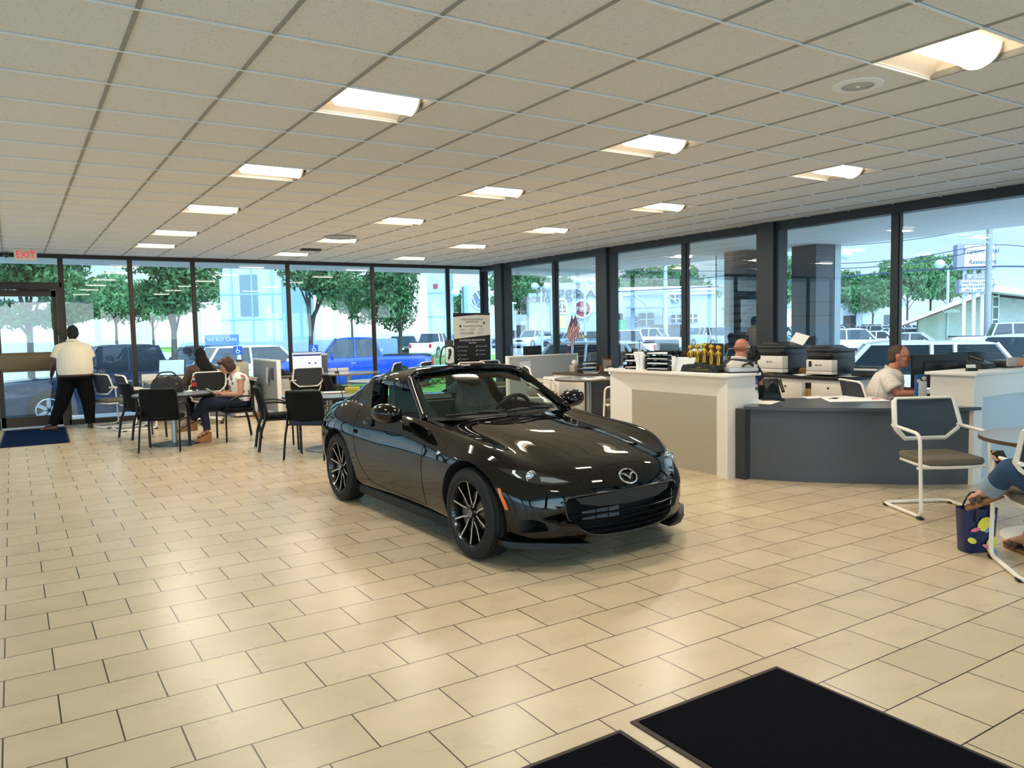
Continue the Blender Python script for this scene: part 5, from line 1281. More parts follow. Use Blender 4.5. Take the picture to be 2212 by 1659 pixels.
def hand(b, w, d, n, s, curl=.5, k=1., spread=1.):
    w, d, n = V(w), V(d).normalized(), V(n).normalized(); n = (n - d*n.dot(d)).normalized(); sd = d.cross(n)*s
    b.tube([w-d*.02, w+d*.02*k, w+d*.06*k, w+d*.095*k], [.026*k, .034*k, .041*k, .040*k], 12, ry=[.019*k, .017*k, .015*k, .012*k], up=n)
    for i, (o, L) in enumerate(((-.031, .068), (-.0105, .078), (.0105, .073), (.031, .058))):
        p = w + d*.088*k + sd*(-o*k*spread); pts = [p-d*.012]; a = .12
        for j in range(3):
            a += curl*(.55 if j else .35)
            p = p + (d*cos(a) + n*sin(a))*L*k*(.45, .32, .25)[j]; pts.append(p)
        b.tube(pts, [.0092*k, .0088*k, .0082*k, .0068*k], 8); b.ball(pts[-1], .0068*k, 8, 6)
    p = w + d*.025*k + sd*.03*k; q = p + (d*.6 + sd*.7 + n*.2).normalized()*.042*k; r_ = q + (d*.85 + sd*.15 + n*.4).normalized()*.034*k
    b.tube([p, q, r_], [.014*k, .011*k, .009*k], 8); b.ball(r_, .009*k, 8, 6)
def limb(b, pts, rs, n=14, ry=None, up=(0, 1, 0)):
    b.tube(pts, rs, n, ry=ry, up=up)
    for p, r in zip(pts, rs): b.ball(p, r*.985, 12, 8)
def eyes(t, mx, parent, k=1.):
    for s in (-1, 1):
        b = MB(); b.ball((s*.031*k, .083*k, .002*k), .0105*k, 12, 8, mx); e = b.obj('eye', mat('eye_white', '#d8d2ca', .2), parent)
        b = MB(); b.ball((s*.031*k, .0905*k, .002*k), .005*k, 10, 6, mx); b.obj('iris', mat('iris_dark', '#2a1c12', .1), e)
        b = MB(); b.tube([(s*.015*k, .094*k, .022*k), (s*.032*k, .096*k, .027*k), (s*.05*k, .086*k, .022*k)], .0035*k, 6, mx=mx); b.obj('eyebrow', mat('brow_brown', '#33241a', .8), parent)
def human(label, loc, rz, J, skin, shirt, trousers, cuff=.55, girth=1., vox=.009, k=1., fwd=(0, 1, 0), torso=None, sleeve=.075, legr=(.095, .072, .056, .044), shorts=0., name='person', curl=.5, cloth_gap=.014):
    """body as one continuous surface; clothes are children that follow it"""
    t = thing(name, label, 'person', loc, rz)
    fw = V(fwd); G = girth
    T = torso or [(.0, .165, .12), (.33, .15, .11), (.7, .175, .12), (.93, .15, .10), (1.0, .06, .06)]
    sp = crspl([J['pel'], J['wai'], J['che'], J['nek']], 13)
    tor = spline([q[0] for q in T], [q[1] for q in T]); tod = spline([q[0] for q in T], [q[2] for q in T])
    rx = [tor(i/12)*G for i in range(13)]; ry = [tod(i/12)*G for i in range(13)]
    b = MB(); hm = head_mx(J['hed'], J['hf'], J.get('hu', (0, 0, 1))); head(b, hm, k)
    nb = V(J['nek']); b.tube([nb - V((0, 0, .03)), nb.lerp(hm @ V((0, -.015, -.06)), .6), hm @ V((0, -.012, -.04))], [.066*k, .056*k, .056*k], 14)
    b.tube(sp, [r*.9 for r in rx], 20, ry=[r*.9 for r in ry], up=fw)
    for s in 'LR':
        S, E_, Wp = V(J['s'+s]), V(J['e'+s]), V(J['w'+s])
        limb(b, [S, S.lerp(E_, .5), E_], [.052*k, .048*k, .039*k]); limb(b, [E_, E_.lerp(Wp, .35), Wp], [.038*k, .040*k, .026*k])
        hand(b, Wp, J['h'+s], J['n'+s], 1 if s == 'R' else -1, J.get('curl'+s, curl), k)
        H, K, A, F = (V(J[q+s]) for q in ('p', 'k', 'a', 't'))
        limb(b, [H, H.lerp(K, .5), K], [r*.86 for r in legr[:1]*1 + (legr[0]*.9, legr[1])]); limb(b, [K, K.lerp(A, .35), A], [legr[1]*.84, legr[2]*.95, .036*k])
        b.tube([A + V((0, 0, -.0)), A.lerp(F, .4) + V((0, 0, -.0)), F], [.036*k, .036*k, .030*k], 12, ry=[.04*k, .030*k, .018*k], up=(0, 0, 1)); b.ball(A, .037*k, 10, 8)
    body = remesh(b, 'body', skin, t, vox, 4)
    if shirt:
        b = MB(); g = cloth_gap
        b.tube(sp[:12] + [sp[12] + V((0, -.01, .012))], [r+g for r in rx[:12]] + [.078*k], 24, ry=[r+g for r in ry[:12]] + [.074*k], up=fw)
        b.ball(sp[11], (.1, .075, .05))
        for s in 'LR':
            S, E_ = V(J['s'+s]), V(J['e'+s]); C_ = V(J['che']).lerp(V(J['nek']), .6)
            Q = S.lerp(E_, cuff)
            b.tube([C_, C_.lerp(S, .6), S.lerp(E_, .05), S.lerp(E_, cuff*.5), Q], [.085*k, .085*k, sleeve*.95*k, sleeve*.94*k, sleeve*.96*k], 18)
            if cuff > 1: Wp = V(J['w'+s]); limb(b, [S, E_, E_.lerp(Wp, .95)], [sleeve*.8, sleeve*.7, sleeve*.55])
        remesh(b, 'shirt', shirt, t, .012, 9)
    if trousers:
        b = MB(); P = V(J['pel']); b.tube([sp[0]-(sp[1]-sp[0]).normalized()*.07, sp[0], sp[2]], [tor(0)*G+.004, tor(0)*G+.012, tor(.17)*G+.006], 20, ry=[tod(0)*G, tod(0)*G+.012, tod(.17)*G+.004], up=fw)
        for s in 'LR':
            H, K, A = (V(J[q+s]) for q in 'pka'); e = K.lerp(A, 1-shorts)
            limb(b, [H, H.lerp(K, .5), K], [legr[0]*1.05, legr[0]*.98, legr[1]*1.06]); b.tube([K, K.lerp(e, .4), K.lerp(e, 1.0)], [legr[1]*1.06, legr[2]*1.12, legr[3]*1.22], 16)
        remesh(b, 'trousers', trousers, t, .012, 7)
    return t, hm, body
def shoe(t, A, F, m, name='shoe', w=.046, h=.06):
    A, F = V(A), V(F); d = (F-A); d.z = 0; d.normalize(); sd = V((-d.y, d.x, 0)); z0 = 0
    b = MB(); rg = []
    for q, ww, hh in ((-.07, .5, .075), (-.055, .8, .09), (0, .9, .09), (.06, .95, .07), (.13, 1.05, .05), (.18, .9, .04), (.205, .5, .03)):
        c = V((A.x, A.y, 0)) + d*q
        rg.append([c + sd*(w*ww*cos(a)) + V((0, 0, hh*.5 + hh*.5*sin(a))) for a in [2*pi*i/16 for i in range(16)]])
    b.loft(rg); return b.obj(name, m, t, 60)
skd = mat('dark_brown_skin', '#4a2c20', .5); skl = mat('light_skin', '#c08f74', .5); skr = mat('ruddy_skin', '#b9785e', .5)
tro = mat('black_trousers', '#08080a', .9, spec=.15)
# the man at the exit door, seen from behind
J = dict(pel=(.02, 0, .90), wai=(.02, .02, 1.08), che=(.01, .02, 1.30), nek=(.0, .03, 1.50), hed=(.015, .06, 1.64), hf=(-.15, 1, -.12),
  sL=(-.195, .02, 1.395), eL=(-.29, .02, 1.12), wL=(-.33, .14, .93), hL=(-.1, .25, -1), nL=(1, .2, 0), sR=(.205, .02, 1.39), eR=(.29, .06, 1.11), wR=(.16, .27, 1.08), hR=(-.7, .7, .1), nR=(0, .2, -1),
  pL=(-.10, 0, .86), kL=(-.20, .02, .48), aL=(-.36, .03, .10), tL=(-.50, .12, .04), pR=(.13, 0, .86), kR=(.19, .02, .48), aR=(.20, .0, .09), tR=(.21, .18, .04))
t, hm, bd_ = human('heavy man in a cream polo and black trousers, seen from behind at the exit door', (.87, 15.28, 0), 0, J, skd, mat('cream_polo', '#e3d5bd', .85), tro, .62, 1.42, .010, 1.1,
  torso=[(0, .172, .15), (.3, .188, .172), (.6, .180, .155), (.82, .150, .12), (.93, .11, .09), (1, .06, .06)], sleeve=.088, legr=(.135, .108, .085, .062))
hk = hm @ M.Scale(1.1, 4); b = MB(); b.ball((0, -.018, .034), (.080, .100, .094), 20, 12, hk); b.ball((0, -.034, -.012), (.079, .084, .075), 20, 12, hk); remesh(b, 'hair', mat('black_hair', '#0b0908', .8), t, .008, 3)
b = MB(); b.tube([V((.02+.266*cos(a), .005+.235*sin(a), .925)) for a in [2*pi*q/36 for q in range(36)]], .008, 8, ry=.018, closed=True); b.obj('belt', mat('brown_belt', '#3d2317', .5), t)
b = MB(); b.tube([V((.0+.084*cos(a), .028+.082*sin(a), 1.515-.012*sin(a))) for a in [2*pi*q/24 for q in range(24)]], .012, 8, ry=.02, closed=True); b.obj('collar', mat('cream_polo'), t)
eyes(t, hm, t)
shoe(t, J['aL'], J['tL'], mat('brown_shoe', '#5a2b1a', .35)); shoe(t, J['aR'], J['tR'], mat('dark_shoe', '#17120f', .4))
# the woman reading in the black chair
fl_m = mat('floral_top', '#e6ddd2', .85)
n = fl_m.node_tree.nodes; l = fl_m.node_tree.links; tc = n.new('ShaderNodeTexCoord'); vo = n.new('ShaderNodeTexVoronoi'); vo.inputs['Scale'].default_value = 13; vo.inputs['Randomness'].default_value = 1
cr = n.new('ShaderNodeValToRGB'); e = cr.color_ramp.elements; e[0].position = .26; e[0].color = (*lin('#a9606c'), 1); e[1].position = .46; e[1].color = (*lin('#eae2d8'), 1); k_ = e.new(.36); k_.color = (*lin('#8c8a6c'), 1)
l.new(tc.outputs['Object'], vo.inputs['Vector']); l.new(vo.outputs['Distance'], cr.inputs[0]); l.new(cr.outputs[0], n['Principled BSDF'].inputs['Base Color'])
jean = mat('dark_jeans', '#121a33', .85, bump=.2, bscale=500)
tat = mat('tattooed_skin', '#b98568', .55, var=.38, vscale=22)
J = dict(pel=(0, -.10, .57), wai=(0, -.10, .70), che=(0, -.07, .86), nek=(0, -.02, .985), hed=(0, .10, 1.115), hf=(0, .86, -.42), hu=(0, .45, .9),
  sL=(-.165, -.06, .925), eL=(-.21, -.03, .69), wL=(-.10, .20, .69), hL=(.2, .9, .12), nL=(.3, .3, .9), sR=(.165, -.06, .925), eR=(.21, -.03, .69), wR=(.11, .20, .685), hR=(-.2, .9, .12), nR=(-.3, .3, .9),
  pL=(-.085, -.05, .55), kL=(-.05, .44, .60), aL=(.10, .58, .335), tL=(.10, .75, .235), pR=(.085, -.05, .53), kR=(.07, .44, .50), aR=(-.04, .42, .17), tR=(-.04, .555, .09))
t, hm, bd_ = human('woman with red brown hair and a floral top reading on a black chair, legs crossed', (2.76, 12.03, .0), rad(92), J, tat, fl_m, jean, .14, 1.0, .008, .98,
  torso=[(0, .175, .135), (.35, .155, .13), (.7, .165, .135), (.92, .14, .095), (1, .06, .06)], sleeve=.078, legr=(.092, .068, .056, .042), curl=.9)
b = MB(); b.ball((0, -.022, .028), (.085, .108, .098), 20, 12, hm); b.ball((.05, -.015, -.03), (.045, .07, .09), 16, 10, hm); b.ball((-.05, -.015, -.03), (.045, .07, .09), 16, 10, hm); b.ball((0, -.06, -.04), (.08, .065, .085), 16, 10, hm); b.ball((0, .055, .075), (.06, .05, .035), 14, 8, hm)
remesh(b, 'hair', mat('auburn_hair', '#3c1710', .55, bump=.5, bscale=60), t, .008, 3); eyes(t, hm, t)
gls = mat('spectacle_frame', '#3a2e28', .3)
def glasses(t, hm, m):
    b = MB()
    for s in (-1, 1):
        b.tube([(s*.034+.022*cos(a), .106, .0+.016*sin(a)) for a in [2*pi*q/18 for q in range(18)]], .002, 5, closed=True, mx=hm); b.tube([(s*.056, .104, .004), (s*.074, .06, .006), (s*.08, -.02, .0)], .0022, 5, mx=hm)
    b.tube([(-.012, .107, .003), (.012, .107, .003)], .002, 5, mx=hm); b.obj('glasses', m, t)
glasses(t, hm, gls)
cork = mat('cork_wedge', '#a06c38', .7, var=.2, vscale=60); strap = mat('dark_strap', '#2a1517', .5)
for A, F in ((J['aL'], J['tL']), (J['aR'], J['tR'])):
    A, F = V(A), V(F); d = (F-A).normalized(); up_ = V((0, -d.z, d.y)).normalized(); up_ = (V((0, 0, 1)) - d*d.z).normalized(); sd = d.cross(up_)
    heel, toe = A - d*.035 - up_*.045, F + d*.07 - up_*.015
    b = MB(); rg = []
    for q, w_, th in ((0, .026, .14), (.12, .032, .13), (.4, .032, .095), (.7, .040, .05), (.9, .036, .032), (1, .02, .026)):
        c = heel.lerp(toe, q); rg.append([c+sd*w_, c-sd*w_, c-sd*w_*.95-V((0, 0, th)), c+sd*w_*.95-V((0, 0, th))])
    b.loft(rg); s_ = b.obj('wedge_sandal', cork, t, 40)
    b = MB()
    for q, h_, r_ in ((.25, .075, .046), (.5, .045, .042), (.72, .03, .042)):
        c = heel.lerp(toe, q); b.tube([c+sd*.036, c+sd*.034+up_*h_*.6, c+up_*h_, c-sd*.034+up_*h_*.6, c-sd*.036], .006, 6)
    b.tube([A + up_*.03 + (sd*cos(a)+d*sin(a))*.045 for a in [2*pi*q/16 for q in range(16)]], .006, 6, closed=True); b.obj('strap', strap, s_)
ph = V((0, .33, .735))
t2 = thing('phone', 'pale booklet held by the reading woman', 'booklet', M.Translation((2.76, 12.03, 0)) @ M.Rotation(rad(92), 4, 'Z') @ ph, rad(92)); t2.name = 'booklet'
b = MB(); b.box(-.085, .085, -.06, .075, -.006, .006, .003, M.Rotation(rad(38), 4, 'X')); b.obj('cover', mat('booklet_cream', '#c9bfa8', .6), t2)
# the dark-haired woman at the window desk
J = dict(pel=(0, -.06, .55), wai=(0, -.04, .70), che=(0, -.01, .90), nek=(0, .02, 1.06), hed=(-.02, .05, 1.205), hf=(-.1, 1, -.15),
  sL=(-.17, .0, .99), eL=(-.26, .10, .77), wL=(-.16, .34, .77), hL=(.1, 1, 0), nL=(0, 0, -1), sR=(.17, .0, .99), eR=(.24, .10, .77), wR=(.14, .34, .77), hR=(-.1, 1, 0), nR=(0, 0, -1),
  pL=(-.09, 0, .52), kL=(-.10, .42, .52), aL=(-.10, .46, .10), tL=(-.10, .6, .04), pR=(.09, 0, .52), kR=(.10, .42, .52), aR=(.10, .46, .10), tR=(.10, .6, .04))
t, hm, bd_ = human('woman with long black hair seen from behind, working at the window desk', (2.80, 14.48, 0), rad(6), J, skl, mat('leopard_top', '#4b3826', .85, var=.6, vscale=40), tro, 1.2, 1.05, .010, 1., sleeve=.075)
b = MB(); b.ball((0, -.02, .025), (.092, .112, .105), 20, 12, hm)
b.loft([[hm @ V((wx*cos(a)+ox, -.04+wy*sin(a)+oy, z)) for a in [2*pi*q/20 for q in range(20)]] for z, wx, wy, ox, oy in ((.05, .07, .07, 0, 0), (-.05, .105, .085, .0, -.01), (-.16, .125, .075, .02, -.05), (-.28, .135, .06, .05, -.075), (-.38, .12, .05, .085, -.085), (-.45, .07, .035, .11, -.085))])
remesh(b, 'hair', mat('long_black_hair', '#060505', .7, spec=.2, bump=.5, bscale=50), t, .010, 3); eyes(t, hm, t)
shoe(t, J['aL'], J['tL'], mat('dark_shoe')); shoe(t, J['aR'], J['tR'], mat('dark_shoe'))
# the bald man behind the counter
J = dict(pel=(0, -.08, .55), wai=(0, -.06, .75), che=(0, .0, .99), nek=(0, .05, 1.15), hed=(0, .12, 1.275), hf=(.05, 1, -.22), hu=(0, .22, .97),
  sL=(-.20, .02, 1.06), eL=(-.28, .12, .80), wL=(-.14, .36, .78), hL=(.1, 1, 0), nL=(0, 0, -1), sR=(.20, .02, 1.06), eR=(.30, .08, .82), wR=(.22, .36, .79), hR=(-.1, 1, 0), nR=(0, 0, -1),
  pL=(-.10, 0, .52), kL=(-.12, .44, .52), aL=(-.12, .46, .10), tL=(-.12, .62, .04), pR=(.10, 0, .52), kR=(.12, .44, .52), aR=(.12, .46, .10), tR=(.12, .62, .04))
hx = dep(1604, 757, 9.3)
t, hm, bd_ = human('bald man in a navy polo bent over behind the white counter', (hx.x-.13, hx.y-.02, 0), rad(-80), J, skr, mat('navy_polo', '#10182c', .8), tro, .62, 1.15, .009, 1.0, sleeve=.085)
b = MB(); b.tube([V((.085*cos(a), .05+.082*sin(a), 1.165-.012*sin(a))) for a in [2*pi*q/24 for q in range(24)]], .008, 8, ry=.018, closed=True); b.obj('collar', mat('cream_collar', '#d9d0c0', .7), t); eyes(t, hm, t)
b = MB(); b.ball((0, -.028, .004), (.0785, .083, .055), 18, 10, hm); remesh(b, 'hair', mat('shaved_hair', '#9a6550', .7), t, .008, 2)
shoe(t, J['aL'], J['tL'], mat('dark_shoe')); shoe(t, J['aR'], J['tR'], mat('dark_shoe'))
q_chair('task chair hidden under the bald man', (hx.x-.13, hx.y-.02, 0), rad(-80), task=True)
# the man in glasses
chk = mat('checked_shirt', '#dfd6ca', .85)
n = chk.node_tree.nodes; l = chk.node_tree.links; tc = n.new('ShaderNodeTexCoord'); bk2 = n.new('ShaderNodeTexBrick'); bk2.inputs['Scale'].default_value = 1; bk2.offset = 0; bk2.inputs['Brick Width'].default_value = .022; bk2.inputs['Row Height'].default_value = .022; bk2.inputs['Mortar Size'].default_value = .0016
bk2.inputs['Color1'].default_value = bk2.inputs['Color2'].default_value = (*lin('#e6ddd2'), 1); bk2.inputs['Mortar'].default_value = (*lin('#cbbbad'), 1)
sw = n.new('ShaderNodeMapping'); sw.inputs['Rotation'].default_value = (rad(90), 0, rad(90)); l.new(tc.outputs['Object'], sw.inputs[0]); l.new(sw.outputs[0], bk2.inputs['Vector']); l.new(bk2.outputs['Color'], n['Principled BSDF'].inputs['Base Color'])
J = dict(pel=(0, -.14, .55), wai=(0, -.13, .68), che=(0, -.08, .88), nek=(0, -.04, 1.035), hed=(0, .035, 1.185), hf=(0, 1, -.04),
  sL=(-.19, -.07, .945), eL=(-.25, .06, .79), wL=(-.10, .33, .79), hL=(.1, 1, 0), nL=(0, 0, -1), sR=(.19, -.07, .945), eR=(.25, .04, .79), wR=(.16, .33, .79), hR=(-.1, 1, -.05), nR=(0, 0, -1),
  pL=(-.10, -.08, .52), kL=(-.12, .36, .52), aL=(-.12, .34, .10), tL=(-.12, .5, .04), pR=(.10, -.08, .52), kR=(.12, .36, .52), aR=(.12, .34, .10), tR=(.12, .5, .04))
gx = dep(1943, 770, 8.55)
t, hm, bd_ = human('man with glasses and short brown hair in a white checked shirt at a monitor', (gx.x-.02, gx.y+.03, 0), rad(-151), J, skr, chk, mat('grey_trousers', '#3a3b40', .8), .72, 1.2, .008, 1.03, sleeve=.092, curl=.35,
  torso=[(0, .165, .15), (.33, .16, .15), (.7, .165, .13), (.93, .14, .095), (1, .06, .06)])
b = MB(); b.ball((0, -.020, .036), (.0795, .100, .090), 20, 12, hm); b.ball((0, -.05, -.02), (.074, .062, .075), 18, 10, hm); remesh(b, 'hair', mat('brown_hair', '#4a3527', .7, bump=.4, bscale=90), t, .007, 3)
eyes(t, hm, t, 1.03); glasses(t, hm, gls)
b = MB()
for s in (-1, 1): b.loft([[V((s*.015, .035, .985)), V((s*.075, .0, 1.03)), V((s*.07, -.075, 1.07)), V((s*.01, -.105, 1.085)), V((s*.01, -.115, 1.05)), V((s*.085, -.08, 1.03)), V((s*.095, .01, .995)), V((s*.04, .05, .94))], [V((s*.015, .035, .99)), V((s*.072, .0, 1.036)), V((s*.066, -.075, 1.076)), V((s*.01, -.10, 1.092)), V((s*.01, -.11, 1.055)), V((s*.082, -.076, 1.036)), V((s*.092, .014, 1.0)), V((s*.04, .054, .945))]])
b.obj('collar', chk, t)
b = MB(); b.box(.055, .115, .058, .064, .885, .905, mx=M.Translation((0, 0, 0))); b.obj('name_tag', mat('tag_green', '#a9b8a4', .4), t, 0)
shoe(t, J['aL'], J['tL'], mat('dark_shoe')); shoe(t, J['aR'], J['tR'], mat('dark_shoe'))
# the man standing at the second white counter, cut by the picture edge
J = dict(pel=(0, 0, .92), wai=(0, .02, 1.06), che=(0, .0, 1.28), nek=(0, .0, 1.47), hed=(0, .04, 1.62), hf=(0, 1, -.25),
  sL=(-.2, 0, 1.39), eL=(-.24, .02, 1.16), wL=(-.07, .26, 1.205), hL=(.35, .9, .05), nL=(.8, 0, -.3), sR=(.2, 0, 1.39), eR=(.25, .04, 1.16), wR=(.06, .25, 1.20), hR=(-.35, .9, .08), nR=(-.8, 0, -.3),
  pL=(-.10, 0, .88), kL=(-.12, .02, .48), aL=(-.13, 0, .09), tL=(-.14, .17, .04), pR=(.10, 0, .88), kR=(.12, .02, .48), aR=(.13, 0, .09), tR=(.14, .17, .04))
hx = dep(2205, 783, 6.55)
t, hm, bd_ = human('man in a cream polo beside the tall white counter, holding a small grey case', (hx.x+.20, hx.y-.27, 0), rad(36), J, mat('tan_skin', '#b07a5f', .5), mat('beige_polo', '#d9c9ae', .85), tro, .7, 1.22, .007, 1., sleeve=.09, curl=.8)
b = MB(); b.ball((0, -.016, .036), (.080, .100, .092), 20, 12, hm); remesh(b, 'hair', mat('grey_hair', '#6d675f', .7), t, .008, 3); eyes(t, hm, t)
b = MB(); b.tube([V((.2*cos(a), .005+.16*sin(a), .985)) for a in [2*pi*q/30 for q in range(30)]], .01, 8, ry=.02, closed=True); b.obj('belt', blkp, t)
shoe(t, J['aL'], J['tL'], mat('dark_shoe')); shoe(t, J['aR'], J['tR'], mat('dark_shoe'))
mx_ = M.Translation((hx.x+.20, hx.y-.27, 0)) @ M.Rotation(rad(36), 4, 'Z')
t2 = thing('small_case', 'small grey case held in the hands of the man at the tall white counter', 'case', mx_ @ V((0, .385, 1.20)), rad(36)); b = MB(); b.box(-.035, .035, -.05, .05, -.03, .045, .008); b.obj('case', mat('pale_case', '#a7a49b', .4), t2)
# the woman with sandals in the chair at the picture edge
rzw = rad(-47); base = V((5.36, 2.16, 0))
jn = mat('blue_jeans', '#24405f', .85, bump=.2, bscale=500); yl = mat('yellow_top', '#cba92f', .85)
def inv(p): return M.Rotation(-rzw, 3, 'Z') @ (V(p) - base)
aL, tL = inv(dep(2136, 1062, 5.02)), inv(dep(2095, 1078, 5.15))
kL = inv(dep(2182, 1014, 4.82)); wL = inv(dep(2178, 1010, 4.95)); hL = (inv(dep(2158, 998, 5.02))-wL)
fR = inv((5.70, 2.56, .0)); 
J = dict(pel=(0, -.10, .56), wai=(0, -.10, .72), che=(0, -.08, .93), nek=(0, -.03, 1.09), hed=(0, .05, 1.23), hf=(0, .8, -.5), hu=(0, .5, .85),
  sL=(-.16, -.10, 1.0), eL=(-.19, -.12, .75), wL=wL, hL=hL, nL=(.4, 0, .9), sR=(.18, -.06, 1.0), eR=(.22, .08, .76), wR=wL+V((.16, .02, 0)), hR=(-.5, .8, 0), nR=(-.3, 0, .9),
  pL=(-.09, -.04, .54), kL=kL, aL=aL, tL=tL, pR=(.09, -.04, .54), kR=(.16, .40, .52), aR=fR+V((.02, -.12, .10)), tR=fR+V((-.03, .04, .045)))
t, hm, bd_ = human('woman in cuffed blue jeans and a yellow top at the picture edge, wearing brown sandals', base, rzw, J, skl, yl, jn, .7, 1.05, .008, 1., shorts=.30, legr=(.088, .068, .062, .056), curl=.9)
b = MB(); b.ball((0, -.022, .03), (.088, .11, .10), 20, 12, hm); b.ball((0, -.06, -.07), (.08, .06, .12), 16, 10, hm); remesh(b, 'hair', mat('brown_hair'), t, .009, 3); eyes(t, hm, t)
for s in 'LR':
    K, A = V(J['k'+s]), V(J['a'+s]); d = (A-K).normalized(); c = K.lerp(A, .70)
    b = MB(); b.tube([c-d*.05, c, c+d*.045], [.070, .074, .076], 18); b.obj('turned_cuff', mat('cuff_denim', '#7f93a3', .85), t, 60)
foot = mat('sandal_brown', '#3a261b', .6); sole = mat('cork_sole', '#8a6238', .8)
for s in 'LR':
    A, F = V(J['a'+s]), V(J['t'+s]); d = (F-A); d = d.normalized() if s == 'L' else V((d.x, d.y, 0)).normalized(); up_ = (V((0, 0, 1)) - d*d.z).normalized(); sd = d.cross(up_)
    o = A - up_*(.052 if s == 'L' else .085)
    b = MB(); L = [(-.07, .022), (-.05, .034), (.02, .034), (.10, .044), (.16, .04), (.20, .02)]
    pr = [o+d*q+sd*w_ for q, w_ in L] + [o+d*q-sd*w_ for q, w_ in L[::-1]]
    b.loft([[p - up_*.012 for p in pr], [p + up_*.012 for p in pr]], smooth=False); so_ = b.obj('sandal_sole', sole, t, 0)
    b = MB(); b.loft([[p + up_*.012 for p in pr], [p + up_*.018 for p in pr]], smooth=False); b.obj('footbed', foot, so_, 0)
    for q in (.06, .11):
        b = MB(); c = o+d*q; b.tube([c+sd*.043, c+sd*.038+up_*.045, c+up_*.066, c-sd*.038+up_*.045, c-sd*.043], .003, 8, ry=.02, up=d); b.obj('strap', foot, so_, 60)
    b = MB(); b.tube([o+d*.10+up_*.0+sd*.0, o+d*.17+up_*.02], [.036, .026], 12, ry=[.02, .014], up=up_)
    for k in range(5): b.ball(o+d*(.185-.008*abs(k-1.2))+sd*(.03-.015*k)*(1 if s == 'L' else -1)+up_*.024, (.011, .011, .010), 8, 6)
    remesh(b, 'foot', skl, t, .004, 3)
pm = dep(2160, 988, 5.0)
t2 = thing('phone', 'dark phone in the hand of the woman at the picture edge', 'phone', pm, rad(-50)); b = MB(); b.box(-.038, .038, -.075, .075, -.005, .005, .003, M.Rotation(rad(25), 4, 'X')); b.obj('case', screenk, t2)
# ------------------------------------------------------------------ outside
GZ = -.55
def gp(u, D, z=GZ):
    """ground point at camera depth D in the column of photo pixel u"""
    p = dep(u, 700, D); return V((p.x, p.y, z))
def hz(u, v, D): return dep(u, v, D).z
def heading(u): r = ray(u, 700); return atan2(r.x, r.y)      # clockwise from +y
soff = mat('soffit_white', '#eef2f2', .7)
b = MB(); b.box(9.66, 13.27, -3, 17.72, 3.0, 3.5); b.box(-6, 9.66, 16.2, 17.72, 3.0, 3.5); b.box(-6, 9.7, -4.5, -1.6, 3.0, 3.5); b.box(4.2, 9.7, -3.6, .55, 3.0, 3.5); struct(b.obj('trim_7', soff, angle=0))
b = MB(); b.box(-6, 15, 16.15, 18.4, GZ-.1, -.06); b.box(9.65, 13.6, -6, 18.4, GZ-.1, -.06); b.box(-6, 13, -9, -1.55, GZ-.1, -.06)
struct(b.obj('trim_8', mat('sidewalk_concrete', '#c9ccc9', .8, var=.1, vscale=4), angle=0)).name = 'sidewalk'
b = MB(); b.quad((-400, -400, GZ), (400, -400, GZ), (400, 400, GZ), (-400, 400, GZ)); struct(b.obj('ground', mat('asphalt', '#bcc3c6', .85, var=.12, vscale=.6), angle=0))
grass = mat('lawn_green', '#7fae4c', .9, var=.25, vscale=1.5)
for nm, (x0, x1, y0, y1), m_ in (('lawn', (16.5, 33, 22, 150), grass), ('lawn', (50, 60, -20, 160), grass), ('road', (34, 49.5, -60, 200), mat('road_grey', '#a7aeb3', .8)), ('kerb', (33.2, 33.8, -60, 200), mat('kerb_white', '#d9dcdb', .8)), ('kerb', (49.5, 50, -60, 200), mat('kerb_white')), ('lawn', (-4, 3.2, 24.6, 27), grass), ('lawn', (9, 15.8, 24, 30), grass)):
    b = MB(); b.box(x0, x1, y0, y1, GZ, GZ+.02); struct(b.obj(nm, m_, angle=0))
# columns of the canopy
t = thing('brick_column', 'dark brick column under the canopy outside the street windows', 'column', (12.42, 10.62, -.06), rad(-8)); t['kind'] = 'structure'
def brickm():
    m = mat('dark_brick', '#232b33', .7); n = m.node_tree.nodes; l = m.node_tree.links; tc = n.new('ShaderNodeTexCoord'); mp = n.new('ShaderNodeMapping'); mp.inputs['Rotation'].default_value = (rad(90), 0, 0)
    br = n.new('ShaderNodeTexBrick'); br.inputs['Scale'].default_value = 1; br.inputs['Brick Width'].default_value = .21; br.inputs['Row Height'].default_value = .075; br.inputs['Mortar Size'].default_value = .006
    br.inputs['Color1'].default_value = (*lin('#252e37'), 1); br.inputs['Color2'].default_value = (*lin('#1e262e'), 1); br.inputs['Mortar'].default_value = (*lin('#46525c'), 1)
    l.new(tc.outputs['Object'], mp.inputs[0]); l.new(mp.outputs[0], br.inputs['Vector']); l.new(br.outputs['Color'], n['Principled BSDF'].inputs['Base Color']); return m
b = MB(); b.box(-.32, .32, -.32, .32, 0, 3.1); b.obj('shaft', brickm(), t, 0)
b = MB(); b.box(.08, .33, -.33, .33, 0, 3.1); b.obj('cladding', mat('slate_clad', '#2a343f', .5), t, 0)
t = thing('clad_column', 'slate clad column under the canopy behind the bigger printer', 'column', (12.78, 9.32, -.06), rad(-8)); t['kind'] = 'structure'
b = MB(); b.box(-.30, .30, -.30, .30, 0, 3.1); b.obj('shaft', mat('slate_panel', '#3b4651', .5), t, 0)
for z in (.9, 1.75, 2.0):
    b = MB(); b.box(-.304, .304, -.304, .304, z, z+.012); b.obj('joint', mat('slate_joint', '#20272e', .6), t, 0)
b = MB(); b.box(.16, .31, -.31, .31, 0, 3.1); b.obj('pale_edge', mat('pale_alu', '#8fa0a9', .4, metal=.3), t, 0)
p = gp(1562, 16.2, -.06)
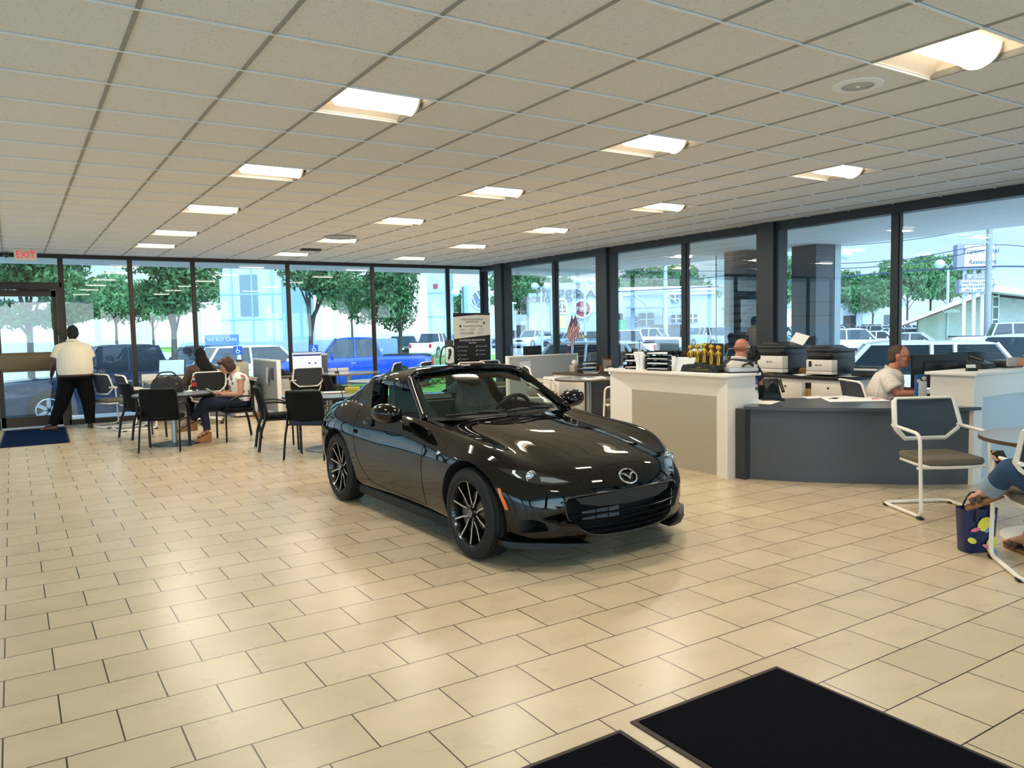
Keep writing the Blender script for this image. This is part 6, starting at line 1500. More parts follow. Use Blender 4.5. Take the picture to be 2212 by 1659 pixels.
t = thing('glass_fin', 'tall glass panel beside the dark brick column', 'glass panel', p, -heading(1562)); b = MB(); b.box(-.13, .13, -.02, .02, 0, 3.05); b.obj('pane', pane_m, t, 0); b = MB(); b.box(-.15, -.13, -.03, .03, 0, 3.05); b.obj('edge', mat('fin_blue', '#35517c', .4), t, 0)

# ---- vehicles of the lots
pnt = paint_mat()
vglass = mat('vehicle_glass', '#1b2730', .08, coat=.3); vtrim = mat('vehicle_trim', '#15181b', .5); vlamp = mat('vehicle_headlamp', '#dfe8ee', .15); vred = mat('vehicle_taillamp', '#a3121c', .25); vrim = mat('vehicle_rim', '#b4bcc2', .3, metal=.6)
def lot_vehicle(kind):
    S = dict(sedan=(4.75, .90, 1.45, .93, .82, (-.95, -.30, .75, 1.55)), suv=(4.75, .94, 1.70, 1.05, .98, (-1.05, -.50, 1.75, 2.2)), pickup=(5.7, .99, 1.92, 1.22, 1.12, (-1.15, -.60, .75, 1.0)), van=(5.6, 1.0, 2.2, 1.15, 1.05, (-1.9, -1.25, 2.65, 2.75)))[kind]
    L, W, H, belt, hood, (fb, ft, rt, rb) = S; h = L/2
    t = thing('car' if kind in ('sedan', 'suv') else ('pickup_truck' if kind == 'pickup' else 'van'), '', 'car')
    bed = kind == 'pickup'
    b = MB(); rg = []
    st = [(-h, .45, hood-.22, .80), (-h+.06, .28, hood-.12, .90), (-h+.3, .24, hood-.05, .97), (-h+.9, .24, hood, 1), (fb, .24, hood+.04, 1), (fb+.25, .24, belt, 1), (0, .24, belt, 1), (rt, .24, belt+.02, 1), (rb, .24, belt+.02, 1), (h-.35, .26, belt if kind != 'sedan' else belt+.03, .98), (h-.08, .30, belt-.04, .93), (h, .45, belt-.18, .85)]
    for y, z0, z1, w in st:
        w *= W; rg.append([V((x*w, y, z)) for x, z in ((-.9, z0), (-1, z0+.12), (-1, z1-.22), (-.95, z1-.03), (-.88, z1), (.88, z1), (.95, z1-.03), (1, z1-.22), (1, z0+.12), (.9, z0))])
    b.loft(rg); b.obj('body', pnt, t, 40)
    wt = W*.72; wb = W*.90
    b = MB(); b.loft([[V((-wb, fb, belt-.03)), V((wb, fb, belt-.03)), V((wb, rb, belt)), V((-wb, rb, belt))], [V((-wt, ft, H-.06)), V((wt, ft, H-.06)), V((wt, rt, H-.06)), V((-wt, rt, H-.06))]], smooth=False); b.obj('windows', vglass, t, 0)
    b = MB(); b.loft([[V((x*wt*1.02, y, z)) for x in (-1, -.5, .5, 1)] + [V((x*wt*1.02, y, H-.07)) for x in (1, -1)] for y, z in ((ft-.03, H-.06), (ft+.25, H-.01), (0, H), (rt-.2, H-.01), (rt+.03, H-.05))])
    for s in (-1, 1):
        for (y0, y1) in ((fb, ft), (rb, rt)): b.tube([(s*wb, y0, belt-.03), (s*wt, y1, H-.05)], .045, 6)
        for y in ((ft+rt)/2,) + (((ft+rt*2)/2.9,) if kind in ('suv', 'van') else ()): b.tube([(s*wb*1.005, y, belt-.02), (s*wt*1.005, y, H-.05)], .04, 6)
    b.obj('roof', pnt, t, 40)
    if bed:
        b = MB(); b.box(-W*.82, W*.82, rb+.12, h-.08, belt-.35, belt+.03); b.obj('cargo_bed', vtrim, t, 0)
    wr = {'sedan': .33, 'suv': .36, 'pickup': .41, 'van': .37}[kind]
    for s in (-1, 1):
        for y in (-h*.60, h*.58):
            b = MB(); b.cyl((s*(W-.22) if s > 0 else -W-.006, y, wr), wr*1.17, .226, 28, axis='x'); b.obj('wheel_arch', vtrim, t)
            b = MB(); b.cyl((s*(W-.20) if s > 0 else -W-.02, y, wr), wr, .22, 28, axis='x', bev=.03); w_ = b.obj('wheel', mat('vehicle_tyre', '#17181a', .8), t)
            b = MB()
            for k in range(6):
                a = k*pi/3; b.box(-.006, .006, -.045, .045, .04, wr*.66, mx=M.Translation((s*(W+.025), y, wr)) @ M.Rotation(a, 4, 'X'))
            b.tube([(s*(W+.022), y+wr*.66*cos(a), wr+wr*.66*sin(a)) for a in [2*pi*q/20 for q in range(20)]], .018, 5, closed=True); b.obj('rim', vrim, w_, 0)
        b = MB(); b.box(s*W*.62-.16, s*W*.62+.16, -h-.012, -h+.12, hood-.34, hood-.2, .02); b.obj('headlamp', vlamp, t)
        b = MB(); b.box(s*W*.78-.10, s*W*.78+.10, h-.12, h+.012, belt-.4, belt-.12, .02); b.obj('taillamp', vred, t)
        b = MB(); b.ball((s*(W+.1), fb+.42, belt+.06), (.1, .06, .08), 10, 6); b.obj('mirror', pnt, t)
        for y in (-.1, .75):
            if bed and y > .5: continue
            b = MB(); b.box(s*W-.012, s*W+.012, y, y+.2, belt-.22, belt-.19); b.obj('door_handle', vrim, t, 0)
    b = MB(); b.box(-W*.5, W*.5, -h-.015, -h+.05, hood-.42, hood-.22, .02); b.obj('grille', vtrim, t)
    b = MB(); b.box(-W*.88, W*.88, -h-.05, -h+.1, .30, .5, .04); b.box(-W*.88, W*.88, h-.1, h+.05, .32, .52, .04); b.obj('bumper', vtrim if kind != 'pickup' else vrim, t)
    return t
PROTO = {}; used = set()
def park(kind, c, u, D, rel, label, group=None, z=GZ, at_=None):
    """rel: degrees clockwise from the line of sight; 0 = driving away, 90 = facing the picture's right"""
    p = V(at_) if at_ else gp(u, D, z); hd = heading(u) + rad(rel); rz = pi - hd
    if kind not in PROTO: PROTO[kind] = r = lot_vehicle(kind); r.location = p; r.rotation_euler = (0, 0, rz)
    else: r = dup(PROTO[kind], p, rz)
    r['label'] = label
    if group: r['group'] = group
    elif 'group' in r: del r['group']
    col_ = (*lin(c), 1)
    for ch in KID_LIST(r):
        if ch.name.split('.')[0] in ('body', 'roof', 'mirror'): ch.color = col_
    return r
wh, sv, bk, gy = '#dfe6ea', '#a9b6c0', '#14181c', '#5d6a75'
c0 = at(30, 850, 1, 21.6).x; c1 = at(490, 850, 1, 21.6).x
park('pickup', '#13253f', 240, 20, -90, 'dark blue pickup parked outside the exit door', at_=((c0+c1)/2, 22.4, GZ)).rotation_euler[2] = rad(-90)
park('pickup', '#0f3fae', 760, 28.5, -90, 'bright blue pickup outside the window behind the pale round table')
park('suv', wh, 560, 29, 70, 'white sport utility car with a black grille behind the dark haired woman')
park('suv', '#2c4668', 425, 31, -80, 'dark blue car parked beyond the dark blue pickup bed')
park('sedan', '#4a6f9c', 690, 40, 80, 'blue grey car partly hidden behind the bright blue pickup')
park('pickup', wh, 935, 60, 20, 'white work truck seen from the rear, carrying a ladder rack')
park('suv', bk, 872, 62, 170, 'black car beside the white work truck')
park('suv', wh, 1985/2, 75, 150, 'pale car parked between the work truck and the wheel logo pylon')
park('pickup', wh, 1150, 84, -150, 'white pickup facing the road before the tree clump across the street')
park('pickup', gy, 1100, 86, -150, 'grey pickup at the near side of the white one across the street')
park('suv', '#3a4753', 1190, 88, -155, 'dark grey car between the white pickup and the arched window tower')
park('suv', '#8d9dac', 1222, 78, -125, 'silver grey car in front of the arched window tower')
park('suv', '#47627e', 1275, 73, -100, 'slate blue car beside the round red sign')
for k, u in enumerate((1108, 1128, 1148)): park('sedan', (wh, '#27365e', wh)[k], u, 118, -150, ('white car in the farther row, first from the corner column', 'navy car in the farther row before the tree clump', 'white car in the farther row, closest to the dealership wing')[k])
park('pickup', wh, 1345, 44, -20, 'white pickup with a fibreglass bed cap on the street')
park('pickup', wh, 1410, 66, 110, 'white pickup with a chrome grille turning beside the canopy entrance')
park('suv', gy, 1388, 92, 160, 'grey car under the canopy entrance')
park('suv', '#6d2a2a', 1430, 106, 90, 'maroon car at the corner of the black van')
park('van', bk, 1455, 98, 100, 'black van parked along the dealership wall')
park('sedan', bk, 1490, 84, 150, 'black sedan parked in front of the barred windows')
park('suv', '#46535f', 1508, 104, 170, 'dark grey car behind the black sedan')
park('pickup', wh, 1540, 68, 150, 'white pickup facing the showroom beside the glass fin')
park('sedan', '#2f9fd6', 1660, 42, -60, 'sky blue car between the brick column and the steel window column')
park('sedan', '#8e2b33', 1650, 62, 60, 'red car showing past the dark brick column')
names = ['first', 'second', 'third', 'fourth', 'fifth', 'sixth', 'seventh', 'eighth', 'ninth', 'tenth']
for k in range(9):
    u = 1705 + 33*k
    park('sedan' if k % 3 else 'suv', (wh, sv, wh, wh, sv, wh, '#b7a9a6', wh, sv)[k], u, 92 - k*2.6, 125, f'{names[k]} car from the slate column side in the angled row across the street', 'angled row of cars across the street')
for k in range(7):
    u = 1800 + 30*k
    park('suv' if k % 2 else 'sedan', (gy, '#7a2b2b', wh, sv, bk, wh, sv)[k], u, 116, 125, f'{names[k]} car of the farther row before the white garage', 'farther row of cars before the garage')
park('suv', '#3d5a86', 1795, 52, -60, 'blue car behind the white sale car, beside the slate column')
park('suv', wh, 1845, 47, 75, 'white car with a dark rear window standing for sale')
park('sedan', wh, 1905, 54, 100, 'white car behind the sale car and the window mullion')
park('sedan', '#222b31', 1975, 66, -130, 'dark car in front of the stone restaurant end')
park('sedan', '#b4bfc8', 1978, 44, 95, 'silver sedan alone on the road before the stone restaurant')
park('pickup', '#c3ccd3', 2185, 40, 80, 'silver pickup with a bed cap behind the wooden utility pole')
park('suv', '#d3d9de', 2190, 21, -80, 'pale car with a roof rack close to the street windows')
park('suv', wh, 1930, 16.3, -95, 'big white car parked directly outside the window behind the man in glasses')
park('suv', wh, 1330, 22, 110, 'white car whose roof shows outside beside the flags')
t = thing('trailer', 'small black trailer behind the white pickup with the bed cap', 'trailer', gp(1425, 44), rad(-40))
b = MB(); b.box(-1, 1, -.9, .9, .5, 1.3, .05); b.obj('box', mat('trailer_slate', '#22323f', .5), t)
for s in (-1, 1): b = MB(); b.cyl((s*.9-.1, 0, .33), .33, .2, 20, axis='x'); b.obj('wheel', mat('vehicle_tyre'), t)
b = MB(); b.tube([(0, -.9, .5), (0, -1.8, .5)], .05, 6); b.obj('tow_bar', vtrim, t)
t = thing('cargo_trailer', 'long pale blue trailer behind the bright blue pickup', 'trailer', gp(650, 37), -heading(650))
b = MB(); b.box(-5.2, 4.4, -1.2, 1.2, .75, 1.75, .04); b.obj('box', mat('trailer_blue', '#8fa9c8', .5), t)
for x in (-3.4, -1.2, 1.0, 3.0): b = MB(); b.box(x, x+.7, -1.215, -1.2, 1.15, 1.3); b.obj('placard', mat('placard_pale', '#c5d5e2', .5), t, 0)
for x in (-3, -1.9, 2.8):
    for s in (-1, 1): b = MB(); b.cyl((x, s*1.1-.12, .38), .38, .24, 20, axis='y'); b.obj('wheel', mat('vehicle_tyre'), t)

# ---- plants
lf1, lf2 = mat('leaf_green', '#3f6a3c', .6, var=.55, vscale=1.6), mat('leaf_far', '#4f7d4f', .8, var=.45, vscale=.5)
bark = mat('bark', '#4b453c', .9, bump=.6, bscale=30)
def leaves(b, blobs, n, s, rr):
    for _ in range(n):
        c, r = rr.choice(blobs)
        d = V((rr.gauss(0, 1), rr.gauss(0, 1), rr.gauss(0, 1))).normalized() * (rr.random()**.42)
        p = V(c) + V((d.x*r[0], d.y*r[1], d.z*r[2]))
        a = V((rr.gauss(0, 1), rr.gauss(0, 1), rr.gauss(0, .6))).normalized(); q = a.orthogonal(); q.rotate(M.Rotation(rr.random()*6.3, 3, a)); w = a.cross(q)
        k = s*(.6+.8*rr.random())
        b._add([p - q*k, p + w*k*.45, p + q*k, p - w*k*.45], [(0, 1, 2, 3)])
def tree(label, p, blobs, n, s, trunk, seed, group=None, m=None, name='tree'):
    rr = random.Random(seed); t = thing(name, label, 'tree', p, 0, group)
    b = MB(); b.tube([(0, 0, 0), (.02, .01, trunk*.5), (.05, -.03, trunk), (.0, .05, trunk*1.45)], [.13*trunk/2.6, .10*trunk/2.6, .085*trunk/2.6, .03], 9)
    for q in range(7):
        a = rr.random()*6.3; c, r = blobs[q % len(blobs)]
        b.tube([(.03, 0, trunk*(.75+.08*q)), V(c)*.5 + V((.2*cos(a), .2*sin(a), trunk*.55)), V(c)+V((r[0]*.5*cos(a), r[1]*.5*sin(a), r[2]*.3))], [.05, .03, .012], 6)
    b.obj('trunk', bark, t)
    b = MB(); leaves(b, blobs, n, s, rr); b.obj('crown', m or lf1, t, 0, fix=False)
    return t
def crown(rr, n, R_, zc_, rz): return [((rr.uniform(-1, 1)*R_*.6, rr.uniform(-1, 1)*R_*.6, zc_+rr.uniform(-1, 1)*rz*.55), (R_*rr.uniform(.4, .62), R_*rr.uniform(.4, .62), rz*rr.uniform(.32, .5))) for _ in range(n)]
rr = random.Random(3)
for k, (u, D, R_, zc_, rz, tr, lb) in enumerate([(60, 25, 2.3, 4.4, 1.6, 2.6, 'leafy tree outside the exit door, its low branches hanging'), (372, 27, 1.75, 4.5, 1.7, 2.6, 'leafy tree outside, over the dark blue pickup'), (668, 30, 1.9, 4.6, 2.0, 2.4, 'leafy tree outside, over the bright blue pickup cab'), (862, 33, 2.1, 4.4, 2.6, 2.3, 'leafy tree outside, closest to the wheel logo pylon')]):
    bl = crown(rr, 11, R_, zc_, rz)
    if k == 0: bl += [((1.3, -.2, 3.0), (.9, .5, .35)), ((.6, .1, 2.75), (.9, .4, .3)), ((-.6, 0, 2.9), (.8, .5, .5))]
    tree(lb, gp(u, D), bl, 9500, .078, tr, 20+k, 'trees outside the back windows')
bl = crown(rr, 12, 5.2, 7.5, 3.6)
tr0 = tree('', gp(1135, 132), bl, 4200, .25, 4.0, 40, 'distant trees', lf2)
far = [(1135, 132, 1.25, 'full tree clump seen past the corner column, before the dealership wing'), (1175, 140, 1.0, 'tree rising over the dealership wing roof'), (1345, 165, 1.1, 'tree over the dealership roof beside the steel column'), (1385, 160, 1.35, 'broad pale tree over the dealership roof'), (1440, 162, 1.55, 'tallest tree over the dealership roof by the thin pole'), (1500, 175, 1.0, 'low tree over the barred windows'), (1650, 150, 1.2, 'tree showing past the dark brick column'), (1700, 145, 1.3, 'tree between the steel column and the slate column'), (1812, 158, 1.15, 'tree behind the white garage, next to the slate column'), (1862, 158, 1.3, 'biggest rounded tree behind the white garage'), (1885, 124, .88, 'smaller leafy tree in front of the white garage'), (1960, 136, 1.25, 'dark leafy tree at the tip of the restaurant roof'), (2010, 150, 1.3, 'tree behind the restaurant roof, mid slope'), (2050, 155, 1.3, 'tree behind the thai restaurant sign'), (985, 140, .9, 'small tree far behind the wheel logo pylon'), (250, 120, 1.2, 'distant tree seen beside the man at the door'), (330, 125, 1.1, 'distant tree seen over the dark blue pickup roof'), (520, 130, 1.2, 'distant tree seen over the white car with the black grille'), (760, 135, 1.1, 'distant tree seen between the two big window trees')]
for k, (u, D, s_, lb) in enumerate(far):
    if k == 0: tr0.scale = (s_,)*3; tr0['label'] = lb
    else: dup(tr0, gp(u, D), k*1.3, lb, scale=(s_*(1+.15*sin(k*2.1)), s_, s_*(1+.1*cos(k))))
b = MB(); rr = random.Random(9); p, q = gp(868, 29), gp(968, 31); leaves(b, [(p.lerp(q, i/8) + V((0, 0, .35)), (.45, .45, .42)) for i in range(9)], 2600, .075, rr)
o = b.obj('hedge', mat('hedge_green', '#9db45e', .8, var=.4, vscale=3), angle=0, fix=False); tag(o, 'low clipped green hedge outside beside the bright blue pickup', 'hedge')
b = MB(); p, q = gp(880, 36), gp(1010, 38)
for i in range(900):
    c = p.lerp(q, rr.random()) + V((rr.gauss(0, .3), rr.gauss(0, .3), 0)); a = V((rr.gauss(0, .12), rr.gauss(0, .12), rr.uniform(.7, 1.15))); w = V((.012, -.008, 0))
    b._add([c-w, c+w, c+a], [(0, 1, 2)])
o = b.obj('tall_grass', mat('tall_grass_green', '#7d9a68', .8, var=.3, vscale=2), angle=0, fix=False); tag(o, 'tall ornamental grass behind the clipped hedge', 'grass'); o['kind'] = 'stuff'
b = MB(); p, q = gp(-20, 23.6), gp(40, 24); leaves(b, [(p.lerp(q, i/3) + V((0, 0, .3)), (.4, .4, .4)) for i in range(4)], 700, .07, rr)
tag(b.obj('shrub', mat('shrub_green', '#4c6a48', .8, var=.4, vscale=3), angle=0, fix=False), 'low dark shrub outside the exit door', 'shrub')

# ---- buildings across the street
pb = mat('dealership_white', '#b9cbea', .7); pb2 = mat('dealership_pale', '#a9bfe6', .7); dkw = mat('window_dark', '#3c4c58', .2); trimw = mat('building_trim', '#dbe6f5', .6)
def bld(name, label, u0, u1, D, cat='building'):
    p, q = gp(u0, D), gp(u1, D*1.0); t = thing(name, label, cat, p, atan2(q.y-p.y, q.x-p.x)); return t, (q-p).length
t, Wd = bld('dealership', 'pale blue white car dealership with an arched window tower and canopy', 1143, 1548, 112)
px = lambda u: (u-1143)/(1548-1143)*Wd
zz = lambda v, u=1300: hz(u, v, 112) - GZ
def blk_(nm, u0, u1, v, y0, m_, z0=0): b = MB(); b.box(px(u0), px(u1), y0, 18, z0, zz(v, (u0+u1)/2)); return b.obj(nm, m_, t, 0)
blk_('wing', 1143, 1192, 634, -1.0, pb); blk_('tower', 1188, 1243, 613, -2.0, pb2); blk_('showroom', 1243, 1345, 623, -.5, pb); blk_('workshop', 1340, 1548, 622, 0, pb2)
b = MB(); b.box(px(1340), px(1548), -.25, 0, zz(632), zz(622)); b.box(px(1345), px(1545), -.5, 0, zz(640), zz(636)); b.obj('cornice', trimw, t, 0)
def win(u0, u1, v0, v1, m_=dkw, y=-.2, nm='window', fr=True):
    b = MB(); b.box(px(u0), px(u1), y-.06, y, zz(v1), zz(v0)); w_ = b.obj(nm, m_, t, 0)
    if fr:
        b = MB(); x = (px(u0)+px(u1))/2; b.box(x-.08, x+.08, y-.1, y, zz(v1), zz(v0)); b.box(px(u0), px(u1), y-.1, y, (zz(v0)+zz(v1))/2-.06, (zz(v0)+zz(v1))/2+.06); b.obj('bars', trimw, w_, 0)
win(1449, 1466, 640, 657); win(1450, 1470, 683, 700); win(1485, 1506, 683, 700); win(1500-120, 1412, 678, 706, mat('entry_dark', '#5c6b73', .3)); win(1364, 1375, 685, 708, mat('door_dark', '#2d3a40', .3)); win(1328, 1344, 678, 702, mat('bay_dark', '#161b1f', .5), -.7, fr=False)
win(1168, 1177, 683, 710, mat('ad_panel', '#c3c39a', .6), -1.2, fr=False); win(1301, 1306, 677, 712, mat('ad_panel'), -.75, fr=False); win(1203, 1220, 680, 707, mat('yellow_ad', '#c9c46a', .6), -2.2, fr=False)
x0, x1 = px(1203), px(1222); xm = (x0+x1)/2; zb_ = zz(676)
b = MB(); P = [(x0, zb_), (x1, zb_), (x1, zz(658))] + [(xm+(x1-xm)*cos(a), zz(658)+(zz(645)-zz(658))*sin(a)) for a in [pi*q/12 for q in range(13)]]; b.prism(P, -2.25, -2.2, axis='y'); aw = b.obj('arched_window', dkw, t, 0)
b = MB(); b.tube([(x, -2.28, z) for x, z in P], .18, 6, closed=True); b.tube([(x0, -2.28, zz(668)), (x1, -2.28, zz(668))], .1, 5); b.tube([(xm, -2.28, zb_), (xm, -2.28, zz(646))], .1, 5); b.tube([(xm+(x1-xm)*.6*cos(a), -2.28, zz(660)+(zz(651)-zz(660))*sin(a)) for a in [pi*q/10 for q in range(11)]], .09, 5); b.obj('mullions', trimw, aw)
sg = mat('sign_dark', '#4b5560', .5)
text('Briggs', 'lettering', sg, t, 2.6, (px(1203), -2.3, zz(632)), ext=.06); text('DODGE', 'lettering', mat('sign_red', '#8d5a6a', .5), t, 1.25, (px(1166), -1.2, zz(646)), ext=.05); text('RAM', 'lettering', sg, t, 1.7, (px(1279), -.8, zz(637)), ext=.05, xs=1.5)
b = MB(); b.prism([(px(1254), zz(634)), (px(1262), zz(634)), (px(1262), zz(640)), (px(1258), zz(645)), (px(1254), zz(640))], -.8, -.7, axis='y'); b.obj('emblem', sg, t, 0)
b = MB(); b.cyl((px(1257), -.8, zz(667)), 1.15, .15, 28, axis='y'); rs = b.obj('round_sign', mat('sign_crimson', '#8e3348', .5), t); b = MB(); b.tube([(px(1257)+1.25*cos(a), -.85, zz(667)+1.25*sin(a)) for a in [2*pi*q/28 for q in range(28)]], .16, 6, closed=True); b.obj('rim', trimw, rs); text('FIAT', 'lettering', trimw, rs, .85, (px(1257), -.87, zz(667)), ext=.03)
b = MB()
for u in (1352, 1418): b.box(px(u), px(u)+.5, -5, -4.5, 0, zz(640))
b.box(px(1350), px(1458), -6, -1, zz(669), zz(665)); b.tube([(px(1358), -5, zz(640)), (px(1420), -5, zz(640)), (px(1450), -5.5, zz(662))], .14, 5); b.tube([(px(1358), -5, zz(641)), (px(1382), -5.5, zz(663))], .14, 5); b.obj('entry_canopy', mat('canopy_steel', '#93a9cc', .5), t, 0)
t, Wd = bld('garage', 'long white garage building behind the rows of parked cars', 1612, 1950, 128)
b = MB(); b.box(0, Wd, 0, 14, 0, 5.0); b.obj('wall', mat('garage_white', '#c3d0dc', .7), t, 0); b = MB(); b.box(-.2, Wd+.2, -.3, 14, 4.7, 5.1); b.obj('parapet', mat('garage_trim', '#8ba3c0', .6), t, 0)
for k, (f0, f1, m_) in enumerate(((.03, .08, trimw), (.14, .19, dkw), (.24, .30, trimw), (.34, .40, trimw), (.55, .60, dkw), (.62, .70, mat('bay_dark')), (.74, .80, trimw), (.88, .92, dkw))):
    b = MB(); b.box(f0*Wd, f1*Wd, -.1, 0, 0 if f1-f0 > .045 else 1, 3.1); b.obj('garage_door', m_, t, 0)
t, Wd = bld('restaurant', 'stone walled restaurant with a sweeping white roof edge', 1940, 2330, 58)
px = lambda u: (u-1940)/390*Wd
zz = lambda v, u=2080: hz(u, v, 58) - GZ
stn = mat('rubble_stone', '#b9b7ad', .85); n = stn.node_tree.nodes; l = stn.node_tree.links; tc = n.new('ShaderNodeTexCoord'); vo = n.new('ShaderNodeTexVoronoi'); vo.feature = 'DISTANCE_TO_EDGE'; vo.inputs['Scale'].default_value = 1.9; cr = n.new('ShaderNodeValToRGB'); cr.color_ramp.elements[0].position = .0; cr.color_ramp.elements[1].position = .025; cr.color_ramp.elements[0].color = (*lin('#9aa0a2'), 1); cr.color_ramp.elements[1].color = (*lin('#b3b8b9'), 1)
l.new(tc.outputs['Object'], vo.inputs['Vector']); l.new(vo.outputs['Distance'], cr.inputs[0]); l.new(cr.outputs[0], n['Principled BSDF'].inputs['Base Color'])
SHR = M(((1, .5, 0, 0), (0, 1, 0, 0), (0, 0, 1, 0), (0, 0, 0, 1)))
b = MB(); b.prism([(px(1984), 0), (px(2330), 0), (px(2330), zz(665)), (px(2133), zz(640)), (px(2133), zz(640)), (px(1984), zz(690))], 0, 8, axis='y', mx=SHR); b.obj('stone_wall', stn, t, 0)
b = MB(); P = [(px(1942), zz(702)), (px(2133), zz(634)), (px(2330), zz(660)), (px(2330), zz(648)), (px(2133), zz(622)), (px(1950), zz(694))]; b.prism(P, -3, 9, axis='y', mx=SHR); b.obj('roof', mat('roof_white', '#ccd8e2', .6), t, 0)
b = MB(); P = [(px(1946), zz(703)), (px(2133), zz(639)), (px(2133), zz(634)), (px(1942), zz(702))]; b.prism(P, -2.9, 8.5, axis='y', mx=SHR); b.obj('soffit', mat('soffit_brown', '#6b3f3a', .7), t, 0)
b = MB(); b.box(px(2141), px(2152), -.15, 0, zz(722), zz(640)); w_ = b.obj('window', dkw, t, 0); b = MB()
for v in (641, 663, 690, 712): b.box(px(2141), px(2152), -.2, 0, zz(v)-.1, zz(v))
b.box(px(2139), px(2141), -.2, 0, 0, zz(638)); b.box(px(2152), px(2154), -.2, 0, 0, zz(638)); b.obj('window_bars', trimw, w_, 0)
text('Golden', 'lettering', mat('roof_ink', '#aab4bf', .6), t, .4, (px(2005), -3.05, zz(672)), ext=.02)
# restaurant pylon sign
t = thing('restaurant_sign', 'tall sign reading Tuptim Thai Restaurant on three white posts', 'sign', gp(2100, 50), -heading(2100)+rad(16))
k = 50/1683; zs_ = lambda v: hz(2100, v, 50) - GZ
stl = mat('sign_post_white', '#d5dde6', .5); lil = mat('sign_lilac', '#8f90b5', .5); swh = mat('sign_face', '#dce9f2', .5)
for x in (-17, 2, 18): b = MB(); b.box(x*k-.09, x*k+.09, -.1, .1, 0, zs_(575)); b.obj('post', stl, t, 0)
for (x0, x1, v0, v1, d) in ((-36, 38, 529, 583, .45), (-30, 36, 604, 633, .4), (-16, 20, 592, 604, .3)):
    b = MB(); b.box(x0*k, x1*k, -d, d, zs_(v1), zs_(v0)); bx_ = b.obj('cabinet', lil, t, 0)
    b = MB(); b.box((x0+(14 if d > .42 else 4))*k, (x1-3)*k, -d-.02, -d, zs_(v1-3), zs_(v0+3)); b.obj('face', swh, bx_, 0)
ink = mat('sign_ink', '#39507c', .5)
text('Tuptim Thai', 'lettering', ink, t, .42, (8*k, -.49, zs_(545)), ext=.01, sh=.25); text('Restaurant', 'lettering', ink, t, .36, (12*k, -.49, zs_(568)), ext=.01, sh=.25)
text('FINE THAI CUISINE', 'lettering', ink, t, .19, (3*k, -.44, zs_(612)), ext=.01); text('FOR THE HEARTLAND', 'lettering', ink, t, .19, (3*k, -.44, zs_(620)), ext=.01); text('DINE IN - CARRY OUT', 'lettering', ink, t, .13, (3*k, -.44, zs_(627)), ext=.01); text('267-7777', 'lettering', ink, t, .2, (4*k, -.34, zs_(598)), ext=.01)
# the wheel logo pylon
t = thing('pylon_sign', 'pale blue square pylon with a round letter logo outside the back windows', 'sign', gp(1029, 45), -heading(1029)+rad(10))
zp = lambda v: hz(1029, v, 45) - GZ; k = 45/1683
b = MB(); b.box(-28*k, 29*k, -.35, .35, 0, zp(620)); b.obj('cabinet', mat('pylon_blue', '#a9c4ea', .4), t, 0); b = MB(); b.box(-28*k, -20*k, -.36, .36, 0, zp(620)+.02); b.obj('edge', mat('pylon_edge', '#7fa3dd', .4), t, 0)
lc_ = (7*k, zp(648)); Rr = 20*k
b = MB(); b.cyl((lc_[0], -.38, lc_[1]), Rr, .03, 40, axis='y'); lo = b.obj('logo_disc', mat('logo_navy', '#5a7596', .4), t)
b = MB(); b.tube([(lc_[0]+Rr*cos(a), -.40, lc_[1]+Rr*sin(a)) for a in [2*pi*q/40 for q in range(40)]], .035, 6, closed=True)
X_ = lambda x, z: (lc_[0]+x*Rr, -.40, lc_[1]+z*Rr)
for P in ([(-.45, .85), (-.02, .06), (.02, .06), (.45, .85)], [(-.88, .40), (-.42, -.82), (0, -.05), (.42, -.82), (.88, .40)]): b.tube([X_(*q) for q in P], .038, 5)
b.obj('letters', mat('logo_white', '#e6eef6', .4), lo)
t = thing('pole_sign', 'slim pole behind the wheel logo pylon', 'pole', gp(1041, 60)); b = MB(); b.cyl((0, 0, 0), .12, hz(1041, 592, 60)-GZ, 10); b.obj('pole', mat('pole_blue', '#8fb0dc', .5), t)
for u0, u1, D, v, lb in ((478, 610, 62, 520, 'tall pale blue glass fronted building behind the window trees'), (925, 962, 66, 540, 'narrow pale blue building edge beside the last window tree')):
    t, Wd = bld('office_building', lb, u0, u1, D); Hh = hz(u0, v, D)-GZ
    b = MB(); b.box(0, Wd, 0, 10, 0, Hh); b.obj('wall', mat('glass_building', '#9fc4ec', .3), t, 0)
    for q in range(int(Wd/1.6)):
        b = MB(); b.box(q*1.6+.9, q*1.6+1.02, -.08, 0, 0, Hh); b.obj('mullion', mat('building_joint', '#7d9fd0', .5), t, 0)
    for z in (3.2, 5.2): b = MB(); b.box(0, Wd, -.06, 0, z, z+.12); b.obj('transom', mat('building_joint'), t, 0)
    if u0 < 600: b = MB(); b.box(Wd*.33, Wd*.62, -.05, .0, 3.5, hz(540, 594, D)-GZ); b.obj('dark_glazing', mat('dark_glazing', '#5c7482', .15), t, 0)
    else: b = MB(); b.box(.5, .9, -.08, 0, 5.6, 6.0); b.obj('red_sign', mat('sign_crimson'), t, 0)
t, Wd = bld('low_building', 'low white building far behind the work truck', 975, 1140, 120); b = MB(); b.box(0, Wd, 0, 10, 0, 4.2); b.obj('wall', mat('garage_white'), t, 0)
for f_ in (.05, .35, .6, .85): b = MB(); b.box(f_*Wd, f_*Wd+1.4, -.06, 0, 1.2, 2.6); b.obj('window', dkw, t, 0)
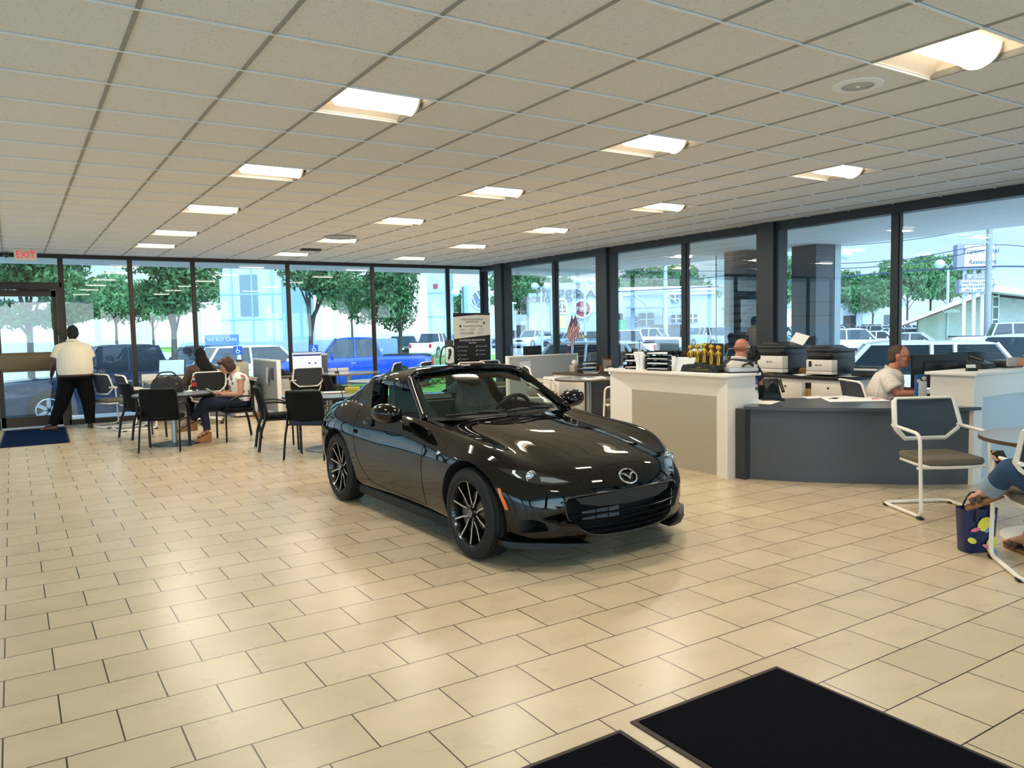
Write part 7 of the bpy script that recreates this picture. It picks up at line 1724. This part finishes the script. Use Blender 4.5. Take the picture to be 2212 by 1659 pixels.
# poles, lamps, wires
pole = mat('lamp_pole', '#b3c9d9', .5)
for k, (u, v, D, lb) in enumerate(((1264, 607, 62, 'twin globe lamp post before the round red sign'), (1170, 618, 70, 'twin globe lamp post before the dealership wing'), (1803, 551, 46, 'twin globe lamp post next to the slate column'), (2046, 570, 58, 'twin globe lamp post beside the thai restaurant sign'), (1000, 632, 64, 'twin globe lamp post beside the wheel logo pylon'), (1072, 634, 70, 'twin globe lamp post behind the corner column'))):
    p = gp(u, D); top = hz(u, v, D)-GZ
    t = thing('lamp_post', lb, 'street lamp', p, -heading(u), 'twin globe lamp posts'); b = MB(); b.tube([(0, 0, 0), (0, 0, .8), (0, 0, top-.5)], [.16, .11, .09], 10)
    for s in (-1, 1): b.tube(fillet([(0, 0, top-.7), (0, 0, top-.15), (s*.45, 0, top+.1)], .3), .035, 6)
    b.obj('pole', pole, t)
    for s in (-1, 1): b = MB(); b.ball((s*.55, 0, top), (.36, .36, .32), 16, 10); b.obj('globe', mat('lamp_globe', '#cfe2ea', .3), t)
for u, v, D, lb, w in ((1198, 597, 55, 'thick pale pole before the dealership tower', .3), (1438, 572, 66, 'tall thin pale pole before the canopy entrance', .2), (1109, 655, 110, 'short white lamp pole before the tree clump', .14)):
    t = thing('light_pole', lb, 'pole', gp(u, D)); b = MB(); b.cyl((0, 0, 0), w, hz(u, v, D)-GZ, 12, r2=w*.8); b.obj('pole', pole, t); b = MB(); b.box(-.5, .5, -.15, .15, hz(u, v, D)-GZ-.1, hz(u, v, D)-GZ+.12); b.obj('lamp_head', trimw, t)
t = thing('utility_pole', 'wooden utility pole with a street light arm in front of the restaurant sign', 'pole', gp(2133, 42), -heading(2133))
zu = lambda v: hz(2133, v, 42)-GZ
b = MB(); b.cyl((0, 0, 0), .17, zu(470), 14, r2=.14); b.obj('pole', mat('weathered_wood', '#8c9498', .85, var=.2, vscale=12), t); b = MB(); b.tube(fillet([(0, -.1, zu(528)), (-.6, -.3, zu(510)), (-1.0, -.4, zu(507))], .3), .04, 6); b.obj('arm', pole, t); b = MB(); b.ball((-1.2, -.4, zu(508)), (.3, .12, .07), 12, 6); b.obj('lamp_head', trimw, t)
wm = mat('wire_dark', '#3a4f6b', .6)
for k, (pts, r) in enumerate(([((1300, 632), (1660, 612), (1934, 588), (2131, 576), (2260, 577)), .045], [((1300, 588), (1700, 583), (1930, 573), (2131, 540)), .025], [((1660, 575), (1940, 562), (2131, 530), (2260, 538)), .022], [((1320, 560), (1660, 540), (1930, 522), (2131, 492)), .022], [((1290, 605), (1480, 603), (1640, 588)), .03])):
    pp_ = [dep(u, v, 42 + abs(u-2131)*.02) for u, v in pts]; pp_ = crspl(pp_, 40)
    b = MB(); b.tube(pp_, r, 5); tag(b.obj('power_line', wm), f'{["thick lowest", "second lowest", "middle", "topmost", "short"][k]} power line crossing the sky outside the street windows', 'cable', 'power lines')
for u, v0, v1, D, lb in ((511, 748, 766, 23.5, 'blue accessible parking sign behind the dark haired woman'), (676, 745, 762, 24.5, 'blue accessible parking sign over the web page monitor')):
    t = thing('parking_sign', lb, 'sign', gp(u, D), -heading(u), 'accessible parking signs'); z0, z1 = hz(u, v1, D)-GZ, hz(u, v0, D)-GZ
    b = MB(); b.cyl((0, 0, 0), .03, z1, 8); b.obj('post', pole, t); b = MB(); b.box(-.13, .13, -.05, -.035, z0, z1); b.obj('plate', mat('sign_blue', '#1c4fa0', .4), t, 0)
    zc2 = (z0+z1)/2; b = MB(); b.ball((-.01, -.055, zc2+.075), (.016, .006, .016), 8, 6); b.tube([(-.01, -.055, zc2+.05), (-.005, -.055, zc2), (.04, -.055, zc2), (.06, -.055, zc2-.05)], .010, 5); b.tube([(.0+.05*cos(a), -.055, zc2-.035+.05*sin(a)) for a in [2*pi*q/16+.6 for q in range(14)]], .008, 5); b.obj('symbol', mat('sign_white', '#eef2f5', .4), t)
t = thing('street_sign', 'green street sign before the dealership entrance', 'sign', gp(1344, 58), -heading(1344)); z1 = hz(1344, 691, 58)-GZ; b = MB(); b.cyl((0, 0, 0), .05, z1, 8); b.obj('post', pole, t)
for dz in (0, .42): b = MB(); b.box(-.36, .36, -.06, -.04, z1-.38-dz, z1-dz); b.obj('plate', mat('sign_green', '#2f9a72', .5), t, 0)
t = thing('notice_board', 'blue board reading we buy cars outside the window', 'sign', gp(478, 34), -heading(478)); z1 = hz(478, 723, 34)-GZ; b = MB(); b.box(-.7, .7, -.03, .03, z1-.45, z1); b.box(-.04, .04, -.02, .02, 0, z1); b.obj('board', mat('sign_navy', '#5f86b8', .5), t, 0); text('WE BUY CARS', 'lettering', trimw, t, .19, (0, -.035, z1-.22), ext=.004)
# lettering on the glass beside the door, printed to be read from outside
hl = thing('window_lettering', 'white opening hours lettering on the glass beside the exit door', 'lettering', (0, 0, 0))
wl = mat('vinyl_white', '#b9c8d8', .6)
for s_, u, v, sz in (('SALES', 213, 803, .085), ('MON to THUR', 212, 822, .07), ('FRIDAY', 216, 831, .07), ('SATURDAY', 214, 838, .06)):
    p = at(u, v, 1, YB+.115); text(s_, 'lettering', wl, hl, sz, (p.x+.0, YB+.115, p.z), (pi/2, 0, pi), ext=.0005)
# in front of the building (seen mirrored in the back windows)
t = thing('totem_sign', 'dark totem reading Genesis, seen mirrored in the back windows', 'sign', (11.5, -14, GZ), pi)
b = MB(); b.box(-.95, .95, -.15, .15, 0, 5.1); b.obj('panel', mat('totem_brown', '#6b655c', .5), t, 0); b = MB(); b.box(-.96, .96, -.16, .16, 3.6, 5.1); b.obj('top', mat('totem_dark', '#1b2a30', .5), t, 0)
text('GENESIS', 'lettering', trimw, t, .34, (0, -.18, 4.35), ext=.004); text('Laird Noller', 'lettering', trimw, t, .36, (0, -.18, 3.1), ext=.004)
t = thing('dealer_sign', 'green sign reading pre-owned vehicles, seen mirrored in the back windows', 'sign', (14.6, -14.5, GZ), pi)
b = MB(); b.box(-1.5, 1.5, -.12, .12, 3.3, 5.2); b.box(-1.1, -.9, -.08, .08, 0, 3.3); b.box(.9, 1.1, -.08, .08, 0, 3.3); b.obj('panel', mat('sign_forest', '#24403a', .5), t, 0)
text('PRE-OWNED', 'lettering', trimw, t, .5, (0, -.14, 4.35), ext=.004); text('VEHICLES', 'lettering', trimw, t, .5, (0, -.14, 3.75), ext=.004)
for k, (x, y, s_) in enumerate(((-14, -60, 1.2), (-2, -66, 1.4), (12, -62, 1.1), (26, -64, 1.35), (40, -58, 1.2), (54, -60, 1.3))): dup(tr0, V((x, y, GZ)), k*1.7, f'{names[k]} tree of the line beyond the front lot, seen mirrored in the glass', 'trees beyond the front lot', (s_, s_, s_*.9))
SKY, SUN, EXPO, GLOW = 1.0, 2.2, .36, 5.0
# ------------------------------------------------------------------ light
W = bpy.data.worlds.new('sky'); SC.world = W; W.use_nodes = True
n = W.node_tree.nodes; l = W.node_tree.links; bg = n['Background']
tc = n.new('ShaderNodeTexCoord'); sp = n.new('ShaderNodeSeparateXYZ'); l.new(tc.outputs['Generated'], sp.inputs[0])
gr = n.new('ShaderNodeValToRGB'); e = gr.color_ramp.elements
e[0].position = .0; e[0].color = (.74, .93, 1, 1); e[1].position = .6; e[1].color = (.22, .55, .92, 1)
k = e.new(.12); k.color = (.50, .82, 1, 1)
l.new(sp.outputs[2], gr.inputs[0])
mp = n.new('ShaderNodeMapping'); mp.inputs['Scale'].default_value = (1.6, 1.6, 5); l.new(tc.outputs['Generated'], mp.inputs[0])
ns = n.new('ShaderNodeTexNoise'); ns.inputs['Scale'].default_value = 2.2; ns.inputs['Detail'].default_value = 6; ns.inputs['Roughness'].default_value = .55
l.new(mp.outputs[0], ns.inputs['Vector'])
cr = n.new('ShaderNodeValToRGB'); cr.color_ramp.elements[0].position = .45; cr.color_ramp.elements[1].position = .68; l.new(ns.outputs['Fac'], cr.inputs[0])
mx = n.new('ShaderNodeMix'); mx.data_type = 'RGBA'; l.new(cr.outputs[0], mx.inputs[0]); l.new(gr.outputs[0], mx.inputs[6]); mx.inputs[7].default_value = (.95, .98, 1, 1)
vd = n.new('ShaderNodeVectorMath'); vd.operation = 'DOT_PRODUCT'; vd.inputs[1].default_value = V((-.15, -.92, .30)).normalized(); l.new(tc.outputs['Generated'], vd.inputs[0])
gl_ = n.new('ShaderNodeMapRange'); gl_.interpolation_type = 'SMOOTHSTEP'; gl_.inputs[1].default_value = .1; gl_.inputs[2].default_value = 1; gl_.inputs[3].default_value = 1; gl_.inputs[4].default_value = GLOW; l.new(vd.outputs['Value'], gl_.inputs[0])  # sky brightened behind the camera, added to light counters and floor
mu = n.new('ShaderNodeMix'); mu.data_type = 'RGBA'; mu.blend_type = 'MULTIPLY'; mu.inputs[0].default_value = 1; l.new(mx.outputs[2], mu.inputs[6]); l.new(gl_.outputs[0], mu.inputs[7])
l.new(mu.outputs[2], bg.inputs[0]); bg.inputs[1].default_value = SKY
sl = bpy.data.lights.new('sun', 'SUN'); sl.energy = SUN; sl.angle = rad(2); sl.color = (1, .95, .86)
so = bpy.data.objects.new('sun', sl); COL.objects.link(so); so.rotation_euler = V((-.28, -.52, .80)).to_track_quat('Z', 'Y').to_euler()
SC.view_settings.view_transform = 'Standard'; SC.view_settings.look = 'None'; SC.view_settings.gamma = 1; SC.view_settings.use_curve_mapping = False
SC.view_settings.exposure = EXPO
SC.cycles.max_bounces = 7; SC.cycles.diffuse_bounces = 4; SC.cycles.glossy_bounces = 4; SC.cycles.transmission_bounces = 4; SC.cycles.transparent_max_bounces = 14
SC.cycles.caustics_reflective = False; SC.cycles.caustics_refractive = False; SC.cycles.sample_clamp_indirect = 6
SC.cycles.use_denoising = True; SC.cycles.use_adaptive_sampling = True; SC.cycles.adaptive_threshold = .015
